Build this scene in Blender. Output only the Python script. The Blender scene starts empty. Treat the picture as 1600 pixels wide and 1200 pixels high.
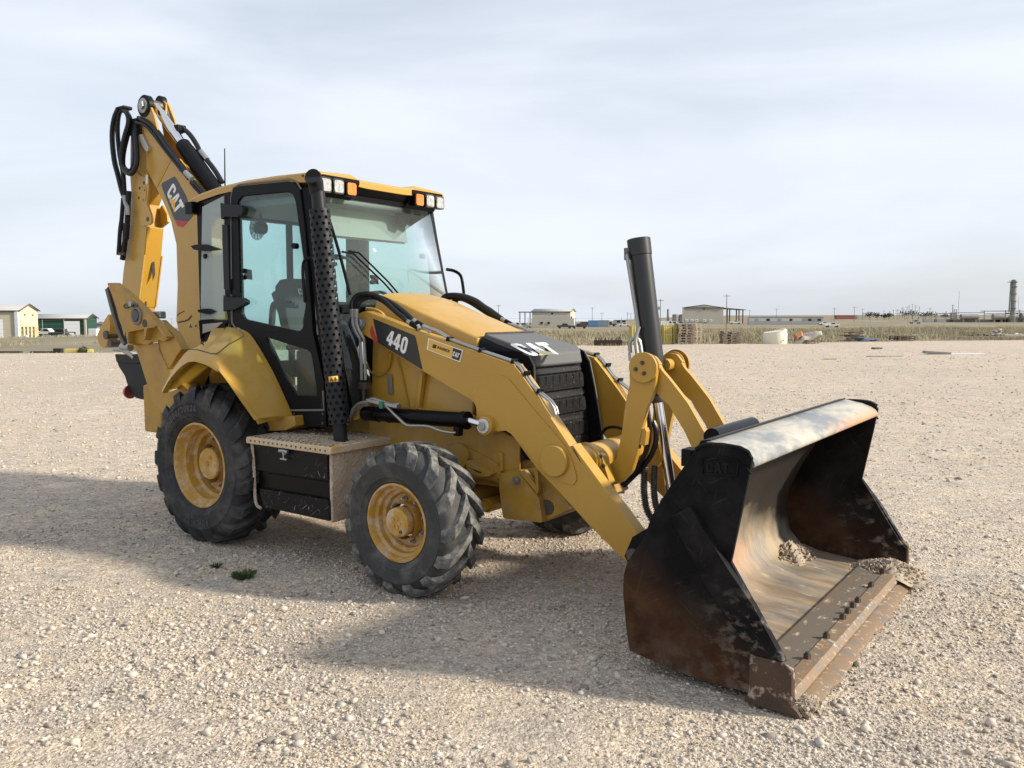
import bpy, bmesh, math, random
import numpy as np
from mathutils import Vector, Matrix, Quaternion
from mathutils.geometry import tessellate_polygon
R = math.radians
random.seed(7)
scn = bpy.context.scene
COL = scn.collection
# ---------------------------------------------------------------- camera
cam_d = bpy.data.cameras.new('camera'); cam = bpy.data.objects.new('camera', cam_d); COL.objects.link(cam)
cam_d.sensor_width = 36.0; cam_d.lens = 29.96; cam_d.clip_start = 0.1; cam_d.clip_end = 9000
cam.location = (0, 0, 1.8042); cam.rotation_euler = (math.pi/2 - 0.0843, 0, 0)
scn.camera = cam
# ---------------------------------------------------------------- sky, sun, exposure
SUN = Vector((1.766, -0.283, 1.0)).normalized()
w = bpy.data.worlds.new('World'); scn.world = w; w.use_nodes = True
nt = w.node_tree; N = nt.nodes; L = nt.links
for n in list(N): N.remove(n)
out = N.new('ShaderNodeOutputWorld'); bg = N.new('ShaderNodeBackground'); bg.inputs['Strength'].default_value = 0.1
sky = N.new('ShaderNodeTexSky'); sky.sky_type = 'NISHITA'; sky.sun_disc = False
sky.sun_elevation = math.asin(SUN.z); sky.sun_rotation = math.atan2(SUN.x, SUN.y)
sky.air_density = 1.0; sky.dust_density = 1.6; sky.ozone_density = 1.5
tc = N.new('ShaderNodeTexCoord'); mp = N.new('ShaderNodeMapping'); mp.inputs['Scale'].default_value = (1.0, 1.0, 4.5)
L.new(tc.outputs['Generated'], mp.inputs['Vector'])
nz = N.new('ShaderNodeTexNoise'); nz.inputs['Scale'].default_value = 1.5; nz.inputs['Detail'].default_value = 7; nz.inputs['Roughness'].default_value = 0.5; nz.inputs['Distortion'].default_value = 0.4
L.new(mp.outputs[0], nz.inputs['Vector'])
rp = N.new('ShaderNodeMapRange'); rp.inputs['From Min'].default_value = 0.3; rp.inputs['From Max'].default_value = 0.68
rp.inputs['To Min'].default_value = 0.50; rp.inputs['To Max'].default_value = 0.97
L.new(nz.outputs['Fac'], rp.inputs['Value'])
cmix = N.new('ShaderNodeMix'); cmix.data_type = 'RGBA'
L.new(rp.outputs[0], cmix.inputs['Factor']); L.new(sky.outputs[0], cmix.inputs[6])
cmix.inputs[7].default_value = (7.35, 7.85, 8.6, 1)
L.new(cmix.outputs[2], bg.inputs['Color']); L.new(bg.outputs[0], out.inputs['Surface'])
sd = bpy.data.lights.new('sun', 'SUN'); sd.energy = 4.8; sd.angle = R(4.5); sd.color = (1.0, 0.91, 0.77)
so = bpy.data.objects.new('sun', sd); COL.objects.link(so); so.rotation_euler = SUN.to_track_quat('Z', 'Y').to_euler()
so.location = (20, 0, 30)
vs = scn.view_settings; vs.view_transform = 'Standard'; vs.look = 'None'; vs.exposure = 0.32; vs.gamma = 1.0
try: vs.use_curve_mapping = False
except Exception: pass
scn.cycles.max_bounces = 8; scn.cycles.transparent_max_bounces = 16; scn.cycles.caustics_reflective = False; scn.cycles.caustics_refractive = False

# ---------------------------------------------------------------- materials
def mat(name, col, rough=0.5, metal=0.0, spec=0.5, col2=None, scale=6.0, amt=(0.45, 0.65), bump=0.0, bscale=60.0, bdist=0.01, dust=None, dust_amt=(0.5, 0.75), dust_scale=3.0, dust_sheen_up=0.0, coat=0.0, rough2=None, coord='Object', stretch=(1, 1, 1), speck=None, scratch=None):
    m = bpy.data.materials.new(name); m.use_nodes = True
    nt = m.node_tree; N = nt.nodes; L = nt.links
    b = N['Principled BSDF']
    b.inputs['Base Color'].default_value = (*col, 1); b.inputs['Roughness'].default_value = rough; b.inputs['Metallic'].default_value = metal
    b.inputs['Specular IOR Level'].default_value = spec; b.inputs['Coat Weight'].default_value = coat; b.inputs['Coat Roughness'].default_value = 0.1
    tc = N.new('ShaderNodeTexCoord'); mpn = N.new('ShaderNodeMapping'); mpn.inputs['Scale'].default_value = stretch
    L.new(tc.outputs[coord], mpn.inputs['Vector']); V = mpn.outputs[0]
    cur = None
    def noise(sc, det=6.0, ro=0.6):
        n = N.new('ShaderNodeTexNoise'); n.inputs['Scale'].default_value = sc; n.inputs['Detail'].default_value = det; n.inputs['Roughness'].default_value = ro
        L.new(V, n.inputs['Vector']); return n
    def rng(src, lo, hi, a=0.0, bb=1.0):
        r = N.new('ShaderNodeMapRange'); r.inputs['From Min'].default_value = lo; r.inputs['From Max'].default_value = hi
        r.inputs['To Min'].default_value = a; r.inputs['To Max'].default_value = bb; L.new(src, r.inputs['Value']); return r.outputs[0]
    def mix(fac, a, c):
        x = N.new('ShaderNodeMix'); x.data_type = 'RGBA'; L.new(fac, x.inputs['Factor'])
        if isinstance(a, tuple): x.inputs[6].default_value = (*a, 1)
        else: L.new(a, x.inputs[6])
        if isinstance(c, tuple): x.inputs[7].default_value = (*c, 1)
        else: L.new(c, x.inputs[7])
        return x.outputs[2]
    rsock = None
    if col2 is not None:
        f = rng(noise(scale).outputs['Fac'], *amt); cur = mix(f, col, col2)
        if rough2 is not None: rsock = rng(f, 0, 1, rough, rough2)
    if dust is not None:
        f = rng(noise(dust_scale, 8, 0.68).outputs['Fac'], *dust_amt)
        if dust_sheen_up:
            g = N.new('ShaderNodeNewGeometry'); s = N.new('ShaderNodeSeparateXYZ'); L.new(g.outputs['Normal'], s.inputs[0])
            u = rng(s.outputs['Z'], 0.2, 0.9, 0.0, dust_sheen_up)
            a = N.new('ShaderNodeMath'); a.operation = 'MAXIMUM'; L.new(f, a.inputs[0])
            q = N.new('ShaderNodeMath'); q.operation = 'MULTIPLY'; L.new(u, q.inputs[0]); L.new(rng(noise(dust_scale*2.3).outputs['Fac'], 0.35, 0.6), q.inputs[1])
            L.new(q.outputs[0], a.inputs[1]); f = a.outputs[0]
        cur = mix(f, cur if cur is not None else col, dust)
        rr = N.new('ShaderNodeMapRange'); rr.inputs['To Min'].default_value = rough; rr.inputs['To Max'].default_value = 0.9
        L.new(f, rr.inputs['Value']); rsock = rsock or rr.outputs[0]
    if speck is not None:
        f = rng(noise(speck[0], 3, .5).outputs['Fac'], speck[1], speck[1]+.03, 0, speck[3]); cur = mix(f, cur if cur is not None else col, speck[2])
    if scratch is not None:
        for rot, st in (((.0, .55, .0), (2.2, 2.2, 26)), ((.0, -.9, .0), (2.6, 2.6, 22)), ((.0, 1.25, .0), (3.4, 3.4, 34))):
            m2 = N.new('ShaderNodeMapping'); m2.inputs['Rotation'].default_value = rot; L.new(tc.outputs[coord], m2.inputs['Vector'])
            m3 = N.new('ShaderNodeMapping'); m3.inputs['Scale'].default_value = st; L.new(m2.outputs[0], m3.inputs['Vector'])
            n = N.new('ShaderNodeTexNoise'); n.inputs['Scale'].default_value = 3.2; n.inputs['Detail'].default_value = 3; n.inputs['Distortion'].default_value = .5; L.new(m3.outputs[0], n.inputs['Vector'])
            f = rng(n.outputs['Fac'], scratch[0], scratch[0]+.03); g2 = rng(noise(4.5).outputs['Fac'], .46, .62)
            q = N.new('ShaderNodeMath'); q.operation = 'MULTIPLY'; L.new(f, q.inputs[0]); L.new(g2, q.inputs[1]); q2 = N.new('ShaderNodeMath'); q2.operation = 'MULTIPLY'; q2.inputs[1].default_value = scratch[2]; L.new(q.outputs[0], q2.inputs[0])
            cur = mix(q2.outputs[0], cur if cur is not None else col, scratch[1])
    if cur is not None: L.new(cur, b.inputs['Base Color'])
    if rsock is not None: L.new(rsock, b.inputs['Roughness'])
    if bump:
        bn = N.new('ShaderNodeBump'); bn.inputs['Strength'].default_value = bump; bn.inputs['Distance'].default_value = bdist
        L.new(noise(bscale, 5).outputs['Fac'], bn.inputs['Height']); L.new(bn.outputs[0], b.inputs['Normal'])
    return m

def glass_mat(name, tint, refl=0.06, rough=0.01, dust=0.0):
    m = bpy.data.materials.new(name); m.use_nodes = True
    nt = m.node_tree; N = nt.nodes; L = nt.links; N.clear()
    o = N.new('ShaderNodeOutputMaterial'); t = N.new('ShaderNodeBsdfTransparent'); t.inputs[0].default_value = (*tint, 1)
    g = N.new('ShaderNodeBsdfGlossy'); g.inputs['Roughness'].default_value = rough; g.inputs[0].default_value = (0.95, 1, 1, 1)
    lw = N.new('ShaderNodeFresnel'); gg = N.new('ShaderNodeNewGeometry'); io = N.new('ShaderNodeMapRange'); io.inputs[3].default_value = 1.5; io.inputs[4].default_value = 1/1.5; L.new(gg.outputs['Backfacing'], io.inputs[0]); L.new(io.outputs[0], lw.inputs['IOR'])
    nb = N.new('ShaderNodeMath'); nb.operation = 'SUBTRACT'; nb.inputs[0].default_value = 1.0; L.new(gg.outputs['Backfacing'], nb.inputs[1]); ff = N.new('ShaderNodeMath'); ff.operation = 'MULTIPLY'; L.new(lw.outputs[0], ff.inputs[0]); L.new(nb.outputs[0], ff.inputs[1])
    mx = N.new('ShaderNodeMixShader'); L.new(ff.outputs[0], mx.inputs[0]); L.new(t.outputs[0], mx.inputs[1]); L.new(g.outputs[0], mx.inputs[2])
    d = N.new('ShaderNodeBsdfDiffuse'); d.inputs[0].default_value = (0.7, 0.76, 0.74, 1)
    m2 = N.new('ShaderNodeMixShader'); m2.inputs[0].default_value = dust
    L.new(mx.outputs[0], m2.inputs[1]); L.new(d.outputs[0], m2.inputs[2]); L.new(m2.outputs[0], o.inputs[0])
    return m

MUD = (0.56, 0.45, 0.34)
YEL = mat('yellow_paint', (0.48, 0.275, 0.038), 0.36, col2=(0.44, 0.25, 0.036), scale=2.2, amt=(0.35, 0.7), coat=.2, dust_sheen_up=.22, dust=(0.56, 0.42, 0.21), dust_amt=(0.6, 0.95), dust_scale=5, spec=0.5, speck=(70, .73, (.55, .46, .33), .55), bump=0.04, bscale=90, bdist=0.002)  # upward faces paler: dust film, with sky sheen put into the colour too
YELB = mat('yellow_bright', (0.46, 0.255, 0.026), 0.40, col2=(0.45, 0.25, 0.03), scale=4, dust=(0.45, 0.33, 0.18), dust_amt=(0.62, 0.85), dust_scale=6)
YELD = mat('yellow_dirty', (0.42, 0.238, 0.03), 0.46, col2=(0.33, 0.19, 0.04), scale=7, amt=(0.4, 0.65), dust=(0.36, 0.25, 0.13), dust_amt=(0.5, 0.72), dust_scale=9, bump=0.15, bscale=45, bdist=0.004)
YELW = mat('wheel_yellow', (0.46, 0.262, 0.037), 0.45, col2=(0.40, 0.23, 0.05), scale=5, dust=(0.54, 0.40, 0.27), dust_amt=(0.47, 0.62), dust_scale=13, bump=0.08, bscale=60, bdist=0.003)
BLK = mat('black_paint', (0.004, 0.004, 0.005), 0.3, spec=.13, dust=(0.14, 0.12, 0.10), dust_amt=(0.68, 0.85), dust_scale=14)
BLKM = mat('matte_black', (0.007, 0.008, 0.010), 0.42, spec=.12, dust=(0.10, 0.09, 0.085), dust_amt=(0.66, 0.9), dust_scale=10)
GUARD = mat('guard_grey', (0.014, 0.0155, 0.018), 0.45, spec=.25, dust=(0.45, 0.43, 0.4), dust_amt=(0.71, 0.76), dust_scale=40, bump=0.1, bscale=120, bdist=0.002)
SCRB = mat('scratched_black', (0.007, 0.008, 0.010), 0.34, spec=.14, dust=(0.36, 0.34, 0.32), dust_amt=(0.66, 0.72), dust_scale=16, scratch=(.66, (.40, .38, .36), .8))
NOSE = mat('nose_grey', (0.115, 0.115, 0.117), 0.55, spec=.35, dust=(0.3, 0.27, 0.23), dust_amt=(0.66, 0.8), dust_scale=20, bump=0.15, bscale=300, bdist=0.001)
GRIL = mat('grille_black', (0.011, 0.011, 0.012), 0.5, spec=.25, dust=(0.22, 0.20, 0.18), dust_amt=(0.60, 0.70), dust_scale=48)
DGREY = mat('dark_grey_plastic', (0.018, 0.020, 0.023), 0.5, spec=.2, bump=0.04, bscale=200, bdist=0.001)
RUB = mat('tyre_rubber', (0.016, 0.018, 0.020), 0.65, spec=.25, col2=(0.036, 0.038, 0.040), scale=5, amt=(0.4, 0.65), dust=(0.18, 0.165, 0.145), dust_amt=(0.48, 1.0), dust_scale=6, bump=0.12, bscale=60, bdist=0.004)
RUBD = mat('tyre_rubber_dusty', (0.05, 0.05, 0.05), 0.8, col2=(0.10, 0.10, 0.095), scale=9, amt=(0.36, 0.66), dust=(0.27, 0.26, 0.235), dust_amt=(0.44, 0.70), dust_scale=17, bump=0.35, bscale=38, bdist=0.008)
HOSE = mat('hose_rubber', (0.008, 0.008, 0.009), 0.38, spec=.35, dust=(0.1, 0.09, 0.08), dust_amt=(0.6, 0.8), dust_scale=25)
CHR = mat('chrome', (0.72, 0.72, 0.74), 0.12, metal=1.0)
ZINC = mat('zinc_steel', (0.36, 0.36, 0.35), 0.42, metal=0.75, dust=(0.3, 0.27, 0.22), dust_amt=(0.6, 0.8), dust_scale=30)
DSTL = mat('dark_steel', (0.10, 0.09, 0.085), 0.5, metal=0.6, dust=(0.2, 0.16, 0.12), dust_amt=(0.5, 0.75), dust_scale=20)
SEAL = mat('grey_seal', (0.17, 0.155, 0.145), 0.8)
MUDM = mat('mud_caked', MUD, 0.95, col2=(0.45, 0.35, 0.26), scale=9, amt=(0.4, 0.6), dust=(0.05, 0.045, 0.04), dust_amt=(0.63, 0.66), dust_scale=30, bump=0.9, bscale=42, bdist=0.02)
STEPM = mat('dirty_step', (0.56, 0.44, 0.31), 0.9, col2=(0.50, 0.29, 0.08), scale=6, amt=(0.5, 0.66), dust=(0.28, 0.24, 0.2), dust_amt=(0.56, 0.66), dust_scale=22, bump=0.6, bscale=50, bdist=0.01)
RED = mat('red_print', (0.42, 0.03, 0.03), 0.4)
WHT = mat('white_print', (0.78, 0.78, 0.76), 0.45)
DEC = mat('black_print', (0.016, 0.017, 0.019), 0.35)
DECG = mat('grey_print', (0.05, 0.058, 0.066), 0.45)
YPR = mat('yellow_print', (0.72, 0.43, 0.07), 0.45)
LENS = mat('lamp_lens', (0.50, 0.51, 0.49), 0.15, col2=(0.28, 0.29, 0.28), scale=40, amt=(0.4, 0.6), coat=1.0, bump=0.5, bscale=60, bdist=0.005)
AMB = mat('amber_lens', (0.85, 0.22, 0.02), 0.18, coat=1.0, col2=(0.72, 0.15, 0.01), scale=30, bump=0.3, bscale=60, bdist=0.004)
GLS = glass_mat('cab_glass', (0.82, 0.935, 0.925), dust=0.03)
GLSF = glass_mat('windshield_glass', (0.87, 0.945, 0.93), dust=0.05)
SEATM = mat('seat_fabric', (0.06, 0.065, 0.07), 0.85, bump=0.2, bscale=150, bdist=0.003)
INTG = mat('interior_grey', (0.22, 0.23, 0.23), 0.6)
BLIND = mat('roller_blind', (0.33, 0.34, 0.31), 0.8)
# ---------------------------------------------------------------- mesh helpers
def unit(v): return Vector(v).normalized()
def spline(pts, k=6):
    P = [Vector(p) for p in pts]
    if len(P) < 3: return P
    E = [P[0]*2-P[1]] + P + [P[-1]*2-P[-2]]; o = []
    for i in range(1, len(E)-2):
        a, b, c, d = E[i-1:i+3]
        for j in range(k):
            t = j/k
            o.append(0.5*((2*b)+(c-a)*t+(2*a-5*b+4*c-d)*t*t+(3*b-a-3*c+d)*t**3))
    o.append(P[-1]); return o
def fillet(poly, r, n=4, only=None):
    o = []; m = len(poly)
    for i, p in enumerate(poly):
        if only is not None and i not in only: o.append(tuple(p)); continue
        p = Vector(p); a = Vector(poly[i-1])-p; b = Vector(poly[(i+1) % m])-p
        d = min(r, a.length*.45, b.length*.45); A = p+a.normalized()*d; B = p+b.normalized()*d
        for k in range(n+1):
            t = k/n; o.append(tuple(A*(1-t)**2+p*2*t*(1-t)+B*t*t))
    return o
class MB:
    def __init__(s): s.V = []; s.F = []; s.M = []
    def add(s, v, f, mi=0):
        o = len(s.V); s.V += [tuple(p) for p in v]; s.F += [[i+o for i in q] for q in f]; s.M += [mi]*len(f); return s
    def prism(s, poly, y0, y1, mi=0):
        n = len(poly); v = [(x, y0, z) for x, z in poly]+[(x, y1, z) for x, z in poly]
        tri = tessellate_polygon([[Vector((x, z, 0)) for x, z in poly]])
        f = [list(t) for t in tri]+[[i+n for i in t][::-1] for t in tri]
        f += [[i, (i+1) % n, n+(i+1) % n, n+i] for i in range(n)]
        return s.add(v, f, mi)
    def prism_dir(s, ring, d, mi=0):
        n = len(ring); d = Vector(d); v = [Vector(p) for p in ring]; v = v+[p+d for p in v]
        nrm = d.normalized(); ax = unit(v[1]-v[0]); ay = nrm.cross(ax)
        tri = tessellate_polygon([[Vector((p.dot(ax), p.dot(ay), 0)) for p in v[:n]]])
        f = [list(t) for t in tri]+[[i+n for i in t][::-1] for t in tri]+[[i, (i+1) % n, n+(i+1) % n, n+i] for i in range(n)]
        return s.add(v, f, mi)
    def holed(s, outer, holes, y0, y1, mi=0):
        loops = [outer]+holes; flat = [p for l in loops for p in l]; n = len(flat)
        tri = tessellate_polygon([[Vector((x, z, 0)) for x, z in l] for l in loops])
        v = [(x, y0, z) for x, z in flat]+[(x, y1, z) for x, z in flat]
        f = [list(t) for t in tri]+[[i+n for i in t][::-1] for t in tri]; o = 0
        for l in loops:
            m = len(l); f += [[o+i, o+(i+1) % m, n+o+(i+1) % m, n+o+i] for i in range(m)]; o += m
        return s.add(v, f, mi)
    def box(s, c, d, mi=0, rot=None, taper=None):
        x, y, z = d[0]/2, d[1]/2, d[2]/2; v = [Vector((a*x, b*y, e*z)) for a in (-1, 1) for b in (-1, 1) for e in (-1, 1)]
        if rot is not None: v = [rot @ p for p in v]
        c = Vector(c); v = [p+c for p in v]
        return s.add(v, [[0, 1, 3, 2], [4, 6, 7, 5], [0, 4, 5, 1], [2, 3, 7, 6], [0, 2, 6, 4], [1, 5, 7, 3]], mi)
    def tube(s, pts, r, n=8, smooth=0, mi=0):
        P = spline(pts, smooth) if smooth else [Vector(p) for p in pts]
        m = len(P); rr = r if isinstance(r, (list, tuple)) else [r]*m
        up = None; v = []
        for i in range(m):
            t = (P[min(i+1, m-1)]-P[max(i-1, 0)]).normalized()
            if up is None: up = Vector((0, 0, 1)) if abs(t.z) < .9 else Vector((1, 0, 0))
            a = (up-t*up.dot(t)).normalized(); b = t.cross(a); up = a
            for k in range(n):
                an = 2*math.pi*k/n; v.append(P[i]+(a*math.cos(an)+b*math.sin(an))*rr[i])
        f = [[i*n+k, i*n+(k+1) % n, (i+1)*n+(k+1) % n, (i+1)*n+k] for i in range(m-1) for k in range(n)]
        f += [list(range(n))[::-1], [(m-1)*n+k for k in range(n)]]
        return s.add(v, f, mi)
    def cyl(s, p0, p1, r, r1=None, n=24, mi=0): return s.tube([p0, p1], [r, r if r1 is None else r1], n, 0, mi)
    def lathe(s, c, prof, n=40, mi=0, axis=(0, 1, 0), close=False):
        c = Vector(c); ax = unit(axis); a = unit(ax.orthogonal()); b = ax.cross(a); m = len(prof); v = []
        for k in range(n):
            an = 2*math.pi*k/n; d = a*math.cos(an)+b*math.sin(an)
            v += [c+d*r+ax*t for r, t in prof]
        f = [[k*m+i, k*m+i+1, ((k+1) % n)*m+i+1, ((k+1) % n)*m+i] for k in range(n) for i in range(m-1)]
        if close: f += [[k*m+m-1, k*m, ((k+1) % n)*m, ((k+1) % n)*m+m-1] for k in range(n)]
        return s.add(v, f, mi)
    def loft(s, secs, ring=True, caps=True, mi=0):
        n = len(secs[0]); v = [p for q in secs for p in q]
        f = [[i*n+k, i*n+(k+1) % n, (i+1)*n+(k+1) % n, (i+1)*n+k] for i in range(len(secs)-1) for k in range(n if ring else n-1)]
        if caps and ring: f += [list(range(n))[::-1], [(len(secs)-1)*n+k for k in range(n)]]
        return s.add(v, f, mi)
    def quad(s, a, b, c, d, mi=0): return s.add([a, b, c, d], [[0, 1, 2, 3]], mi)
    def build(s, name, mats, parent=None, bevel=0.0, seg=2, sharp=32, thick=0.0, label=None, subsurf=0, recalc=True, flat=False):
        me = bpy.data.meshes.new(name); me.from_pydata(s.V, [], s.F)
        if not isinstance(mats, (list, tuple)): mats = [mats]
        for m in mats: me.materials.append(m)
        me.polygons.foreach_set('material_index', s.M)
        bm = bmesh.new(); bm.from_mesh(me); bmesh.ops.remove_doubles(bm, verts=bm.verts, dist=1e-6)
        if recalc: bmesh.ops.recalc_face_normals(bm, faces=bm.faces)
        bm.to_mesh(me); bm.free()
        me.polygons.foreach_set('use_smooth', [not flat]*len(me.polygons)); me.set_sharp_from_angle(angle=R(sharp))
        o = bpy.data.objects.new(name, me); COL.objects.link(o)
        if parent is not None: o.parent = parent
        if thick: q = o.modifiers.new('solid', 'SOLIDIFY'); q.thickness = thick; q.offset = 0
        if subsurf: q = o.modifiers.new('sub', 'SUBSURF'); q.levels = q.render_levels = subsurf
        if bevel:
            q = o.modifiers.new('bevel', 'BEVEL'); q.width = bevel; q.segments = seg; q.limit_method = 'ANGLE'; q.angle_limit = R(40); q.harden_normals = True
        if label: o['label'] = label
        return o
def tag(o, label, cat, group=None, kind=None):
    if label: o['label'] = label
    if cat: o['category'] = cat
    if group: o['group'] = group
    if kind: o['kind'] = kind
    return o
def empty(name, loc, rz=0.0):
    o = bpy.data.objects.new(name, None); COL.objects.link(o); o.location = loc; o.rotation_euler = (0, 0, rz); o.empty_display_size = .3; return o
def copy_tree(o, parent=None):
    c = o.copy(); COL.objects.link(c)
    if parent is not None: c.parent = parent
    for ch in list(o.children): copy_tree(ch, c)
    return c
def circ(cx, cz, r, n=16, a0=0.0): return [(cx+r*math.cos(a0+2*math.pi*i/n), cz+r*math.sin(a0+2*math.pi*i/n)) for i in range(n)]
# flat lettering: glyph outlines in unit cells
def _arc(cx, cy, rx, ry, a0, a1, n=5): return [(cx+rx*math.cos(R(a0+(a1-a0)*i/n)), cy+ry*math.sin(R(a0+(a1-a0)*i/n))) for i in range(n+1)]
GLY = {
 'C': ([(.95, .36)]+[(.66, .36)]+_arc(.5, .27, .17, .08, -10, -170, 4)+_arc(.5, .73, .17, .08, 170, 10, 4)+[(.66, .62), (.95, .62)]+_arc(.65, .78, .30, .22, 0, 90)+_arc(.3, .78, .30, .22, 90, 180)+_arc(.3, .22, .30, .22, 180, 270)+_arc(.65, .22, .30, .22, 270, 360), []),
 'A': ([(0, 0), (.33, 1), (.70, 1), (1.03, 0), (.68, 0), (.63, .2), (.40, .2), (.35, 0)], [[(.45, .40), (.58, .40), (.515, .72)]]),
 'T': ([(0, 1), (0, .76), (.30, .76), (.30, 0), (.66, 0), (.66, .76), (.96, .76), (.96, 1)], []),
 '4': ([(.42, 1), (.83, 1), (.83, .40), (1, .40), (1, .19), (.83, .19), (.83, 0), (.46, 0), (.46, .19), (0, .19), (0, .40)], [[(.27, .40), (.46, .40), (.46, .74)]]),
 '0': (_arc(.5, .74, .46, .26, 0, 180, 6)+_arc(.5, .26, .46, .26, 180, 360, 6), [_arc(.5, .72, .13, .09, 0, 180, 4)+_arc(.5, .28, .13, .09, 180, 360, 4)]),
 'W': ([(0, 1), (.2, 0), (.42, 0), (.5, .45), (.58, 0), (.8, 0), (1, 1), (.78, 1), (.68, .4), (.58, .95), (.42, .95), (.32, .4), (.22, 1)], []),
 'G': ([(.95, .66), (.68, .66)]+_arc(.5, .72, .18, .08, 0, 180, 3)+_arc(.5, .28, .18, .08, 180, 360, 3)+[(.68, .36), (.5, .36), (.5, .55), (.95, .55)]+_arc(.65, .2, .30, .2, 0, -90, 3)+_arc(.3, .2, .30, .2, 270, 180, 3)+_arc(.3, .8, .30, .2, 180, 90, 3)+_arc(.65, .8, .30, .2, 90, 0, 3), []),
 'N': ([(0, 0), (0, 1), (.3, 1), (.66, .45), (.66, 1), (.95, 1), (.95, 0), (.66, 0), (.29, .56), (.29, 0)], []),
 'E': ([(0, 0), (0, 1), (.9, 1), (.9, .8), (.3, .8), (.3, .6), (.8, .6), (.8, .41), (.3, .41), (.3, .2), (.9, .2), (.9, 0)], []),
 'R': ([(0, 0), (0, 1), (.65, 1), (.93, .85), (.93, .55), (.72, .43), (.97, 0), (.64, 0), (.46, .38), (.3, .38), (.3, 0)], [[(.3, .58), (.3, .8), (.6, .8), (.64, .74), (.64, .64), (.6, .58)]]),
 'O': (_arc(.5, .78, .46, .22, 0, 180, 6)+_arc(.5, .22, .46, .22, 180, 360, 6), [_arc(.5, .72, .17, .09, 0, 180, 4)+_arc(.5, .28, .17, .09, 180, 360, 4)]),
 'P': ([(0, 0), (0, 1), (.65, 1), (.93, .85), (.93, .5), (.65, .36), (.3, .36), (.3, 0)], [[(.3, .56), (.3, .8), (.6, .8), (.64, .74), (.64, .62), (.6, .56)]]),
 'L': ([(0, 0), (0, 1), (.3, 1), (.3, .2), (.9, .2), (.9, 0)], []),
 '5': ([(0, .1), (.1, 0), (.8, 0), (.95, .15), (.95, .5), (.8, .63), (.3, .63), (.3, .8), (.9, .8), (.9, 1), (.02, 1), (.02, .45), (.6, .45), (.64, .4), (.64, .22), (.3, .22), (.3, .3), (0, .3)], []),
 '7': ([(0, 1), (.95, 1), (.95, .8), (.55, 0), (.22, 0), (.62, .8), (0, .8)], []),
 '2': ([(0, 0), (0, .28), (.62, .62), (.62, .78), (.33, .78), (.33, .66), (0, .66), (0, .88), (.15, 1), (.8, 1), (.95, .88), (.95, .55), (.45, .22), (.95, .22), (.95, 0)], []),
 '/': ([(0, 0), (.55, 1), (.9, 1), (.35, 0)], []), '-': ([(.1, .4), (.1, .62), (.9, .62), (.9, .4)], []),
}
def letters(mb, text, quad, lift, gap=0.12, mi=0, thick=0.0012):
    bl, br, tr, tl = [Vector(p) for p in quad]; n = len(text); cell = 1.0/(n+(n-1)*gap); L_ = Vector(lift).normalized()
    for i, chx in enumerate(text):
        if chx == ' ': continue
        o, hs = GLY[chx]; u0 = i*cell*(1+gap)
        def mp_(p):
            u = u0+p[0]*cell; v = p[1]
            return bl*(1-u)*(1-v)+br*u*(1-v)+tr*u*v+tl*(1-u)*v
        loops = [o]+hs; tri = tessellate_polygon([[Vector((x, y, 0)) for x, y in l] for l in loops]); flat = [p for l in loops for p in l]
        v = [mp_(p)+L_*thick for p in flat]; base = [mp_(p) for p in flat]; m = len(flat)
        f = [list(t) for t in tri]; oo = 0
        for l in loops:
            k = len(l); f += [[oo+j, oo+(j+1) % k, m+oo+(j+1) % k, m+oo+j] for j in range(k)]; oo += k
        mb.add(v+base, f, mi)
    return mb
def D3(poly, y): return [(x, y, z) for x, z in poly]
# ================================================================ ground
def edge_y(x): return 44.6+.32*x          # far edge of the gravel yard
def sstep(t): t = np.clip(t, 0, 1); return t*t*(3-2*t)
def terr(x, y):
    d = y-np.clip(edge_y(x), 30, 70)
    z = -4.0*sstep((d-22)/95.0)
    q = np.clip(x/np.maximum(y, 30.0), -.7, .7); crest = np.interp(q, [-.6, -.45, 0.0, .12, .25, .6], [300, 300, 430, 560, 1500, 2200])
    ov = np.maximum(0, np.hypot(x, y)-crest); z = z-.03*ov*np.clip(ov/120, 0, 1)
    return z+.12*np.sin(x*.11+1)*np.sin(y*.07)*sstep((d-5)/20)
def und(x, y): return .012*np.sin(x*1.3+.5)*np.cos(y*.9)+.010*np.sin(x*.37+y*.61)
def sheet(name, xs, ys, fz, m):
    X, Y = np.meshgrid(xs, ys); Z = fz(X, Y); n, k = X.shape
    v = np.stack([X.ravel(), Y.ravel(), Z.ravel()], 1); i = np.arange(n*k).reshape(n, k)
    f = np.stack([i[:-1, :-1].ravel(), i[:-1, 1:].ravel(), i[1:, 1:].ravel(), i[1:, :-1].ravel()], 1)
    me = bpy.data.meshes.new(name); me.from_pydata(v.tolist(), [], f.tolist()); me.materials.append(m)
    me.polygons.foreach_set('use_smooth', [True]*len(me.polygons)); o = bpy.data.objects.new(name, me); COL.objects.link(o); o['kind'] = 'structure'; return o
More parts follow.
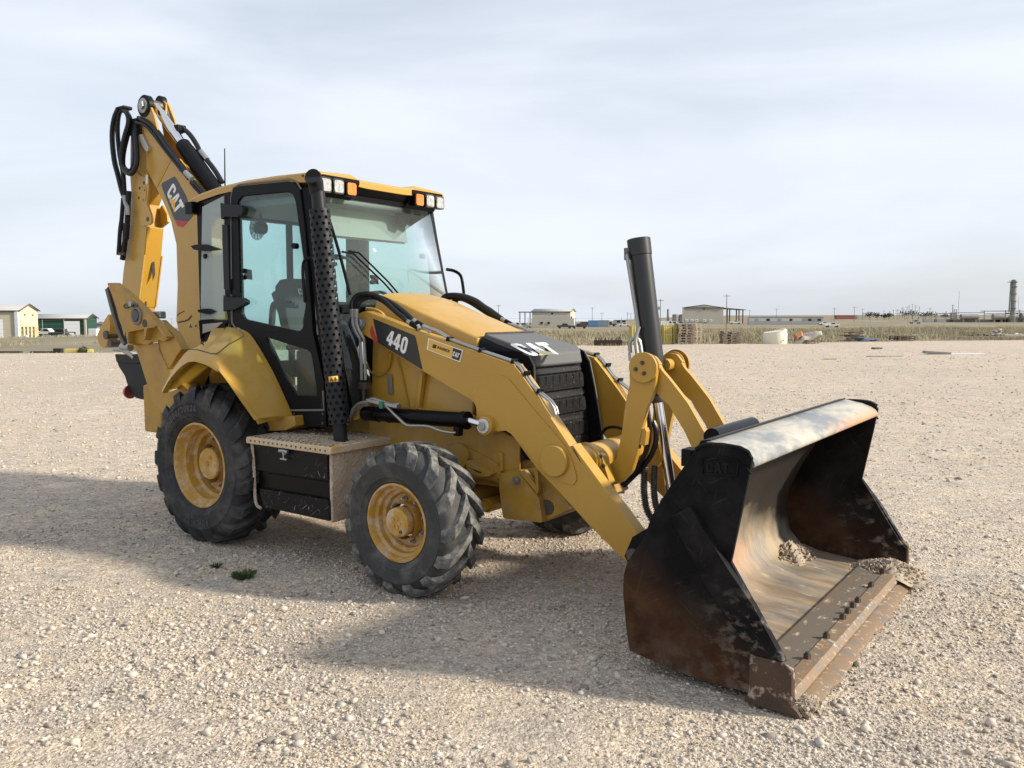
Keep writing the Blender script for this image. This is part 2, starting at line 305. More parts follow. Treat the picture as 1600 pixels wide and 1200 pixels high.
def ground_mat():
    m = bpy.data.materials.new('gravel_ground'); m.use_nodes = True; nt = m.node_tree; N = nt.nodes; L = nt.links; b = N['Principled BSDF']; b.inputs['Roughness'].default_value = .95; b.inputs['Specular IOR Level'].default_value = .2
    tc = N.new('ShaderNodeTexCoord')
    def noise(sc, det=6, ro=.6):
        n = N.new('ShaderNodeTexNoise'); n.inputs['Scale'].default_value = sc; n.inputs['Detail'].default_value = det; n.inputs['Roughness'].default_value = ro; L.new(tc.outputs['Object'], n.inputs[0]); return n.outputs[0]
    def vor(sc, out_='Color', feat='F1'):
        n = N.new('ShaderNodeTexVoronoi'); n.feature = feat; n.inputs['Scale'].default_value = sc; L.new(tc.outputs['Object'], n.inputs['Vector']); return n.outputs[out_]
    def rng(s, a, c, d=0.0, e=1.0):
        r = N.new('ShaderNodeMapRange'); r.inputs[1].default_value = a; r.inputs[2].default_value = c; r.inputs[3].default_value = d; r.inputs[4].default_value = e; L.new(s, r.inputs[0]); return r.outputs[0]
    def mix(f, a, c, mode='MIX'):
        x = N.new('ShaderNodeMix'); x.data_type = 'RGBA'; x.blend_type = mode
        if isinstance(f, float): x.inputs[0].default_value = f
        else: L.new(f, x.inputs[0])
        for i, v in ((6, a), (7, c)):
            if isinstance(v, tuple): x.inputs[i].default_value = (*v, 1)
            else: L.new(v, x.inputs[i])
        return x.outputs[2]
    base = mix(rng(noise(.35, 5), .35, .65), (.525, .43, .322), (.56, .47, .368))
    base = mix(rng(noise(.12, 7, .65), .5, .62, 0, .45), base, (.40, .345, .285))
    base = mix(rng(noise(.55, 6, .7), .52, .62, 0, .6), base, (.60, .515, .42))
    base = mix(rng(noise(2.2, 6), .4, .62), base, (.455, .395, .33))
    # individual pebbles as cells with a tone each
    def hsv(c):
        s = N.new('ShaderNodeSeparateColor'); L.new(c, s.inputs[0]); return s.outputs[0]
    for sc, lo, hi in ((38, .76, 1.20), (95, .74, 1.22), (14, .90, 1.10)):
        g = N.new('ShaderNodeCombineColor'); r = rng(hsv(vor(sc)), 0, 1, lo, hi)
        for i in range(3): L.new(r, g.inputs[i])
        base = mix(1.0, base, g.outputs[0], 'MULTIPLY')
    # machine shadow painted into the ground colour, a ragged patch by the front wheel
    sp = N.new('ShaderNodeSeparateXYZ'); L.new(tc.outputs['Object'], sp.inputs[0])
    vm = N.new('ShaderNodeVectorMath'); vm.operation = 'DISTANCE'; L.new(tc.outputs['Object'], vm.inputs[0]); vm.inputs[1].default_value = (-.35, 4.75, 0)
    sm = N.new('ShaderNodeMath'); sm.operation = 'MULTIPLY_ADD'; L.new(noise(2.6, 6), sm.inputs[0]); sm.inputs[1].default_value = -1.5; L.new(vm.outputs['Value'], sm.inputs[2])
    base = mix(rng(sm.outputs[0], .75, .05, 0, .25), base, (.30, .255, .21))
    L.new(base, b.inputs['Base Color'])
    h = N.new('ShaderNodeMath'); h.operation = 'ADD'; L.new(rng(vor(38, 'Distance'), 0, .6, 1, 0), h.inputs[0]); L.new(rng(vor(85, 'Distance'), 0, .6, .5, 0), h.inputs[1])
    h2 = N.new('ShaderNodeMath'); h2.operation = 'ADD'; L.new(h.outputs[0], h2.inputs[0]); L.new(rng(noise(9, 8, .7), .2, .8, 0, 2.0), h2.inputs[1])
    bn = N.new('ShaderNodeBump'); bn.inputs['Strength'].default_value = .8; bn.inputs['Distance'].default_value = .010; L.new(h2.outputs[0], bn.inputs['Height']); L.new(bn.outputs[0], b.inputs['Normal'])
    return m
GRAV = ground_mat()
xs = np.concatenate([np.arange(-120, -14, 6), np.arange(-14, 14, .5), np.arange(14, 121, 6)])
ys_ = np.concatenate([np.arange(-12, 14, .5), np.arange(14, 30, 2)])
def yard_z(X, Y): return und(X, Y)*np.exp(-((X)**2+(Y-6)**2)/400)
# yard: rows stretched so the last row follows its slanted far edge
tt = np.linspace(0, 1, 60); X0 = xs; v = []
U, V = np.meshgrid(xs, np.concatenate([np.arange(-12, 16, .5), np.linspace(16, 100, 40)]))
def yard_sheet():
    rows = np.concatenate([np.arange(-12, 16, .5), np.linspace(16, 45, 16)]); vv = []; n = len(xs)
    for r in rows:
        for x in xs:
            e = float(np.clip(edge_y(x), 30, 70))+.6*math.sin(x*.8)+.4*math.sin(x*1.9+1); y = r if r <= 16 else 16+(r-16)/29*(e-16)
            z = float(yard_z(np.array(x), np.array(y))); vv.append((x, y, z+.004))
    f = [[i*n+j, i*n+j+1, (i+1)*n+j+1, (i+1)*n+j] for i in range(len(rows)-1) for j in range(n-1)]
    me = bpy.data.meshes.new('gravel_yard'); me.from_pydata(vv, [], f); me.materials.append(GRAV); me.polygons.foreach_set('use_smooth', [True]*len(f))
    o = bpy.data.objects.new('gravel_yard', me); COL.objects.link(o); o['kind'] = 'structure'; return o
yard_sheet()
PLAIN = mat('dry_plain', (.27, .225, .155), .95, col2=(.19, .175, .12), scale=.06, amt=(.4, .62), dust=(.33, .28, .21), dust_amt=(.55, .75), dust_scale=.05, spec=.1)
gx = np.concatenate([-np.geomspace(3000, 150, 30), np.arange(-140, 141, 7), np.geomspace(150, 3000, 30)])
gy = np.concatenate([np.array([-400, -100, -30, -12]), np.arange(-6, 200, 4), np.geomspace(205, 7000, 60)])
sheet('terrain', gx, gy, lambda X, Y: terr(X, Y)-.05*(Y < 32)*(np.abs(X) < 150)-.02, PLAIN)
# ---------------------------------------------------------------- loose gravel on the yard (countless: one object)
def gravel(n, r0, r1, smin, smed, seed, clump=.45, half=R(43)):
    rg_ = np.random.default_rng(seed)
    r = np.exp(rg_.uniform(math.log(r0), math.log(r1), n)); a = rg_.uniform(-half, half, n)
    x = r*np.sin(a); y = r*np.cos(a)
    cl = np.sin(x*1.7+2*np.sin(y*1.1))*np.sin(y*2.1+1.3*np.sin(x*.8))+.6*np.sin(x*4.3+1)*np.sin(y*5.1)
    cl = cl+.9*np.sin(x*2.9+1.7*np.sin(y*2.3+seed))*np.sin(y*3.3+np.sin(x*1.9)); keep = rg_.random(n) < .5+clump*.55*cl; x, y, r = x[keep], y[keep], r[keep]; n = len(x)
    s = np.clip(smed*np.exp(rg_.normal(0, .42, n)), np.maximum(smin, r*.0009), .03)
    return x, y, s
P_ = [gravel(80000, 2.3, 8.0, .0028, .0042, 1, .75), gravel(20000, 2.3, 9.0, .0055, .0082, 5, 1.0), gravel(34000, 2.3, 6.5, .004, .0062, 6, .5), gravel(34000, 4.5, 20.0, .0055, .0075, 2), gravel(16000, 10, 44, .012, .014, 3), gravel(3000, 2.3, 9.0, .010, .0125, 4, 1.0)]
gx_, gy_, gs_ = [np.concatenate([p[i] for p in P_]) for i in range(3)]
ph = (1+5**.5)/2
ico = np.array([(-1, ph, 0), (1, ph, 0), (-1, -ph, 0), (1, -ph, 0), (0, -1, ph), (0, 1, ph), (0, -1, -ph), (0, 1, -ph), (ph, 0, -1), (ph, 0, 1), (-ph, 0, -1), (-ph, 0, 1)])/math.hypot(1, ph)
icf = np.array([(0, 11, 5), (0, 5, 1), (0, 1, 7), (0, 7, 10), (0, 10, 11), (1, 5, 9), (5, 11, 4), (11, 10, 2), (10, 7, 6), (7, 1, 8), (3, 9, 4), (3, 4, 2), (3, 2, 6), (3, 6, 8), (3, 8, 9), (4, 9, 5), (2, 4, 11), (6, 2, 10), (8, 6, 7), (9, 8, 1)])
def stones(name, x, y, s, m, seed):
    rg_ = np.random.default_rng(seed); n = len(x)
    jit = rg_.uniform(.45, 1.35, (n, 12, 1)); sc = np.stack([rg_.uniform(.8, 1.45, n), rg_.uniform(.7, 1.1, n), rg_.uniform(.45, .8, n)], 1)[:, None, :]
    v = ico[None]*jit*sc*s[:, None, None]; a = rg_.uniform(0, 6.28, n); c, sn = np.cos(a)[:, None], np.sin(a)[:, None]
    tl = rg_.normal(0, .35, (n, 1)); v = np.stack([v[..., 0], v[..., 1]*np.cos(tl)-v[..., 2]*np.sin(tl), v[..., 1]*np.sin(tl)+v[..., 2]*np.cos(tl)], -1)
    vx = v[..., 0]*c-v[..., 1]*sn; vy = v[..., 0]*sn+v[..., 1]*c
    V = np.stack([vx+x[:, None], vy+y[:, None], v[..., 2]+(yard_z(x, y)+.004+s*rg_.uniform(.0, .35, n))[:, None]], -1).reshape(-1, 3)
    F = (icf[None]+12*np.arange(n)[:, None, None]).reshape(-1, 3)
    me = bpy.data.meshes.new(name); me.vertices.add(len(V)); me.vertices.foreach_set('co', V.ravel()); me.loops.add(F.size); me.loops.foreach_set('vertex_index', F.ravel().astype(np.int32))
    me.polygons.add(len(F)); me.polygons.foreach_set('loop_start', np.arange(0, F.size, 3, dtype=np.int32)); me.polygons.foreach_set('loop_total', np.full(len(F), 3, dtype=np.int32)); me.update(); me.validate()
    me.materials.append(m); o = bpy.data.objects.new(name, me); COL.objects.link(o); o['kind'] = 'stuff'; return o
def island_mat(name, ramp, rough=.9, noise=None):
    m = bpy.data.materials.new(name); m.use_nodes = True; nt = m.node_tree; N = nt.nodes; L = nt.links; b = N['Principled BSDF']; b.inputs['Roughness'].default_value = rough; b.inputs['Specular IOR Level'].default_value = .25
    g = N.new('ShaderNodeNewGeometry'); cr = N.new('ShaderNodeValToRGB'); e = cr.color_ramp.elements
    while len(e) > 1: e.remove(e[-1])
    for i, (p, c) in enumerate(ramp):
        k = e[0] if i == 0 else e.new(p); k.position = p; k.color = (*c, 1)
    L.new(g.outputs['Random Per Island'], cr.inputs[0]); col = cr.outputs[0]
    if noise:
        tc = N.new('ShaderNodeTexCoord'); n = N.new('ShaderNodeTexNoise'); n.inputs['Scale'].default_value = noise[0]; n.inputs['Detail'].default_value = 5; L.new(tc.outputs['Object'], n.inputs[0])
        r = N.new('ShaderNodeMapRange'); r.inputs[1].default_value = .35; r.inputs[2].default_value = .65; L.new(n.outputs[0], r.inputs[0])
        x = N.new('ShaderNodeMix'); x.data_type = 'RGBA'; L.new(r.outputs[0], x.inputs[0]); L.new(col, x.inputs[6]); x.inputs[7].default_value = (*noise[1], 1); col = x.outputs[2]
    L.new(col, b.inputs['Base Color']); return m
STONE = island_mat('gravel_stones', [(0, (.20, .18, .165)), (.18, (.38, .33, .275)), (.45, (.55, .47, .375)), (.7, (.48, .45, .415)), (.9, (.57, .50, .41)), (1, (.68, .61, .52))])
stones('gravel', gx_, gy_, gs_, STONE, 9)
# ================================================================ the backhoe loader (local: x forward, y to its left, z up)
MX, MY, MYAW = -1.8282, 7.4301, -0.6225
BH = empty('backhoe_loader', (MX, MY, 0), MYAW)
tag(BH, 'yellow backhoe loader parked on gravel with its black bucket lowered in front', 'backhoe loader')
def bolt(p, d, r, h, name='bolt', parent=BH, m=None, n=6):
    b = MB(); p = Vector(p); d = unit(d); b.cyl(p, p+d*h, r, r*.95, n); b.cyl(p+d*h*.8, p+d*h*1.5, r*.55, r*.5, 10)
    return b.build(name, m or DSTL, parent)
# ---- wheels
def tyre_mesh(R0, cy, w, rim, nl, lug_h, lug_w, sgn, dz, seed):
    rnd = random.Random(seed); b = MB(); h = w/2
    # outer -> inner carcass profile (r, y offset)
    Rt = R0-lug_h
    half = [(rim, .36), (rim+.012, .44), (rim+.035, .475), (rim+(Rt-rim)*.22, .503), (rim+(Rt-rim)*.235, .512), (rim+(Rt-rim)*.27, .512), (rim+(Rt-rim)*.285, .506), (rim+(Rt-rim)*.40, .52), (rim+(Rt-rim)*.62, .515), (rim+(Rt-rim)*.64, .521), (rim+(Rt-rim)*.67, .519), (rim+(Rt-rim)*.69, .506), (rim+(Rt-rim)*.84, .475), (Rt-.022, .43), (Rt-.006, .36), (Rt+.002, .2), (Rt+.004, 0)]
    prof = [(r, -t*w) for r, t in half]+[(r, t*w) for r, t in half[-2::-1]]
    b.lathe((0, cy, 0), prof, 88)
    def P(a, yy, r): return (r*math.sin(a), cy+yy, r*math.cos(a))
    def surf(yy):   # carcass radius under a tread position
        t = abs(yy)/w
        ks = sorted([(q, r) for r, q in half if r > rim+(Rt-rim)*.35])
        for i in range(len(ks)-1):
            if ks[i][0] <= t <= ks[i+1][0]:
                f = (t-ks[i][0])/max(1e-6, ks[i+1][0]-ks[i][0]); return ks[i][1]*(1-f)+ks[i+1][1]*f
        return ks[-1][1]
    st = 2*math.pi/nl
    for i in range(nl):
        for side in (-1, 1):
            a0 = i*st+(st*.5 if side > 0 else 0)
            ring = []
            for k, (q, da) in enumerate([(-.03, -.10), (.10, .06), (.22, .22), (.33, .37), (.42, .47), (.475, .53), (.505, .58)]):
                yy = q*w*side; a = a0+sgn*da*st*1.55; wd = lug_w*(1.18 if k == 0 else 1.0 if k < 4 else 1.12)/R0/2
                rb = surf(yy)-.012
                rt = {0: R0, 1: R0+.001, 2: R0, 3: R0-.004, 4: R0-.012, 5: R0-.05, 6: R0-.13*R0}[k]+rnd.uniform(-.0015, .0015)
                rt = max(rt, rb+.004)
                wd2 = wd*.86
                ring.append([P(a-wd, yy, rb), P(a-wd2, yy, rt), P(a+wd2, yy, rt), P(a+wd, yy, rb)])
            b.loft(ring, mi=1)
    return b
def wheel(name, x, z, R0, cy, w, rimr, nl, lh, lw, kind, side, tm):
    # the mesh is modelled for the right-hand side (outer face at -y) and mirrored for the left
    s = side
    root = None
    def Y(v): return v if s < 0 else -v
    hub_c = (0, 0, 0)
    b = MB(); oy = cy-w*.44                              # outer flange plane (right side)
    fl = rimr
    if kind == 'rear': pr = [(fl, oy+.012), (fl+.002, oy), (fl-.012, oy-.004), (fl-.022, oy+.01), (fl-.030, oy+.05), (fl-.052, oy+.075), (fl-.062, oy+.14), (fl-.085, oy+.155), (fl-.095, oy+.20), (fl-.15, oy+.235), (.155, oy+.235), (.155, oy+.10)]
    else: pr = [(fl, oy+.012), (fl+.002, oy), (fl-.012, oy-.004), (fl-.020, oy+.01), (fl-.027, oy+.04), (fl-.045, oy+.055), (fl-.05, oy+.085), (fl-.072, oy+.095), (fl-.08, oy+.125), (.115, oy+.135), (.115, oy+.05)]
    b.lathe((0, 0, 0), [(r, Y(t)) for r, t in pr], 64)
    root = b.build(name, YELW, BH); root.location = (x, 0, z)
    t = tyre_mesh(R0, Y(cy), w, rimr-.004, nl, lh, lw, 1 if s < 0 else 1, 0, int(x*10)+3)
    t.build('tyre', tm, root, sharp=38, bevel=0.006, seg=1)
    hb = MB()
    if kind == 'rear':
        hb.lathe((0, 0, 0), [(.001, Y(oy+.085)), (.118, Y(oy+.085)), (.125, Y(oy+.093)), (.125, Y(oy+.16)), (.145, Y(oy+.18)), (.15, Y(oy+.24))], 44)
    else:
        hb.lathe((0, 0, 0), [(.001, Y(oy+.0)), (.035, Y(oy)), (.08, Y(oy-.002)), (.094, Y(oy+.008)), (.097, Y(oy+.03)), (.093, Y(oy+.10)), (.10, Y(oy+.14))], 44)
    hb.build('hub', YELW, root)
    if kind == 'rear':
        c = MB(); c.cyl((.03, Y(oy+.086), .055), (.03, Y(oy+.078), .055), .016, n=12); c.cyl((-.012, Y(oy+.086), .0), (-.012, Y(oy+.080), .0), .022, n=8); c.build('hub_plug', YELD, root, bevel=.002)
        nb, br, ny = 10, .20, oy+.235
    else:
        c = MB(); c.cyl((.042, Y(oy-.0), -.052), (.042, Y(oy-.008), -.052), .012, n=10); c.build('hub_plug', DSTL, root)
        c = MB()
        for k in range(5):
            a = k*2*math.pi/5; c.cyl((.03*math.cos(a), Y(oy-.001), .03*math.sin(a)), (.03*math.cos(a), Y(oy-.005), .03*math.sin(a)), .014, n=10)
        c.build('hub_embossing', YELW, root, bevel=.002)
        nb, br, ny = 8, .142, oy+.133
    nut = MB(); nut.cyl((0, 0, 0), (0, Y(-.012), 0), .019, n=12); nut.cyl((0, Y(-.012), 0), (0, Y(-.03), 0), .0135, n=6); nut.cyl((0, Y(-.03), 0), (0, Y(-.045), 0), .008, n=8)
    n0 = nut.build('wheel_nut', ZINC, root)
    for k in range(nb):
        a = (k+.3)*2*math.pi/nb; o = n0 if k == 0 else n0.copy()
        if k: COL.objects.link(o)
        o.parent = root; o.location = (br*math.cos(a), Y(ny), br*math.sin(a))
    return root
XF = 2.1295
RUBS = mat('tyre_sidewall', (0.024, 0.026, 0.028), 0.7, col2=(0.042, 0.043, 0.043), scale=4, amt=(0.35, 0.7), dust=(0.20, 0.18, 0.155), dust_amt=(0.48, 1.0), dust_scale=6, bump=0.1, bscale=50, bdist=0.004)
RW = wheel('rear_wheel', 0, .612, .628, -.86, .45, .333, 17, .042, .105, 'rear', -1, [RUB, RUB])
wheel('rear_wheel', 0, .612, .628, -.86, .45, .333, 17, .042, .105, 'rear', 1, [RUB, RUB])
FW = wheel('front_wheel', XF, .473, .495, -.94, .345, .252, 15, .040, .088, 'front', -1, [RUBS, RUBD])
wheel('front_wheel', XF, .473, .495, -.94, .345, .252, 15, .040, .088, 'front', 1, [RUBS, RUBD])
RUBT = mat('tyre_lettering', (.05, .051, .053), .6)
# raised sidewall lettering of the right tyres
def ring_text(txt, r0, r1, a0, da, y, parent, m):
    b = MB()
    for i, ch in enumerate(txt):
        if ch == ' ': continue
        o, hs = GLY[ch]; a = a0+i*da
        def mp_(p):
            aa = a+da*.85*p[0]; rr = r0+(r1-r0)*p[1]; return Vector((rr*math.sin(aa), 0, rr*math.cos(aa)))
        loops = [o]+hs; tri = tessellate_polygon([[Vector((u, v, 0)) for u, v in l] for l in loops]); fl = [q for l in loops for q in l]
        b.add([mp_(p)+Vector((0, y, 0)) for p in fl], [list(t) for t in tri])
    return b.build('sidewall_lettering', m, parent)
ring_text('500/70R24', .425, .475, R(-42), R(5.4), -.86-.2365, RW, RUBT)
ring_text('POWER CL', .425, .475, R(160), R(5.2), -.86-.2365, RW, RUBT)
# ---- chassis, axles, step box
b = MB()
b.prism([(-1.25, .62), (-1.25, 1.05), (-.6, 1.12), (1.2, 1.0), (1.75, .93), (2.62, .93), (2.62, .62), (1.6, .60), (.8, .5), (-.4, .5)], -.38, .38)
b.build('chassis_frame', YELD, BH, bevel=.012)
b = MB(); b.cyl((0, -.72, .62), (0, .72, .62), .13, n=20); b.lathe((0, 0, .62), [(.001, -.22), (.16, -.2), (.24, -.1), (.25, 0), (.24, .1), (.16, .2), (.001, .22)], 24)
b.build('rear_axle', YELD, BH)
b = MB(); b.tube([(XF, -.80, .473), (XF, -.60, .46), (XF, -.25, .50), (XF, 0, .52), (XF, .25, .50), (XF, .6, .46), (XF, .80, .473)], [.12, .085, .085, .15, .085, .085, .12], 16); b.build('front_axle', YELD, BH)
b = MB(); b.cyl((XF+.16, -.62, .47), (XF+.16, .62, .47), .035, n=14); b.cyl((XF+.16, -.36, .47), (XF+.16, .36, .47), .05, n=14); b.build('steering_cylinder', YELB, BH)
# front axle bracket above the wheel
b = MB()
b.prism(fillet([(1.897,0.865),(2.05,0.888),(2.215,0.88),(2.46,0.799),(2.497,0.751),(2.476,0.697),(2.417,0.677),(2.33,0.68),(2.185,0.677),(1.866,0.706)], .03), -.46, .3)
b.build('axle_bracket', YELD, BH, bevel=.01)
b = MB(); b.prism(circ(*[(2.143,0.82)][0], .085, 20), -.485, -.455); b.build('bracket_boss', YELD, BH, bevel=.01)
b = MB(); b.holed(fillet([(2.24,0.798),(2.268,0.81),(2.344,0.77),(2.462,0.739),(2.446,0.72),(2.376,0.708),(2.3,0.717),(2.251,0.76)], .02), [fillet([(2.306,0.757),(2.344,0.746),(2.382,0.739),(2.376,0.728),(2.333,0.732),(2.306,0.742)], .01)], -.53, -.44); b.build('tie_down_eye', YELD, BH, bevel=.006)
b = MB(); b.prism([(2.471,0.876),(2.506,0.875),(2.511,0.755),(2.482,0.743),(2.487,0.796)], -.47, -.4); b.build('bracket_rib', YELD, BH, bevel=.005)
# nose weight / bumper casting
fw = [(2.475,0.73),(2.621,0.772),(2.652,0.775),(2.794,0.606),(2.824,0.447),(2.506,0.431),(2.474,0.644)]
b = MB(); b.prism(fillet(fw, .02), -.46, .46); b.build('front_counterweight', YELD, BH, bevel=.012)
b = MB(); b.prism([(2.61,0.766),(2.842,0.812),(2.961,0.609),(2.999,0.547),(2.784,0.429),(2.743,0.598)], -.40, .40); b.build('counterweight_nose', YELD, BH, bevel=.01)
b = MB(); b.prism([(2.644,0.759),(2.69,0.781),(2.8,0.668),(2.79,0.641)], -.475, -.44); b.prism([(2.765,0.781),(2.795,0.792),(2.802,0.651),(2.79,0.641)], -.475, -.44); b.build('counterweight_rib', YELD, BH, bevel=.006)
bolt((*[[(2.623,0.704)][0][0]], -.46, [(2.623,0.704)][0][1]), (0, -1, 0), .028, .02, m=ZINC)
b = MB(); q = [(2.822,0.537)][0]; b.prism(circ(*q, .05, 18), -.407, -.39); b.build('tow_hole', DSTL, BH)
b = MB(); b.prism([(1.25, .70), (1.25, 1.12), (2.2, 1.12), (2.63, .96), (2.63, .66)], -.445, -.425); b.prism([(1.25, .70), (1.25, 1.12), (2.2, 1.12), (2.63, .96), (2.63, .66)], .425, .445); b.build('frame_side_plate', YELD, BH, bevel=.004)
# step and toolbox
b = MB(); tb = [(0.594,0.849),(1.404,0.864),(1.424,0.36),(0.691,0.362),(0.614,0.395)]; b.prism(fillet(tb, .03, only=[4, 3]), -.97, -.50); b.build('toolbox', BLK, BH, bevel=.012)
b = MB(); b.prism([(0.616,0.84),(1.399,0.857),(1.408,0.65),(0.624,0.636)], -1.0, -.965); dp = b.build('toolbox_door', SCRB, BH, bevel=.008)
p = [(0.982,-1.0,0.807)][0]; p = Vector(p)
b = MB(); b.cyl(p, p+Vector((0, -.03, 0)), .022, n=14); b.tube([p+Vector((-.045, -.03, .006)), p+Vector((0, -.036, .01)), p+Vector((.045, -.03, .006))], .013, 8); b.box(p+Vector((.0, -.03, -.05)), (.07, .012, .012)); b.box(p+Vector((0, -.03, -.025)), (.012, .01, .05)); b.build('latch', ZINC, dp, bevel=.002)
b = MB(); b.prism([(0.658,0.502),(1.418,0.511),(1.422,0.363),(0.696,0.366)], -1.005, -.95); b.build('toolbox_sill', SCRB, BH, bevel=.012)
b = MB(); b.prism([(0.745,0.62),(1.412,0.631),(1.416,0.52),(0.741,0.516)], -.98, -.94); b.build('toolbox_recess', BLK, BH, bevel=.004)
b = MB(); b.tube([(x, -1.003, z) for x, z in [(0.596,0.835),(0.612,0.627),(0.62,0.396),(0.679,0.353)]], .012, 6, 4); b.build('toolbox_edge', MUDM, BH)
xs = [(1.41,0.54)][0][0]+.012
b = MB(); b.box((xs, -.66, .60), (.03, .66, .50)); b.build('muddy_splash_panel', MUDM, BH, bevel=.01)
# tread plate with raised buttons
x0, x1, z1 = .575, 1.475, .888
b = MB(); b.prism([(x0, z1-.052), (x0, z1-.012), (x0+.012, z1), (x1, z1), (x1, z1-.052)], -1.045, -.28); st = b.build('step_plate', STEPM, BH, bevel=.012)
b = MB()
for i in range(17):
    for j in range(3):
        x = x0+.06+i*.05+(j % 2)*.025
        if j == 0: b.cyl((x, -1.043, z1-.026), (x, -1.049, z1-.026), .007, n=8)
        else: b.cyl((x, -1.045+.04*j-.015, z1-.002), (x, -1.045+.04*j-.015, z1+.004), .008, n=8)
b.build('tread_button', DSTL, st)
b = MB(); rnd = random.Random(4)
for i in range(420):
    x = rnd.uniform(x0+.05, x1-.02); y = -1.0+abs(rnd.gauss(0, .26)); s = rnd.uniform(.003, .011)
    if y > -.3: continue
    b.box((x, y, z1+s*.3), (s*2, s*1.6, s), rot=Matrix.Rotation(rnd.random()*3, 3, 'Z'))
gvl = b.build('gravel_bits', mat('step_gravel', (.45, .38, .3), .95, col2=(.25, .22, .19), scale=30), st); gvl['kind'] = 'stuff'
# yellow bracket between fender and step
b = MB(); b.prism([(0.407,0.979),(0.828,1.034),(0.84,0.96),(0.726,0.916),(0.427,0.882)], -.80, -.5); b.build('fender_bracket', YELD, BH, bevel=.008)
# ---- rear fenders
arch = [(-0.402,1.157),(-0.262,1.292),(-0.032,1.419),(0.202,1.403),(0.347,1.354)]+[(0.205,1.405),(0.327,1.378),(0.444,1.295),(0.581,1.174),(0.685,1.088),(0.758,1.029)]
crea = [(-0.446,1.196),(-0.292,1.37),(-0.102,1.508),(0.074,1.506),(0.244,1.481)]+[(0.113,1.503),(0.254,1.483),(0.363,1.378),(0.493,1.245),(0.605,1.123),(0.705,1.021)]
innr = [(-0.736,1.466),(-0.606,1.523),(-0.432,1.614),(-0.276,1.659),(-0.105,1.677)]+[(-0.052,1.686),(0.16,1.661),(0.281,1.587),(0.482,1.364),(0.616,1.175),(0.719,1.016)]
# keep the hidden rear part of the inner edge on the outline of the crease
for i in range(3): innr[i] = (crea[i][0]+.02, crea[i][1]+.03-.0*i)
arch, crea, innr = [[(p.x, p.y) for p in spline([(u, v, 0) for u, v in q_], 3)] for q_ in (arch, crea, innr)]
for sgn in (1, -1):
    def fy(p, y): return (p[0], y*sgn, p[1])
    lipin = [(a[0]+(.0), a[1]) for a in arch]
    secs = []
    for a, c, i in zip(arch, crea, innr):
        m1 = (c[0]*.6+i[0]*.4, c[1]*.6+i[1]*.4+.012)
        secs.append([fy(a, -1.06), fy(a, -1.10), fy(((a[0]+c[0])/2, (a[1]+c[1])/2), -1.085), fy(c, -1.05), fy(m1, -.90), fy(i, -.715), fy((i[0]*.93+.0, i[1]-.035), -.715), fy((m1[0]*.97, m1[1]-.035), -.9), fy((c[0]*.98, c[1]-.04), -1.02)])
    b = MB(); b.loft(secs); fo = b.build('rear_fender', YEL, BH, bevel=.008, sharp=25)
    if sgn == 1:
        # service flap outline on the fender top, hook
        pl = [(-0.118,-1.046,1.512),(0.048,-1.046,1.506),(0.248,-1.046,1.483),(0.289,-0.96,1.551),(0.342,-0.86,1.617),(0.215,-0.8,1.65)]
        b = MB(); b.tube([Vector(p)+Vector((0, -.003, .006)) for p in pl], .0045, 6, 3); b.build('flap_gap', DSTL, fo)
        p = Vector([(0.028,-1.0,1.549)][0]); b = MB(); b.tube([p, p+Vector((.01, -.02, .02)), p+Vector((.04, -.02, .025))], .006, 6); b.build('flap_hook', DSTL, fo)
b = MB(); b.prism([(-.55, .95), (-.5, 1.28), (-.2, 1.48), (.3, 1.5), (.55, 1.3), (.6, .9)], -.66, -.60); b.prism([(-.55, .95), (-.5, 1.28), (-.2, 1.48), (.3, 1.5), (.55, 1.3), (.6, .9)], .60, .66); b.build('inner_fender', YELD, BH)
# ---- hood: cross-sections along x
def hood_sec(x, zc, yr, zr, ys, zs, yb, zb):
    h = [(0, zc), (-yr*.6, zc-.004), (-yr, zr), (-yr-.012, zr-.018), (-ys, zs), (-yb, zb)]
    return [(x, y, z) for y, z in h]+[(x, -y, z) for y, z in h[:0:-1]]
secs = [hood_sec(1.26, 1.955, .335, 1.93, .40, 1.80, .43, 1.10), hood_sec(1.45, 1.915, .335, 1.887, .40, 1.76, .43, 1.10),
        hood_sec(1.70, 1.835, .335, 1.797, .385, 1.72, .43, 1.05), hood_sec(1.95, 1.755, .332, 1.715, .36, 1.65, .42, 1.0), hood_sec(2.205, 1.668, .330, 1.628, .35, 1.55, .42, .95)]
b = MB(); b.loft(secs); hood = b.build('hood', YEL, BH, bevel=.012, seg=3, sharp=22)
# sculpted side bulge, cowl ring, service marks
b = MB(); b.tube([(x, -.44, z) for x, z in [(1.239,1.826),(1.325,1.817),(1.39,1.793),(1.425,1.756),(1.434,1.728)]], .016, 8, 4); b.build('hood_rim', YEL, hood)
b = MB(); b.tube([(x, -.434, z) for x, z in [(1.225,1.421),(1.257,1.365),(1.336,1.337),(1.415,1.362),(1.461,1.429),(1.471,1.504)]], .008, 6, 4); b.tube([(x, -.434, z) for x, z in [(1.526,1.478),(1.592,1.304),(1.652,1.103)]], .006, 6); b.build('panel_seam', YELD, hood)
b = MB(); b.prism([(1.768,1.385),(1.804,1.378),(1.765,1.124),(1.789,1.112),(1.716,1.116),(1.728,1.145)], -.46, -.42); b.build('panel_rib', YEL, hood, bevel=.01)
b = MB(); b.prism([(1.435,1.348),(1.477,1.347),(1.493,1.205),(1.445,1.206)], -.4375, -.434); b.build('data_plate', ZINC, hood)
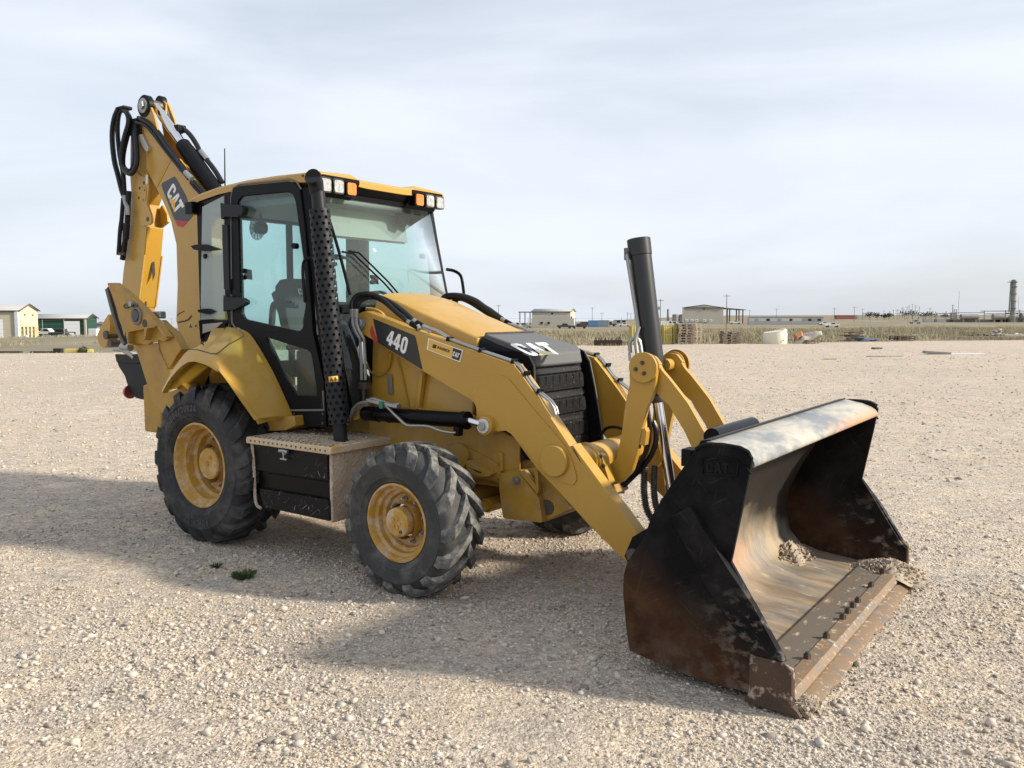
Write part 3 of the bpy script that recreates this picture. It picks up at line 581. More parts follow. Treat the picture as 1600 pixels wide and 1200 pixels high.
# nose
def nose_sec(x, zc, yr, zr, zb):
    h = [(0, zc), (-yr+.03, zr+.004), (-yr, zr-.02), (-yr-.03, zr-.12), (-yr-.035, zb)]
    return [(x, y, z) for y, z in h]+[(x, -y, z) for y, z in h[:0:-1]]
b = MB(); b.loft([nose_sec(2.21, 1.655, .33, 1.628, .95), nose_sec(2.40, 1.60, .33, 1.575, .95), nose_sec(2.58, 1.54, .33, 1.525, .9)]); nose = b.build('nose_cowl', BLKM, BH, bevel=.01)
zt = lambda x: 1.657-.252*(x-2.205)
tp = [(x, y, z) for x, y, z in [(2.225, -.30, zt(2.225)), (2.225, .30, zt(2.225)), (2.60, .325, zt(2.60)), (2.645, .30, 1.525), (2.645, -.30, 1.525), (2.60, -.325, zt(2.60))]]
b = MB(); n = len(tp); b.prism_dir([Vector(p)+Vector((0, 0, .006)) for p in tp], (0, 0, -.05)); ntop = b.build('nose_panel', NOSE, BH, bevel=.012, seg=3)
b = MB(); b.tube([(2.245, -.30, zt(2.245)+.012), (2.245, .29, zt(2.245)+.012)], .006, 6); b.build('panel_hinge', DSTL, ntop)
b = MB(); b.loft([[(2.600, y, 1.55), (2.655, y, 1.53), (2.675, y, 1.44), (2.62, y, 1.43)] for y in (-.325, .285)]); b.build('nose_fascia', NOSE, BH, bevel=.02, seg=3)
for sy in (-1, 1):
    b = MB(); b.loft([[(x-.40, sy*(.335+w_*.3), z), (x+.022, sy*(.340+w_), z), (x+.022, sy*(.356+w_), z), (x-.40, sy*(.356+w_*.3), z)] for x, z, w_ in [(2.50, 1.53, 0), (2.57, 1.545, 0), (2.625, 1.52, 0), (2.665, 1.45, .005), (2.695, 1.25, .035), (2.72, 1.0, .075), (2.74, .84, .085)]]); b.build('grille_surround', BLKM, BH, bevel=.01)
    b = MB(); b.tube([(x+.022, sy*(.352+w_), z) for x, z, w_ in [(2.57, 1.535, 0), (2.625, 1.515, 0), (2.665, 1.45, .005), (2.695, 1.25, .035), (2.72, 1.0, .075), (2.74, .84, .085)]], .007, 6); b.build('surround_trim', SEAL, BH)
b = MB(); b.loft([[(x, -y, z), (x, y, z), (x-.35, y, z), (x-.35, -y, z)] for x, y, z in ((2.625, .33, 1.46), (2.64, .37, 1.2), (2.655, .43, .83))]); b.build('grille_backing', GRIL, BH)
for k, (za, zb_, xo) in enumerate([(1.425, 1.385, 0), (1.375, 1.265, .012), (1.255, 1.205, 0), (1.195, 1.095, .012), (1.085, 1.035, 0), (1.025, .925, .012), (.915, .86, 0)]):
    b = MB(); ye = .30+(1.43-(za+zb_)/2)*.20
    b.prism_dir([(2.642+xo, -ye, za), (2.642+xo, ye-.02, za), (2.642+xo, ye, za-.015), (2.650+xo, ye, zb_+.01), (2.650+xo, ye-.02, zb_), (2.650+xo, -ye, zb_)], (-.03, 0, 0)); g = b.build('grille_panel', GRIL, BH, bevel=.004)
    if xo:
        b = MB(); nrow = 11
        for i in range(nrow):
            z = za-.008-(za-zb_-.016)*i/(nrow-1); xx = 2.642+xo+.008*(i/(nrow-1))
            b.box((xx+.002, -.005, z), (.005, 2*ye-.06, .0045))
        for y in [v*.0875-.26 for v in range(7)]: b.box((2.648+xo, y, (za+zb_)/2), (.006, .006, za-zb_-.012))
        b.build('grille_louvre', GRIL, g)
# logo lettering on the nose panel
NP0 = (2.205, 0, 1.664); NN = (.252, 0, 1.0)
b = MB(); letters(b, 'CAT', [(2.752,-0.493,1.526),(2.764,-0.142,1.523),(2.497,0.066,1.59),(2.49,-0.38,1.592)], (.252, 0, 1)); b.build('logo_lettering', WHT, ntop)
b = MB(); tq = [Vector(p)+Vector((0, 0, .0022)) for p in [(2.759,-0.408,1.524),(2.761,-0.204,1.524),(2.653,-0.236,1.551)]]; b.add(tq, [[0, 1, 2]]); b.build('logo_triangle', mat('faded_yellow_print', (.66, .56, .28), .5), ntop)
# ================================================================ cab
SY = -.705
for s in (1, -1):
    yo = SY*s; d_ = -.03*s
    # door with two panes
    do = [(0.023,2.701),(0.057,2.768),(0.141,2.786),(0.709,2.772),(0.796,2.75),(0.844,2.698),(0.891,2.425),(0.939,1.873)]+[(0.955,1.658),(1.06,1.298),(1.076,1.098),(0.69,1.069),(0.495,1.282),(0.289,1.571),(0.2,1.633),(0.06,1.687),(0.016,1.731),(0.015,1.933)]
    h1 = [(0.116,2.67),(0.167,2.705),(0.707,2.694),(0.766,2.671),(0.795,2.615),(0.87,2.173),(0.886,1.97)]+[(0.878,1.845),(0.846,1.687),(0.8,1.658),(0.756,1.664),(0.147,1.748),(0.113,1.79)]
    h2 = [(0.409,1.612),(0.907,1.519),(0.933,1.491),(0.99,1.211),(0.97,1.185),(0.751,1.177),(0.636,1.289)]
    b = MB(); b.holed(do, [fillet(h1, .02), fillet(h2, .02)], -.715*s, -.675*s); dr = b.build('cab_door', BLKM, BH, bevel=.006)
    b = MB(); b.prism(h1, -.703*s, -.697*s); b.build('window_pane', GLS, dr)
    b = MB(); b.prism(h2, -.703*s, -.697*s); b.build('window_pane', GLS, dr)
    sl = [(0.017,1.954),(0.017,1.731),(0.061,1.687),(0.202,1.633),(0.29,1.572),(0.496,1.282),(0.691,1.069),(1.077,1.098),(1.069,1.24)]
    b = MB(); b.tube([(x-.012, -.716*s, z-.012) for x, z in sl], .009, 6); b.build('door_seal', SEAL, dr)
    sl = [(0.006,2.06),(0.029,2.7),(0.06,2.772),(0.142,2.793),(0.711,2.779),(0.806,2.755),(0.857,2.697)]
    b = MB(); b.tube([(x, -.712*s, z+.006) for x, z in sl], .007, 6); b.build('door_seal', SEAL, dr)
    for pl_, nm in (([(-0.037,2.665),(0.054,2.644),(0.204,2.63),(0.25,2.602),(0.23,2.558),(0.17,2.539),(0.02,2.553),(-0.035,2.533)], 'hinge'), ([(-0.033,1.939),(0.034,1.92),(0.169,1.918),(0.238,1.894),(0.237,1.868),(0.098,1.822),(0.021,1.822),(-0.04,1.806)], 'hinge')):
        b = MB(); b.prism(fillet(pl_, .012), -.765*s, -.715*s); b.build('door_hinge', DGREY, dr, bevel=.012, seg=3)
    b = MB(); b.prism(fillet([(0.851,1.835),(0.895,1.805),(0.899,1.556),(0.843,1.562),(0.828,1.656),(0.815,1.736)], .01), -.69*s, -.66*s); b.build('door_latch', BLK, dr, bevel=.006)
    b = MB(); b.prism(fillet([(0.502,1.892),(0.55,1.902),(0.627,1.901),(0.66,1.888),(0.649,1.866),(0.533,1.865)], .008), -.69*s, -.65*s); b.build('door_handle', BLK, dr, bevel=.005)
    b = MB(); q = [(0.775,2.293)][0]; b.cyl((q[0], -.73*s, q[1]), (q[0], -.69*s, q[1]), .022, n=14); b.build('window_knob', BLK, dr)
    b = MB(); q = [(0.158,2.127),(0.155,2.076)]; [b.cyl((u, -.72*s, v), (u, -.69*s, v), .018, n=12) for u, v in q]; b.prism(fillet([(0.153,2.147),(0.241,2.132),(0.246,2.055),(0.149,2.067)], .01), -.70*s, -.695*s); b.build('window_catch', BLKM, dr)
    # rear quarter window
    qw = [(-0.364,2.662),(-0.071,2.728),(-0.095,1.89)]+[(-0.105,1.752),(-0.435,1.74)]
    b = MB(); b.prism(qw, -.705*s, -.699*s); qo = b.build('quarter_window', glass_mat('quarter_glass', (.8, .88, .87), dust=.30) if s == 1 else GLS, BH)  # diffuse share paints in sky and ground mirrored by the pane
    b = MB(); b.prism(fillet([(-0.496,2.348),(-0.44,2.356),(-0.299,2.352),(-0.11,2.305),(-0.301,2.298),(-0.454,2.317)], .006), -.735*s, -.70*s); b.build('window_latch', BLKM, qo, bevel=.003)
    b = MB(); b.prism(fillet([(-0.436,1.822),(-0.347,1.83),(-0.293,1.832),(-0.208,1.809),(-0.295,1.786),(-0.349,1.793),(-0.426,1.803)], .005), -.73*s, -.70*s); b.build('window_latch', BLKM, qo, bevel=.003)
    b = MB(); q = [(-0.335,2.26)][0]; b.cyl((q[0], -.72*s, q[1]), (q[0], -.70*s, q[1]), .02, n=12); b.build('window_knob', BLKM, qo, bevel=.003)
    b = MB(); b.prism([(-0.47,1.733),(-0.091,1.741),(-0.061,1.722),(-0.103,1.709),(-0.126,1.663),(-0.421,1.614),(-0.456,1.58)], -.70*s, -.67*s); b.build('quarter_sill', BLKM, BH, bevel=.004)
    b = MB(); b.prism([(-0.409,1.703),(-0.134,1.722),(-0.243,1.662),(-0.413,1.627)], -.704*s, -.69*s); b.build('lower_pane', BLIND, BH)
    # posts
    b = MB(); b.prism([(-0.088,2.739),(0.029,2.776),(0.006,2.61),(-0.024,1.879)]+[(0.012,1.721),(-0.038,1.677),(-0.07,1.742)]+[(-0.105,1.88)], -.70*s, -.62*s); b.build('centre_post', BLKM, BH, bevel=.004)
    b = MB(); b.prism(fillet([(-0.067,2.499),(0.005,2.49),(0.005,1.979),(-0.065,1.985)], .006), -.735*s, -.70*s); b.build('hinge_cover', DGREY, BH, bevel=.006)
    b = MB()
    b.loft([[(x0, -.70*s, z), (x1, -.685*s, z), (x1, -.63*s, z), (x0, -.64*s, z)] for x0, x1, z in [(.845, .915, 2.72), (.885, .97, 2.45), (.925, 1.04, 2.15), (.96, 1.11, 1.87), (1.02, 1.20, 1.5), (1.075, 1.29, 1.06)]]); b.build('front_pillar', BLKM, BH, bevel=.008)
    b = MB(); b.loft([[(-.46, -.69*s, z), (-.40, -.69*s, z), (-.40, -.60*s, z), (-.46, -.60*s, z)] for z in (1.0, 2.68)]); b.build('rear_post', BLKM, BH)
    # side header under the roof
    b = MB(); b.prism([(-0.565,2.724),(-0.39,2.733),(-0.046,2.782),(0.314,2.792),(0.68,2.801),(0.766,2.762),(0.892,2.752),(0.891,2.714),(0.812,2.725),(0.679,2.778),(0.107,2.792),(-0.079,2.73),(-0.386,2.665)], -.69*s, -.60*s); b.build('side_header', BLK, BH)
    b = MB(); b.prism([(0.72,1.057),(1.075,1.081),(1.075,0.959),(0.75,0.949)], -.715*s, -.62*s); si = b.build('cab_sill', BLKM, BH, bevel=.006)
    for u, v in [(0.735,1.035),(1.053,1.057),(0.766,0.976),(1.051,0.987)]: bolt((u, -.715*s, v), (0, -s, 0), .012, .008, parent=si)
    b = MB(); b.loft([[(1.10, -.66*s, 1.86), (1.31, -.66*s, 1.10)], [(1.10, -.43*s, 1.86), (1.31, -.43*s, 1.10)]], ring=False, caps=False); b.build('lower_windshield', glass_mat('lower_glass', (.16, .27, .27), dust=.04), BH, thick=.006, flat=True)
# windshield, rear window, firewall, floor
b = MB(); b.loft([[(.925, -.625, 2.68), (.925, .625, 2.68)], [(1.115, -.64, 1.86), (1.115, .64, 1.86)]], ring=False); b.build('windshield', GLSF, BH, thick=.006, flat=True)
b = MB(); b.box((.92, 0, 2.70), (.06, 1.28, .06)); b.build('front_header', BLK, BH)
b = MB(); b.loft([[(1.10, -.60, 1.86), (1.14, -.60, 1.84), (1.14, -.60, 1.80)], [(1.10, .60, 1.86), (1.14, .60, 1.84), (1.14, .60, 1.80)]]); b.build('windshield_seal', BLKM, BH)
b = MB(); b.loft([[(-.43, -.60, 2.62), (-.43, .60, 2.62)], [(-.47, -.60, 1.35), (-.47, .60, 1.35)]], ring=False); b.build('rear_window', GLS, BH, thick=.006, flat=True)
b = MB(); b.box((-.44, 0, 2.65), (.06, 1.25, .10)); b.box((-.45, 0, 1.28), (.05, 1.25, .16)); b.box((-.44, .25, 1.95), (.04, .05, 1.3)); b.build('rear_frame', BLKM, BH, bevel=.004)
b = MB(); b.box((.35, 0, 1.07), (1.5, 1.28, .05)); b.build('cab_floor', BLKM, BH)
b = MB(); b.prism([(1.06, 1.06), (1.24, 1.06), (1.10, 1.80), (.98, 1.84), (.92, 1.72), (1.0, 1.5)], -.42, .42); b.build('dashboard', DGREY, BH, bevel=.02)
b = MB(); b.prism([(-.38, 1.1), (-.38, 1.55), (-.1, 1.55), (0, 1.1)], -.62, -.40); b.prism([(-.38, 1.1), (-.38, 1.55), (-.1, 1.55), (0, 1.1)], .40, .62); b.build('side_console', INTG, BH, bevel=.04, seg=3)
b = MB(); b.box((.28, 0, 2.655), (1.30, 1.24, .07)); b.build('headliner', INTG, BH, bevel=.02)
b = MB(); b.box((.80, -.05, 2.50), (.012, 1.02, .22), rot=Matrix.Rotation(R(-12), 3, 'Y')); b.cyl((.79, -.56, 2.39), (.79, .46, 2.39), .010, n=8); b.build('roller_blind', BLIND, BH)
# seat
b = MB()
b.loft([[(.02, y*.24, 1.48), (.50, y*.25, 1.50), (.54, y*.24, 1.57), (.46, y*.24, 1.62), (.1, y*.23, 1.60)] for y in (-1, 1)]); seat = b.build('operator_seat', SEATM, BH, bevel=.04, seg=3)
b = MB(); b.loft([[(x-.06, -w_, z), (x+.02, -w_*.9, z), (x+.05, -w_*.6, z), (x+.05, w_*.6, z), (x+.02, w_*.9, z), (x-.06, w_, z)] for x, w_, z in [(.10, .22, 1.58), (.07, .25, 1.7), (.02, .25, 1.9), (-.02, .22, 2.02), (-.04, .15, 2.08), (-.045, .08, 2.09)]]); b.build('backrest', SEATM, seat, bevel=.02, seg=2)
b = MB(); letters(b, 'CAT', [(.055, -.075, 1.955), (.055, .045, 1.955), (.045, .045, 2.005), (.045, -.075, 2.005)], (1, 0, .1)); b.build('backrest_lettering', WHT, seat)
for s in (1, -1):
    b = MB(); b.tube([(-.04, -.29*s, 1.70), (.0, -.30*s, 1.85), (.06, -.30*s, 1.87), (.30, -.30*s, 1.86)], .028, 8, 4); b.build('armrest', SEATM, seat)
b = MB(); b.box((.26, 0, 1.28), (.30, .34, .40)); b.build('seat_base', DGREY, seat, bevel=.02)
b = MB(); b.tube([(.98, 0, 1.15), (.90, 0, 1.55), (.78, 0, 1.86)], .04, 10); sc = b.build('steering_column', DGREY, BH)
b = MB(); ax = Vector((-.45, 0, .9)).normalized(); c0 = Vector((.77, 0, 1.88)); u = ax.orthogonal().normalized(); v = ax.cross(u)
b.tube([c0+(u*math.cos(2*math.pi*i/28)+v*math.sin(2*math.pi*i/28))*.185 for i in range(29)], .014, 8); [b.tube([c0, c0+(u*math.cos(a)+v*math.sin(a))*.185], .012, 6) for a in (0, 2.1, 4.2)]; b.cyl(c0-ax*.02, c0+ax*.02, .05, n=14); b.build('steering_wheel', BLK, sc)
for y in (-.33, -.22, .25):
    b = MB(); b.tube([(.45, y, 1.5), (.50, y, 1.8), (.48, y, 1.92)], .009, 6); b.lathe((.478, y, 1.94), [(.001, .035), (.02, .02), (.024, 0), (.015, -.03), (.001, -.035)], 10, axis=(0, 0, 1)); b.build('control_lever', BLK, BH)
# cab fan seen through the door glass
fc = Vector([(-0.058,-0.4,2.5)][0]); b = MB()
for k in range(9): b.tube([fc+Vector((.10*math.cos(a)*(k+1)/9, 0, .10*math.sin(a)*(k+1)/9)) for a in [2*math.pi*i/20 for i in range(21)]], .003, 5)
for k in range(12): a = k*math.pi/6; b.tube([fc, fc+Vector((.1*math.cos(a), 0, .1*math.sin(a)))], .003, 5)
b.cyl(fc+Vector((0, .0, 0)), fc+Vector((0, .07, 0)), .05, n=16); b.tube([fc+Vector((0, .05, 0)), fc+Vector((-.05, .05, .25))], .015, 8); b.build('cab_fan', BLKM, BH)
# ---- roof
rt = [(-0.558,2.739),(-0.465,2.767),(-0.348,2.787),(-0.03,2.826),(0.415,2.837),(0.774,2.83),(0.938,2.825)]
rz = lambda x: np.interp(x, [p[0] for p in rt], [p[1] for p in rt])
xsn = [rt[0][0], rt[0][0]+.04, -.40, -.15, .2, .55, .80, .93, 1.0, 1.03]
def rsec(y, k, drop):
    tp = [(x, y, float(rz(x))+k+(-drop*max(0, (x-.6)/.4)) - (.012 if x > 1.02 else 0)) for x in xsn]
    lo = [(x, y, p[2]-(.022 if i in (0,) else .05 if x < .8 else .052)) for i, (x, p) in enumerate(zip(xsn, tp))]
    return tp+lo[::-1]
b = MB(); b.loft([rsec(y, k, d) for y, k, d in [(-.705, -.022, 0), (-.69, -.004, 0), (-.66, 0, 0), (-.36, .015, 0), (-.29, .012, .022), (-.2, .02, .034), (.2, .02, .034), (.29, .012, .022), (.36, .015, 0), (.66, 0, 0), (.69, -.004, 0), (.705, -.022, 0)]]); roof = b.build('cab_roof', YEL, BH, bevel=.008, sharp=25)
for s in (1, -1):
    b = MB(); b.prism([(0.687,2.8),(0.754,2.781),(0.82,2.753),(0.911,2.747),(0.938,2.777),(0.933,2.812),(0.701,2.821)], -.712*s, -.66*s); b.build('roof_corner', YEL, roof, bevel=.008)
    for u, v in [(0.88,2.798),(0.922,2.806)]: bolt((u, -.712*s, v), (0, -s, 0), .011, .006, parent=roof)
b = MB(); b.prism([(.90, 2.785), (1.04, 2.80), (1.04, 2.77), (.94, 2.66), (.88, 2.66)], -.67, -.30); b.prism([(.90, 2.785), (1.04, 2.80), (1.04, 2.77), (.94, 2.66), (.88, 2.66)], .30, .67); b.prism([(.90, 2.765), (1.02, 2.765), (1.0, 2.75), (.93, 2.68), (.88, 2.66)], -.30, .30); b.build('roof_brow', BLK, BH)
def lamp(y, z, amber=False, w_=.105):
    b = MB(); x = 1.035
    b.loft([[(xx, y-a, z-a*.98), (xx, y+a, z-a*.98), (xx, y+a, z+a*.98), (xx, y-a, z+a*.98)] for xx, a in ((.93, w_*.36), (.98, w_*.5), (x, w_*.52))]); h = b.build('work_lamp' if not amber else 'turn_signal', BLK, BH, bevel=.01, seg=3)
    b = MB(); a = w_*.43; b.prism_dir([(x-.002, yy, zz) for yy, zz in fillet([(y-a, z-a), (y+a, z-a), (y+a, z+a), (y-a, z+a)], .02)], (.012, 0, 0)); b.build('lens', AMB if amber else LENS, h, bevel=.005)
    if not amber:
        b = MB(); a = w_*.49; b.tube([(x+.004, yy, zz) for yy, zz in fillet([(y-a, z-a), (y+a, z-a), (y+a, z+a), (y-a, z+a)], .02)]+[(x+.004, y-a+.02, z-a)], .004, 5); b.build('bezel', DSTL, h)
for s in (1, -1):
    lamp(-.636*s, 2.728); lamp(-.512*s, 2.730); lamp(-.382*s, 2.726, True)
# rear work lamps
for s in (1, -1):
    p = Vector([(-0.489,-0.7,2.658)][0]); p.y *= s; b = MB(); b.box(p, (.10, .10, .10)); b.tube([p+Vector((0, 0, .04)), p+Vector((.03, .04*s, .10))], .015, 6); b.build('rear_lamp', BLK, BH, bevel=.02, seg=3)
# antenna, mirrors behind the screen, hand rail
p = Vector([(-0.2,-0.6,2.86)][0]); q = Vector([(-0.19,-0.6,3.127)][0]); b = MB(); b.tube([p-Vector((0, 0, .05)), q], [.006, .004], 6); b.build('radio_antenna', BLK, BH)
b = MB(); b.prism_dir([(.90, y, z) for y, z in [(-.60, 2.62), (-.52, 2.62), (-.47, 2.57), (-.49, 2.52), (-.60, 2.52)]], (-.03, 0, 0)); b.build('interior_mirror', BLKM, BH, bevel=.008)
b = MB(); b.prism_dir([(.90, y, z) for y, z in [(.28, 2.64), (.58, 2.66), (.58, 2.52), (.45, 2.53), (.40, 2.55), (.36, 2.51), (.28, 2.53)]], (-.05, 0, 0)); b.build('interior_mirror', BLKM, BH, bevel=.008)
b = MB(); b.tube([(1.019,0.74,2.172),(1.057,0.8,2.16),(1.13,0.8,2.116),(1.156,0.8,2.018),(1.169,0.8,1.915)], .014, 8, 3); b.build('hand_rail', BLK, BH)
for t in [(0.942,0.7,2.591),(1.031,0.7,2.29),(1.087,0.7,2.039),(1.104,0.7,1.957)]:
    t = (t[0]-.07, t[1], t[2]); b = MB(); b.box(t, (.03, .03, .04)); b.build('hinge_block', BLK, BH, bevel=.004)
# wipers on the windshield (on the glass plane, 3 cm proud)
def wsp(y, z, off=.03): return (float(np.interp(z, [1.86, 2.68], [1.115, .925]))+off, y, z)
b = MB(); b.tube([wsp(-.59, 2.56), wsp(-.535, 2.25), wsp(-.50, 1.93)], .012, 6, 4); b.tube([wsp(-.52, 2.25, .045), wsp(-.42, 2.24, .06), wsp(-.15, 2.03, .06), wsp(.02, 1.88, .05)], .008, 6); b.tube([wsp(-.45, 2.26, .045), wsp(-.36, 2.25, .06), wsp(-.1, 2.04, .06), wsp(.07, 1.88, .05)], .008, 6); b.build('windshield_wiper', BLK, BH)
# ---- exhaust stack with perforated guard
ex0 = Vector([(1.313,-0.8,1.011)][0]); ex1 = Vector([(1.148,-0.8,2.525)][0]); exd = (ex1-ex0).normalized()
et = Vector([(1.147,-0.84,2.742)][0])
EO = Vector((.45, -.88, .14)).normalized()
b = MB(); b.tube([ex0-exd*.14, ex1, ex1+exd*.12, et-EO*.045+Vector((0, 0, -.10)), et-EO*.02+Vector((0, 0, -.03)), et+EO*.03], [.05, .05, .05, .05, .056, .060], 20)
stack = b.build('exhaust_stack', GUARD, BH)
b = MB(); b.lathe(et+EO*.03, [(.001, .002), (.054, .002), (.056, .000)], 24, axis=EO); b.build('exhaust_mouth', mat('mouth_dark', (.003, .003, .003), .9), stack)  # closed end: the pipe's inner darkness is painted as a black disc
ln = (ex1-ex0).length; rg = .074; rows = int(ln/.043); nc = 10; ch = ln/rows
a_ = exd.orthogonal().normalized(); b_ = exd.cross(a_)
b = MB(); vv = []; ff = []
def gp(an, t): return ex0+exd*t+(a_*math.cos(an)+b_*math.sin(an))*rg
for r_ in range(rows):
    for k in range(nc):
        cw = 2*math.pi/nc; ca = (k+(.5 if r_ % 2 else 0))*cw; ct = (r_+.5)*ch; o = len(vv)
        hr = .0128
        sq = []
        for q in range(12):
            an = 2*math.pi*q/12+math.pi/12; c, s_ = math.cos(an), math.sin(an); m_ = max(abs(c), abs(s_)); sq.append((c/m_, s_/m_))
            vv.append(gp(ca+c*hr/rg, ct+s_*hr))
        for (c, s_) in sq: vv.append(gp(ca+c*cw/2, ct+s_*ch/2))
        for q in range(12): ff.append([o+q, o+(q+1) % 12, o+12+(q+1) % 12, o+12+q])
b.add(vv, ff)
gd = b.build('exhaust_guard', GUARD, stack, sharp=60)
p = Vector([(1.271,-0.8,1.335)][0]); out_d = Vector((.62, -.78, 0)); pp = ex0+exd*((p-ex0).dot(exd)); ux = exd.cross(out_d).normalized()
b = MB(); c_ = pp+out_d*(rg+.003); b.quad(c_-ux*.033-exd*.02, c_+ux*.033-exd*.02, c_+ux*.033+exd*.02, c_-ux*.033+exd*.02); b.build('warning_sticker', YPR, stack, thick=.001)
b = MB(); c_ = c_+out_d*.002; b.add([c_-ux*.026-exd*.013, c_-ux*.002-exd*.013, c_-ux*.014+exd*.012], [[0, 1, 2]]); b.quad(c_+ux*.006-exd*.012, c_+ux*.026-exd*.012, c_+ux*.026-exd*.004, c_+ux*.006-exd*.004); b.quad(c_+ux*.012-exd*.002, c_+ux*.024-exd*.002, c_+ux*.018+exd*.012, c_+ux*.010+exd*.012); b.build('warning_symbol', DEC, stack)
b = MB(); b.tube([(1.0,-0.74,2.195),(0.944,-0.75,2.19),(0.91,-0.75,2.161),(0.901,-0.75,2.074),(0.921,-0.75,1.873)], .012, 6, 3); b.build('grab_bar', BLKM, BH)
# ================================================================ loader arms, cylinders, linkage
AO, AI = -.555, -.455
arm = [(1.225,1.728),(1.239,1.765),(1.27,1.791),(1.3,1.803),(1.336,1.81)]+[(1.831,1.672),(2.129,1.603),(2.669,1.469)]+[(2.669,1.46),(2.702,1.43),(2.867,1.245),(2.957,1.134),(3.167,0.885)]+[(3.102,0.996),(3.275,0.81),(3.553,0.515),(3.596,0.445),(3.522,0.302),(3.48,0.326),(3.223,0.512),(3.039,0.663),(2.847,0.811),(2.638,1.022),(2.597,1.039),(2.535,1.026)]+[(2.52,1.031),(2.481,1.004),(2.441,0.995),(2.391,1.009),(2.361,1.054),(2.367,1.151),(2.337,1.205)]+[(2.319,1.218),(2.093,1.311),(1.874,1.403),(1.61,1.517),(1.46,1.586),(1.28,1.654),(1.225,1.69)]
for s in (1, -1):
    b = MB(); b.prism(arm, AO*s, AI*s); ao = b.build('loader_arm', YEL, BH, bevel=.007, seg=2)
    dbl = fillet([(2.314,1.351),(2.542,1.401),(2.618,1.385)]+[(2.843,1.173),(2.982,1.051),(3.066,0.97),(3.102,0.906),(3.143,0.788),(3.118,0.745),(2.945,0.773),(2.887,0.815),(2.75,0.941),(2.642,1.027),(2.601,1.044),(2.539,1.031)]+[(2.526,1.04),(2.482,1.01),(2.443,0.999),(2.388,1.017),(2.368,1.071),(2.364,1.183),(2.329,1.244)], .025)
    b = MB(); b.prism(dbl, -.563*s, -.55*s); b.build('doubler_plate', YEL, ao, bevel=.004)
    q = [(2.983,0.883)][0]; b = MB(); b.lathe((q[0], -.56*s, q[1]), [(.10, 0), (.10, -.022*s), (.094, -.028*s), (.001, -.028*s)], 40); b.build('tube_boss', YEL, ao)
    q = [(2.459,1.065)][0]; b = MB(); b.cyl((q[0], -.56*s, q[1]), (q[0], -.605*s, q[1]), .062, n=28); b.build('pin_boss', YEL, ao, bevel=.004)
    b = MB(); b.cyl((q[0], -.605*s, q[1]), (q[0], -.622*s, q[1]), .048, n=28); b.build('pin_washer', mat('pin_washer_white', (.62, .61, .57), .4), ao, bevel=.004)
    b = MB(); b.cyl((q[0], -.622*s, q[1]), (q[0], -.638*s, q[1]), .027, n=20); b.build('pin_head', ZINC, ao, bevel=.003)
    # upper pivot pin
    q = [(1.297,1.724)][0]; b = MB(); b.lathe((q[0], -.555*s, q[1]), [(.032, 0), (.032, -.028*s), (.028, -.032*s), (.001, -.032*s)], 28); b.build('pivot_pin', ZINC, ao)
    b = MB(); b.prism(fillet([(1.32,1.759),(1.343,1.756),(1.351,1.724),(1.338,1.692),(1.305,1.668),(1.282,1.67),(1.286,1.686),(1.316,1.705),(1.325,1.729)], .006), -.578*s, -.555*s); b.build('pin_keeper', ZINC, ao, bevel=.004)
    for u, v in [(1.34,1.743),(1.299,1.675)]: bolt((u, -.576*s, v), (0, -s, 0), .012, .008, parent=ao, m=ZINC)
    # steel pipes along the top of the arm
    for k, off in enumerate((.0, .028)):
        pth = [Vector((x, (-.535+off)*s, z)) for x, z in [(1.849,1.703),(1.936,1.68),(2.0,1.663),(2.113,1.611),(2.386,1.538),(2.649,1.475)]+[(2.697,1.441),(2.781,1.337),(2.845,1.287),(2.921,1.239)]+[(2.957,1.196),(2.968,1.159)]]
        b = MB(); b.tube([p+Vector((0, 0, .010)) for p in pth], .0088, 8); b.build('steel_pipe', ZINC, ao)
    b = MB()
    for u, v in [(2.109,1.611),(2.382,1.54),(2.646,1.477)]+[(2.745,1.404),(2.846,1.298)]: b.box((u, -.525*s, v+.012), (.016, .062, .03), rot=Matrix.Rotation(R(20), 3, 'Y'))
    b.build('pipe_clamp', BLKM, ao, bevel=.003)
    # lift cylinder
    e0 = Vector([(1.359,-0.6,1.071)][0]); e1 = Vector([(2.322,-0.6,1.09)][0]); e2 = Vector([(2.455,-0.6,1.069)][0])
    for e in (e0, e1, e2): e.y *= s
    d = (e1-e0).normalized()
    b = MB(); b.lathe(e0, [(.001, .0), (.046, .0), (.052, .01), (.052, .14), (.056, .145), (.056, .155), (.050, .16), (.050, .25), (.056, .255), (.056, .265), (.052, .27), (.052, (e1-e0).length-.05), (.060, (e1-e0).length-.045), (.060, (e1-e0).length), (.001, (e1-e0).length)], 32, axis=d); lc = b.build('lift_cylinder', BLK, BH)
    b = MB(); b.cyl(e1, e2, .026, n=20); b.build('cylinder_rod', CHR, lc)
    b = MB(); b.cyl(e0-d*.09, e0+d*.01, .035, n=14); b.cyl(e0+Vector((-.06, -.03*s, 0)), e0+Vector((-.06, .05*s, 0)), .05, n=20); b.build('cylinder_eye', YELD, lc)
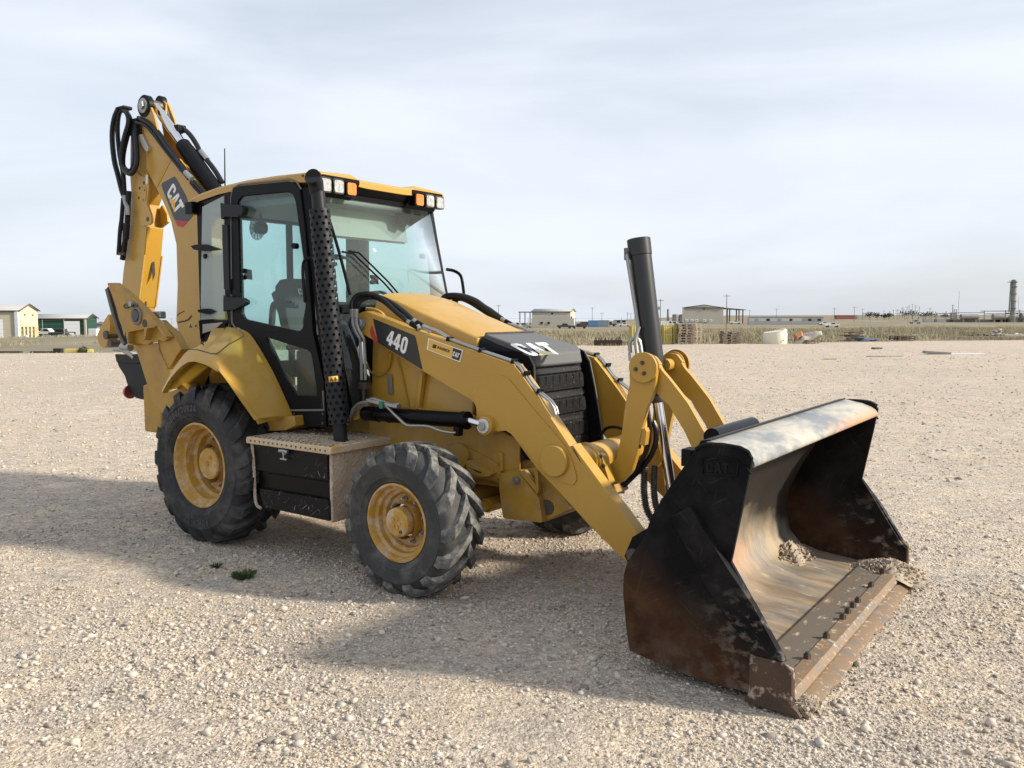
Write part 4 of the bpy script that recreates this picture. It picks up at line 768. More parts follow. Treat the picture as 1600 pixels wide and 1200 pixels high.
    if s == 1:
        b = MB(); b.tube([(1.612,-0.68,1.168),(1.655,-0.68,1.151),(1.698,-0.68,1.124),(1.775,-0.68,1.072),(1.852,-0.68,1.031),(1.958,-0.68,1.035),(2.05,-0.68,1.037),(2.151,-0.68,1.017),(2.25,-0.68,1.011),(2.288,-0.68,1.016)], .0095, 8, 3); b.build('steel_pipe', ZINC, lc)
        b = MB(); p = Vector([(2.288,-0.66,1.022)][0]); b.box(p, (.05, .05, .06)); b.build('pipe_fitting', BLK, lc, bevel=.008)
        b = MB(); p = Vector([(1.621,-0.67,1.168)][0]); b.box(p, (.30, .05, .025), rot=Matrix.Rotation(R(5), 3, 'Y')); b.tube([(1.458,-0.67,1.167),(1.515,-0.67,1.193),(1.603,-0.67,1.18),(1.713,-0.67,1.165),(1.774,-0.67,1.17)], .012, 8, 3); b.build('valve_block', ZINC, lc, bevel=.004)
        b = MB(); p = Vector([(1.632,-0.7,1.158)][0]); b.box(p, (.035, .02, .05)); b.build('valve_cap', mat('green_plastic', (.02, .16, .11), .4), lc, bevel=.004)
        for pth in ('230,945,-.67 170,950,-.66 120,985,-.66 95,1040,-.66 85,1110,-.64','240,955,-.65 180,965,-.64 140,1000,-.64 115,1060,-.62'):
            pass
        b = MB(); b.tube([(1.477,-0.67,1.164),(1.389,-0.66,1.153),(1.323,-0.66,1.116),(1.289,-0.66,1.062),(1.191,-0.6,0.983)], .013, 8, 4); b.tube([(1.479,-0.66,1.149),(1.381,-0.64,1.134),(1.329,-0.64,1.101),(1.246,-0.6,1.035)], .013, 8, 4); b.build('hydraulic_hose', mat('dusty_hose', (.22, .2, .17), .7), lc)
# 440 panel and dealer sticker on the right arm
yk = -.5565
b = MB(); b.prism([(1.42,1.757),(1.814,1.643),(1.828,1.626),(1.865,1.487)]+[(1.888,1.407),(1.462,1.59)]+[(1.467,1.585)], -.5585, -.5555); pn = b.build('number_panel', DEC, BH)
b = MB(); b.prism([(1.406,1.711),(1.465,1.587),(1.455,1.582),(1.42,1.598),(1.392,1.641),(1.386,1.669)], -.5587, -.5557); b.build('red_flash', RED, pn)
b = MB(); letters(b, '440', [(1.545,-0.559,1.584),(1.733,-0.559,1.503),(1.769,-0.559,1.622),(1.578,-0.559,1.679)], (0, -1, 0), gap=.1); b.build('number_lettering', WHT, pn)
b = MB(); b.prism([(1.946,1.626),(2.25,1.551),(2.223,1.47),(1.93,1.547)], -.5585, -.5555); ds = b.build('dealer_sticker', WHT, BH)
b = MB(); b.prism([(1.955,1.618),(2.164,1.567),(2.15,1.495),(1.941,1.549)], -.5595, -.558); b.build('sticker_field', YPR, ds)
b = MB(); b.prism([(2.166,1.565),(2.241,1.547),(2.218,1.479),(2.153,1.495)], -.5595, -.558); b.build('sticker_field', DEC, ds)
b = MB(); letters(b, 'WAGNER', [(2.024,-0.56,1.558),(2.13,-0.56,1.531),(2.14,-0.56,1.548),(2.033,-0.56,1.574)], (0, -1, 0), gap=.15)
for k in range(3): b.prism([(1.982,1.565),(1.991,1.585),(2.002,1.582),(1.993,1.557)][:4] if k == 0 else [(1.993,1.56),(2.001,1.585),(2.011,1.582),(2.006,1.556)] if k == 1 else [(2.007,1.559),(2.013,1.582),(2.023,1.578),(2.014,1.557)], -.5605, -.5597)
b.build('sticker_lettering', DEC, ds)
b = MB(); letters(b, 'CAT', [(2.159,-0.56,1.513),(2.212,-0.56,1.499),(2.225,-0.56,1.528),(2.171,-0.56,1.542)], (0, -1, 0)); b.build('sticker_lettering', WHT, ds)
b = MB(); t3 = [(2.184,-0.561,1.505),(2.205,-0.561,1.5),(2.198,-0.561,1.518)]; b.add(t3, [[0, 1, 2]]); b.build('logo_triangle', YPR, ds)
# cross tube and its brackets
ct = (3.12, .84)
b = MB(); b.cyl((3.07, -.46, .86), (3.07, .46, .86), .105, n=36); xt = b.build('cross_tube', YEL, BH)
b = MB(); b.lathe((3.07, -.34, .86), [(.105, -.02), (.118, -.015), (.118, .015), (.105, .02)], 36); b.lathe((3.07, .34, .86), [(.105, -.02), (.118, -.015), (.118, .015), (.105, .02)], 36); b.build('tube_collar', YEL, xt)
# lever pair (bell crank)
lev = [(3.29,1.224),(3.267,1.035),(3.229,0.867),(3.166,0.819),(3.129,0.765),(3.148,0.717),(3.2,0.7),(3.269,0.723),(3.341,0.801),(3.379,0.923),(3.407,1.079),(3.44,1.217)]+[(3.478,1.29),(3.498,1.374),(3.499,1.447),(3.48,1.501),(3.428,1.537),(3.377,1.53),(3.331,1.487),(3.316,1.421),(3.322,1.365)]
lnk = [(3.401,1.538),(3.462,1.531),(3.503,1.481)]+[(3.494,1.481),(3.512,1.449),(3.566,1.395),(3.624,1.33),(3.692,1.252)]+[(3.800, 1.085), (3.88, 1.03), (3.92, .97), (3.88, .93), (3.79, .92)]+[(3.749,0.955),(3.727,0.976),(3.669,1.086),(3.588,1.199),(3.576,1.226),(3.537,1.256),(3.445,1.335),(3.392,1.402),(3.371,1.476)]
q = [(3.417,1.463)][0]
for s in (1, -1):
    b = MB(); b.prism(fillet(lev, .02), -.228*s, -.188*s); lv = b.build('bucket_lever', YEL, BH, bevel=.006)
    b = MB(); b.lathe((q[0], -.228*s, q[1]), [(.095, 0), (.095, -.02*s), (.001, -.02*s)], 44); b.build('pivot_disc', YEL, lv, bevel=.003)
    for k in range(3):
        a = R(75+k*115); bolt((q[0]+.036*math.cos(a)-.01, -.248*s, q[1]+.036*math.sin(a)-.005), (0, -s, 0), .014, .010, parent=lv)
    b = MB(); b.prism(fillet(lnk, .015), -.182*s, -.145*s); b.build('bucket_link', YEL, BH, bevel=.005)
    b = MB(); b.cyl((q[0], -.19*s, q[1]), (q[0], -.18*s, q[1]), .085, n=32); b.cyl((q[0], -.15*s, q[1]), (q[0], -.06*s, q[1]), .04, n=24); b.build('link_spacer', YEL, lv)
    # bracket tying lever and tube
    bk = [(3.088,0.918),(3.125,0.928),(3.19,0.903),(3.251,0.739),(3.229,0.72),(3.159,0.786),(3.088,0.873)]
    b = MB(); b.prism(bk, -.345*s, -.27*s); bo = b.build('lever_bracket', YEL, BH, bevel=.006)
    for u, v in [(3.187,0.903),(3.207,0.844)]: bolt((u, -.345*s, v), (0, -s, 0), .013, .008, parent=bo)
b = MB(); b.prism([(3.404,1.078),(3.425,1.087),(3.437,1.062),(3.426,0.976),(3.387,0.973)], -.222, -.17); b.build('hose_bracket', YEL, BH, bevel=.004)
# tilt cylinder
c0 = Vector([(3.251,0.0,2.273)][0]); c1 = Vector([(3.402,0.0,1.227)][0]); c2 = Vector([(3.519,0.0,0.592)][0]); cd = (c0-c1).normalized(); ln = (c0-c1).length
b = MB(); b.lathe(c1, [(.001, 0), (.052, 0), (.056, .01), (.056, .02), (.05, .025), (.058, .18), (.070, .26), (.071, .30), (.071, ln-.11), (.075, ln-.105), (.076, ln-.005), (.072, ln), (.001, ln)], 40, axis=cd); tcyl = b.build('tilt_cylinder', mat('cylinder_black', (.016, .018, .019), .38), BH)
b = MB(); b.lathe(c1+cd*.002, [(.001, -.004), (.058, -.004), (.060, .0), (.060, .03), (.053, .035)], 36, axis=cd); b.build('gland_collar', DSTL, tcyl)
b = MB(); b.cyl(c1, c2, .034, n=28); b.build('cylinder_rod', CHR, tcyl)
b = MB(); b.cyl(c2-Vector((0, .09, 0)), c2+Vector((0, .09, 0)), .05, n=20); b.cyl(c2-cd*.06, c2+cd*.02, .05, n=20); b.build('rod_eye', YELD, tcyl)
b = MB(); p = Vector([(3.193,-0.05,2.198)][0]); b.tube([p+Vector((.05, .03, .0)), p, p-cd*.06], .024, 8); b.build('pipe_elbow', mat('elbow_grey', (.12, .12, .11), .4), tcyl, bevel=.003)
b = MB(); b.tube([(3.207,-0.075,2.17),(3.217,-0.075,2.119),(3.266,-0.075,1.865),(3.287,-0.075,1.753),(3.295,-0.075,1.702),(3.283,-0.08,1.651)], .0125, 8, 3); b.build('steel_pipe', ZINC, tcyl)
b = MB(); b.tube([(3.275,-0.12,1.509),(3.262,-0.12,1.57),(3.264,-0.12,1.616),(3.287,-0.11,1.639),(3.316,-0.1,1.621),(3.334,-0.1,1.54)], .013, 8, 4); b.tube([(3.313,-0.12,1.536),(3.301,-0.12,1.621),(3.306,-0.11,1.672),(3.315,-0.1,1.712)], .0125, 8, 3); b.build('steel_pipe', ZINC, tcyl)
b = MB(); b.tube([(3.278,-0.14,1.546),(3.283,-0.14,1.495)], .02, 6); b.build('pipe_fitting', ZINC, tcyl)
for pth in ('310,360,-.15 325,440,-.15 320,560,-.15 290,650,-.15 240,720,-.15 190,800,-.15 140,840,-.12', '345,420,-.12 365,480,-.12 368,560,-.12 330,650,-.12 270,730,-.12 200,800,-.12 150,850,-.10'):
    pass
b = MB(); b.tube([(3.403,-0.15,1.204),(3.422,-0.15,1.102),(3.416,-0.15,0.988),(3.391,-0.15,0.909),(3.345,-0.15,0.828),(3.288,-0.15,0.745),(3.218,-0.12,0.693)], .016, 8, 4); b.build('hydraulic_hose', HOSE, BH)
b = MB(); b.tube([(3.431,-0.12,1.118),(3.452,-0.12,1.063),(3.45,-0.12,0.978),(3.418,-0.12,0.898),(3.356,-0.12,0.815),(3.283,-0.12,0.739),(3.219,-0.1,0.68)], .018, 8, 4); b.build('hydraulic_hose', HOSE, BH)
# spring-wrapped hose hanging by the bucket
for dx, yy in ((0, -.10), (28, -.06)):
    hp = spline([(3.367,-0.1,0.823),(3.363,-0.1,0.745),(3.364,-0.1,0.648),(3.382,-0.1,0.553),(3.43,-0.1,0.473)], 8); hp = [p+Vector((dx*.0018, yy+.10, 0)) for p in hp]
    b = MB(); b.tube(hp, .017, 8); ho = b.build('hydraulic_hose', HOSE, BH)
    L_ = [0.0]
    for i in range(1, len(hp)): L_.append(L_[-1]+(hp[i]-hp[i-1]).length)
    turns = int(L_[-1]/.011); pt = []
    for i in range(turns*8+1):
        s_ = L_[-1]*i/(turns*8); j = min(len(hp)-2, max(k for k in range(len(hp)) if L_[k] <= s_+1e-9)); t = (s_-L_[j])/max(1e-6, L_[j+1]-L_[j]); c = hp[j].lerp(hp[j+1], t); d = (hp[j+1]-hp[j]).normalized(); u = d.orthogonal().normalized(); v = d.cross(u); a = 2*math.pi*i/8
        pt.append(c+(u*math.cos(a)+v*math.sin(a))*.022)
    b = MB(); b.tube(pt, .0032, 4); b.build('spring_guard', DSTL, ho)
b = MB(); b.tube([(2.924,0.1,0.954),(2.97,0.1,1.01),(3.028,0.1,1.026),(3.123,0.05,1.027)], .011, 8, 4); b.build('hydraulic_hose', HOSE, BH)
# hose bundle from the cab front over the arm pivot, both sides
for s in (1, -1):
    for k, pth in enumerate(([(1.248,-0.6,1.826),(1.245,-0.6,1.863),(1.259,-0.58,1.909),(1.298,-0.56,1.932),(1.356,-0.54,1.936),(1.406,-0.52,1.925),(1.464,-0.52,1.903),(1.542,-0.53,1.864),(1.613,-0.54,1.821),(1.683,-0.55,1.782),(1.743,-0.55,1.74)],
                [(1.246,-0.57,1.821),(1.247,-0.57,1.863),(1.257,-0.55,1.9),(1.293,-0.53,1.926),(1.345,-0.51,1.926),(1.412,-0.5,1.913),(1.476,-0.5,1.899),(1.567,-0.51,1.866),(1.656,-0.52,1.825),(1.716,-0.52,1.789),(1.779,-0.53,1.749)],
                [(1.269,-0.56,1.826),(1.276,-0.56,1.858),(1.283,-0.54,1.886),(1.322,-0.52,1.907),(1.386,-0.5,1.909),(1.469,-0.5,1.881),(1.547,-0.51,1.839),(1.619,-0.52,1.798),(1.695,-0.53,1.762),(1.752,-0.54,1.731)])):
        b = MB(); b.tube([Vector((x, y*s, z)) for x, y, z in pth], .0175, 8, 3); b.build('hydraulic_hose', HOSE, BH)
    b = MB()
    for a, c in zip([(1.73,-0.545,1.744),(1.769,-0.525,1.751)], [(1.775,-0.545,1.727),(1.813,-0.525,1.729)]): b.tube([Vector((a[0], a[1]*s, a[2])), Vector((c[0], c[1]*s, c[2]))], .0185, 10)
    for a, c in zip([(1.837,-0.545,1.71),(1.863,-0.525,1.71)], [(1.86,-0.545,1.686),(1.933,-0.525,1.671)]): b.tube([Vector((a[0], a[1]*s, a[2])), Vector((c[0], c[1]*s, c[2]))], .018, 6)
    b.build('hose_fitting', ZINC, BH)
    b = MB()
    for a, c in zip([(1.775,-0.545,1.725),(1.81,-0.525,1.731)], [(1.843,-0.545,1.694),(1.869,-0.525,1.705)]): b.tube([Vector((a[0], a[1]*s, a[2])), Vector((c[0], c[1]*s, c[2]))], .020, 10)
    b.build('hose_sleeve', BLKM, BH)
    for k in range(2):
        b = MB(); pth = [(1.265,-0.61,1.826),(1.263,-0.61,1.747),(1.269,-0.61,1.71),(1.287,-0.6,1.659),(1.305,-0.58,1.613),(1.3,-0.57,1.58)]+[(1.299,-0.57,1.573),(1.305,-0.57,1.476),(1.307,-0.57,1.31)]; b.tube([Vector((x+.03*k, (y+.01*k)*s, z)) for x, y, z in pth], .011, 8, 3); b.build('steel_pipe', ZINC, BH)
        b = MB(); pth = [(1.264,-0.61,1.826),(1.262,-0.61,1.766)]; b.tube([Vector((x+.03*k, (y+.01*k)*s, z)) for x, y, z in pth], .017, 8); b.build('pipe_fitting', ZINC, BH)
    b = MB(); p = Vector([(1.314,-0.56,1.266)][0]); p.y *= s; b.box(p, (.07, .05, .05)); b.tube([p, p+Vector((0, 0, -.12)), p+Vector((-.06, .05*s, -.22))], .014, 8); b.build('pipe_fitting', DSTL, BH, bevel=.004)
b = MB(); b.tube([(1.243,0.42,1.875),(1.24,0.44,1.912),(1.285,0.46,1.933),(1.404,0.48,1.927),(1.521,0.5,1.89),(1.605,0.51,1.838),(1.688,0.52,1.791),(1.757,0.53,1.745)], .03, 10, 4); b.build('hydraulic_hose', HOSE, BH)
# ================================================================ front bucket
def rust_mat(name, base, rust, amt, dusty, damt, scale=3.0, rough=.6, metal=0.0, stretch=(1, 1, 1), bump=.1): 
    return mat(name, base, rough, metal=metal, col2=rust, scale=scale, amt=amt, dust=dusty, dust_amt=damt, dust_scale=scale*2.6, bump=bump, bscale=70, bdist=.003, stretch=stretch)
def layered(name, rough, fn, bump=.12):
    m = bpy.data.materials.new(name); m.use_nodes = True; nt = m.node_tree; N = nt.nodes; L = nt.links; b = N['Principled BSDF']; b.inputs['Roughness'].default_value = rough
    tc = N.new('ShaderNodeTexCoord'); sp = N.new('ShaderNodeSeparateXYZ'); L.new(tc.outputs['Object'], sp.inputs[0])
    class K: pass
    k = K()
    def noise(sc, st=(1, 1, 1), det=7, ro=.62):
        mp = N.new('ShaderNodeMapping'); mp.inputs['Scale'].default_value = st; L.new(tc.outputs['Object'], mp.inputs[0]); n = N.new('ShaderNodeTexNoise'); n.inputs['Scale'].default_value = sc; n.inputs['Detail'].default_value = det; n.inputs['Roughness'].default_value = ro; L.new(mp.outputs[0], n.inputs[0]); return n.outputs[0]
    def rng(s, a, c, d=0.0, e=1.0):
        r = N.new('ShaderNodeMapRange'); r.inputs[1].default_value = a; r.inputs[2].default_value = c; r.inputs[3].default_value = d; r.inputs[4].default_value = e; L.new(s, r.inputs[0]); return r.outputs[0]
    def ma(op, a, c):
        x = N.new('ShaderNodeMath'); x.operation = op
        for i, v in enumerate((a, c)):
            if isinstance(v, (int, float)): x.inputs[i].default_value = v
            else: L.new(v, x.inputs[i])
        return x.outputs[0]
    def mix(f, a, c):
        x = N.new('ShaderNodeMix'); x.data_type = 'RGBA'; L.new(f, x.inputs[0])
        for i, v in ((6, a), (7, c)):
            if isinstance(v, tuple): x.inputs[i].default_value = (*v, 1)
            else: L.new(v, x.inputs[i])
        return x.outputs[2]
    k.noise, k.rng, k.ma, k.mix = noise, rng, ma, mix; k.x, k.y, k.z = sp.outputs
    c = fn(k); L.new(c, b.inputs['Base Color'])
    if bump:
        bn = N.new('ShaderNodeBump'); bn.inputs['Strength'].default_value = bump; bn.inputs['Distance'].default_value = .003; L.new(noise(70), bn.inputs['Height']); L.new(bn.outputs[0], b.inputs['Normal'])
    return m
def in_fn(k):
    n1, n2, n3 = k.noise(2.6, (.7, 1.3, .8)), k.noise(6, (.5, 2.6, .5)), k.noise(9, (.4, 5.0, .4))
    steel = k.mix(k.rng(n2, .35, .65), (.15, .15, .145), (.27, .26, .24))
    dusty = k.mix(k.rng(k.ma('ADD', n1, k.ma('MULTIPLY', n3, .5)), .60, .84), steel, (.40, .31, .205))
    # orange rust band on the lower back wall, nearer the right plate
    band = k.ma('MULTIPLY', k.rng(k.ma('ABSOLUTE', k.ma('SUBTRACT', k.z, .27), 0), .20, .02), k.rng(k.y, .55, -.2)); band = k.ma('MULTIPLY', band, k.rng(k.noise(6, (1, .4, 1.5)), .40, .58))
    c = k.mix(k.ma('MULTIPLY', band, .85), dusty, (.52, .24, .095))
    # shade below the lip and far plate painted dark into the upper wall
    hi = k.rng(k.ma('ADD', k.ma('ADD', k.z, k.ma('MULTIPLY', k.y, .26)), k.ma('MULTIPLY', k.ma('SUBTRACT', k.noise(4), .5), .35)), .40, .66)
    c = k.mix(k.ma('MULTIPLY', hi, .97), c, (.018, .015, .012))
    # pale dried streaks on the floor
    st = k.ma('MULTIPLY', k.rng(k.noise(9, (.7, 1.8, 1)), .60, .66), k.rng(k.z, .2, .12)); c = k.mix(k.ma('MULTIPLY', st, .75), c, (.55, .47, .36))
    fl = k.ma('MULTIPLY', k.rng(k.z, .16, .11), k.rng(k.noise(5, (.5, 1.8, .5)), .40, .60)); return k.mix(k.ma('MULTIPLY', fl, .6), c, (.14, .098, .06))
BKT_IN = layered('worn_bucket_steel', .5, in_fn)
def top_fn(k):
    n1, n2 = k.noise(3, (1.6, .6, 1)), k.noise(20, (1, .5, 1))
    c = k.mix(k.rng(n1, .4, .6), (.20, .21, .215), (.32, .31, .285)); c = k.mix(k.rng(k.ma('ADD', n1, k.ma('MULTIPLY', n2, .5)), .62, .86), c, (.50, .455, .37))
    r = k.ma('MULTIPLY', k.rng(k.z, 1.165, 1.120), k.rng(k.ma('ADD', k.y, k.ma('MULTIPLY', k.noise(5), .8)), .35, 1.0)); return k.mix(k.ma('MULTIPLY', r, .9), c, (.50, .255, .12))
BKT_TOP = layered('polished_lip', .36, top_fn, .05)
EDGE = rust_mat('cutting_edge_steel', (.15, .13, .108), (.19, .132, .086), (.46, .60), (.46, .38, .28), (.57, .66), scale=6, rough=.45, stretch=(1.4, .6, 1.4))
EDGE2 = rust_mat('edge_lip_steel', (.23, .15, .085), (.17, .145, .12), (.48, .62), (.48, .40, .29), (.56, .66), scale=11, rough=.5)
# outer side plate: black paint worn to brown rust low down, dusty scuffs
def side_mat():
    m = bpy.data.materials.new('worn_black_side'); m.use_nodes = True; nt = m.node_tree; N = nt.nodes; L = nt.links; b = N['Principled BSDF']
    tc = N.new('ShaderNodeTexCoord'); sp = N.new('ShaderNodeSeparateXYZ'); L.new(tc.outputs['Object'], sp.inputs[0])
    def noise(sc, st=(1, 1, 1), det=7, ro=.62):
        mp = N.new('ShaderNodeMapping'); mp.inputs['Scale'].default_value = st; L.new(tc.outputs['Object'], mp.inputs[0]); n = N.new('ShaderNodeTexNoise'); n.inputs['Scale'].default_value = sc; n.inputs['Detail'].default_value = det; n.inputs['Roughness'].default_value = ro; L.new(mp.outputs[0], n.inputs[0]); return n.outputs[0]
    def rng(s, a, c, d=0.0, e=1.0):
        r = N.new('ShaderNodeMapRange'); r.inputs[1].default_value = a; r.inputs[2].default_value = c; r.inputs[3].default_value = d; r.inputs[4].default_value = e; L.new(s, r.inputs[0]); return r.outputs[0]
    def ma(op, a, c):
        x = N.new('ShaderNodeMath'); x.operation = op
        for i, v in enumerate((a, c)):
            if isinstance(v, float): x.inputs[i].default_value = v
            else: L.new(v, x.inputs[i])
        return x.outputs[0]
    def mix(f, a, c):
        x = N.new('ShaderNodeMix'); x.data_type = 'RGBA'; L.new(f, x.inputs[0])
        for i, v in ((6, a), (7, c)):
            if isinstance(v, tuple): x.inputs[i].default_value = (*v, 1)
            else: L.new(v, x.inputs[i])
        return x.outputs[2]
    # worn to rust where the bucket has been rubbing: below a wavy line that drops forward
    h = ma('ADD', sp.outputs['Z'], ma('MULTIPLY', ma('SUBTRACT', sp.outputs['X'], 3.85), .55)); h = ma('ADD', h, ma('MULTIPLY', ma('SUBTRACT', noise(4.5), .5), .28))
    fr = rng(h, .70, .40)
    rust = mix(rng(noise(9), .4, .65), (.042, .019, .010), (.075, .036, .018))
    c = mix(fr, (.006, .006, .007), rust)
    low = ma('MULTIPLY', rng(sp.outputs['Z'], .22, .06), rng(noise(14), .42, .62)); c = mix(ma('MULTIPLY', low, .40), c, (.17, .125, .095))
    sc = rng(noise(11, (1, 1, 1.5)), .52, .64); sc = ma('MULTIPLY', sc, ma('MULTIPLY', rng(sp.outputs['X'], 4.2, 4.5), rng(sp.outputs['Z'], .62, .36))); c = mix(ma('MULTIPLY', sc, .42), c, (.34, .29, .245))
    film = rng(noise(3.5), .42, .72); c = mix(ma('MULTIPLY', film, .06), c, (.28, .26, .24))
    for rot, st in ((.5, (2, 2, 30)), (-.8, (2.4, 2.4, 26)), (1.3, (3, 3, 34))):
        m2 = N.new('ShaderNodeMapping'); m2.inputs['Rotation'].default_value = (0, rot, 0); L.new(tc.outputs['Object'], m2.inputs[0]); m3 = N.new('ShaderNodeMapping'); m3.inputs['Scale'].default_value = st; L.new(m2.outputs[0], m3.inputs[0])
        n = N.new('ShaderNodeTexNoise'); n.inputs['Scale'].default_value = 2.4; n.inputs['Detail'].default_value = 3; n.inputs['Distortion'].default_value = .6; L.new(m3.outputs[0], n.inputs[0]); c = mix(ma('MULTIPLY', rng(n.outputs[0], .66, .72), .07), c, (.22, .21, .20))
    L.new(c, b.inputs['Base Color']); b.inputs['Roughness'].default_value = .5; b.inputs['Specular IOR Level'].default_value = .07
    bn = N.new('ShaderNodeBump'); bn.inputs['Strength'].default_value = .15; bn.inputs['Distance'].default_value = .003; L.new(noise(45), bn.inputs['Height']); L.new(bn.outputs[0], b.inputs['Normal']); return m
BKS = side_mat()
SHOE = rust_mat('rusty_shoe', (.07, .036, .02), (.04, .024, .016), (.4, .6), (.40, .31, .24), (.56, .64), scale=5, rough=.6)
YB = 1.215
plate = [(4.198,1.157),(4.214,1.179),(4.242,1.193),(4.322,1.199),(4.41,1.192),(4.451,1.175),(4.472,1.141),(4.447,0.989),(4.383,0.646)]+[(4.499,0.468),(4.647,0.239),(4.685,0.202),(4.688,0.035),(4.468,0.041),(4.289,0.04),(4.089,0.057),(3.862,0.096),(3.844,0.185),(3.82,0.389),(3.824,0.49),(3.845,0.558)]+[(3.929,0.684),(3.98,0.817),(4.074,0.972)]
# shell: inner/outer profile
outp = [(4.450, 1.128), (4.38, 1.150), (4.25, 1.186), (4.20, 1.165), (4.07, .965), (3.93, .69), (3.85, .56), (3.825, .40), (3.835, .22), (3.87, .10), (4.10, .065), (4.47, .035), (4.68, .025)]
inn = [(4.66, .055), (4.45, .068), (4.12, .098), (3.98, .135), (3.90, .22), (3.868, .36), (3.885, .52), (3.965, .69), (4.10, .93), (4.20, 1.09), (4.26, 1.135), (4.38, 1.12), (4.450, 1.108)]
prof = outp+inn
BK = None
b = MB(); ys = [-YB+.02, YB-.02]
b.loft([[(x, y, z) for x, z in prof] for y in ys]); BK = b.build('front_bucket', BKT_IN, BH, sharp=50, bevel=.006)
lipp = [(4.205, 1.172), (4.25, 1.199), (4.37, 1.178), (4.43, 1.156), (4.458, 1.138), (4.472, 1.118), (4.474, 1.102), (4.466, 1.092), (4.455, 1.090), (4.44, 1.098), (4.43, 1.12), (4.40, 1.145), (4.25, 1.188)]
b = MB(); b.loft([[(x, y, z) for x, z in lipp] for y in [ys[0]+(ys[1]-ys[0])*i/8 for i in range(9)]]); b.build('spill_guard', BKT_TOP, BK, sharp=80)
b = MB(); b.loft([[(4.195, y, 1.168), (4.21, y, 1.196), (4.255, y, 1.206), (4.258, y, 1.199), (4.215, y, 1.186), (4.205, y, 1.165)] for y in ys]); b.build('guard_edge', BLKM, BK)
for s in (1, -1):
    b = MB(); b.prism(plate, -YB*s-.012*s, -YB*s+.012*s); pl = b.build('side_plate', BKS, BK, bevel=.004)
    b = MB(); b.prism([(4.089,0.826),(4.191,0.89),(4.396,0.613)]+[(4.508,0.475),(4.656,0.245),(4.498,0.248),(4.472,0.286),(4.387,0.388),(4.29,0.506)], -1.270*s, -1.222*s); b.build('wear_strip', BKS, BK, bevel=.005)
    b = MB(); b.prism([(4.498,0.246),(4.656,0.243),(4.692,0.213),(4.695,0.045),(4.478,0.019),(4.497,0.074)], -1.274*s, -1.222*s); b.build('corner_shoe', SHOE, BK, bevel=.005)
    b = MB(); b.prism([(4.481,0.046),(4.698,0.053),(4.719,0.039),(4.741,0.012),(4.482,0.021)], -1.278*s, -1.20*s); b.build('corner_shoe', SHOE, BK, bevel=.004)
    ring = [(4.237,1.111),(4.357,1.132),(4.413,1.12),(4.45,1.085)]; b = MB(); b.tube([(x, -1.229*s, z) for x, z in [(4.405,1.058),(4.241,1.047),(4.235,1.116),(4.357,1.132),(4.408,1.123),(4.405,1.058),(4.408,1.119),(4.445,1.1),(4.47,1.069)]], .006, 6, 0); b.build('weld_bead', BKS, pl)
    if s == 1:
        b = MB(); letters(b, 'CAT', [(4.255,-1.228,1.055),(4.368,-1.228,1.061),(4.367,-1.228,1.112),(4.254,-1.228,1.103)], (0, -1, 0), thick=.004); b.build('embossed_lettering', SCRB, pl)
    b = MB(); b.tube([(x, -1.228*s, z) for x, z in [(4.2,1.159),(4.243,1.184),(4.328,1.19),(4.411,1.185),(4.461,1.161)]], .010, 6, 2); b.build('weld_bead', BKS, pl)
# pin boss and hinge ears at the back
b = MB(); q = [(3.928,1.093)][0]
b.cyl((q[0]-.02, -.33, q[1]-.01), (q[0]-.02, .33, q[1]-.01), .052, n=28); b.build('link_pin', BLK, BK, bevel=.004)
for y in (-.30, -.24, .24, .30, -.60, -.41, .41, .60):
    b = MB(); hi = abs(y) < .35
    b.prism([(3.92, .66), (4.14, 1.05), (4.10, 1.10), (4.02, 1.10), (3.84, .85)] if hi else [(3.84, .52), (3.90, .62), (3.72, .62), (3.55, .5), (3.50, .38), (3.56, .28), (3.84, .20)], y-.015, y+.015); b.build('hinge_ear', BLKM, BK, bevel=.005)
for s in (1, -1):
    b = MB(); b.cyl((3.56, -.62*s, .39), (3.56, -.39*s, .39), .045, n=20); b.build('hinge_pin', DSTL, BK)
p = Vector([(4.028,-0.9,1.06)][0]); b = MB(); b.box(p, (.06, .10, .09)); b.build('bump_stop', BLKM, BK, bevel=.006)
# bolt-on cutting edge
b = MB(); b.loft([[(4.43, y, .068), (4.43, y, .094), (4.665, y, .082), (4.675, y, .060), (4.66, y, .05)] for y in (-YB+.03, YB-.03)]); ed = b.build('cutting_edge', EDGE, BK, bevel=.004)
b = MB(); b.loft([[(4.60, y, .086), (4.60, y, .092), (4.672, y, .088), (4.70, y, .062), (4.70, y, .052), (4.66, y, .05)] for y in (-YB+.0, YB-.03)]); b.build('edge_lip', EDGE2, BK, bevel=.004)
rnd = random.Random(11); secs = []
for i in range(41):
    y = -YB-.03+(2*YB)*i/40; e = rnd.uniform(-.005, .006)+(.012 if (i//7) % 2 else 0)
    secs.append([(4.64, y, .012), (4.64, y, .046), (4.72+e*.3, y, .044), (4.765+e, y, .020), (4.765+e, y, .006)])
b = MB(); b.loft(secs); b.build('bolt_on_blade', EDGE2, BK, bevel=.003)
bp = [(4.604,0.908),(4.606,0.571),(4.611,0.225),(4.611,0.116),(4.612,-0.001),(4.613,-0.113),(4.617,-0.451),(4.616,-0.782)]
for (u, v) in bp:
    b = MB(); b.cyl((0, 0, 0), (0, 0, .022), .019, n=6); b.cyl((0, 0, .022), (0, 0, .034), .011, n=8); o = b.build('edge_bolt', DSTL, BK); o.location = (u, v, .089)
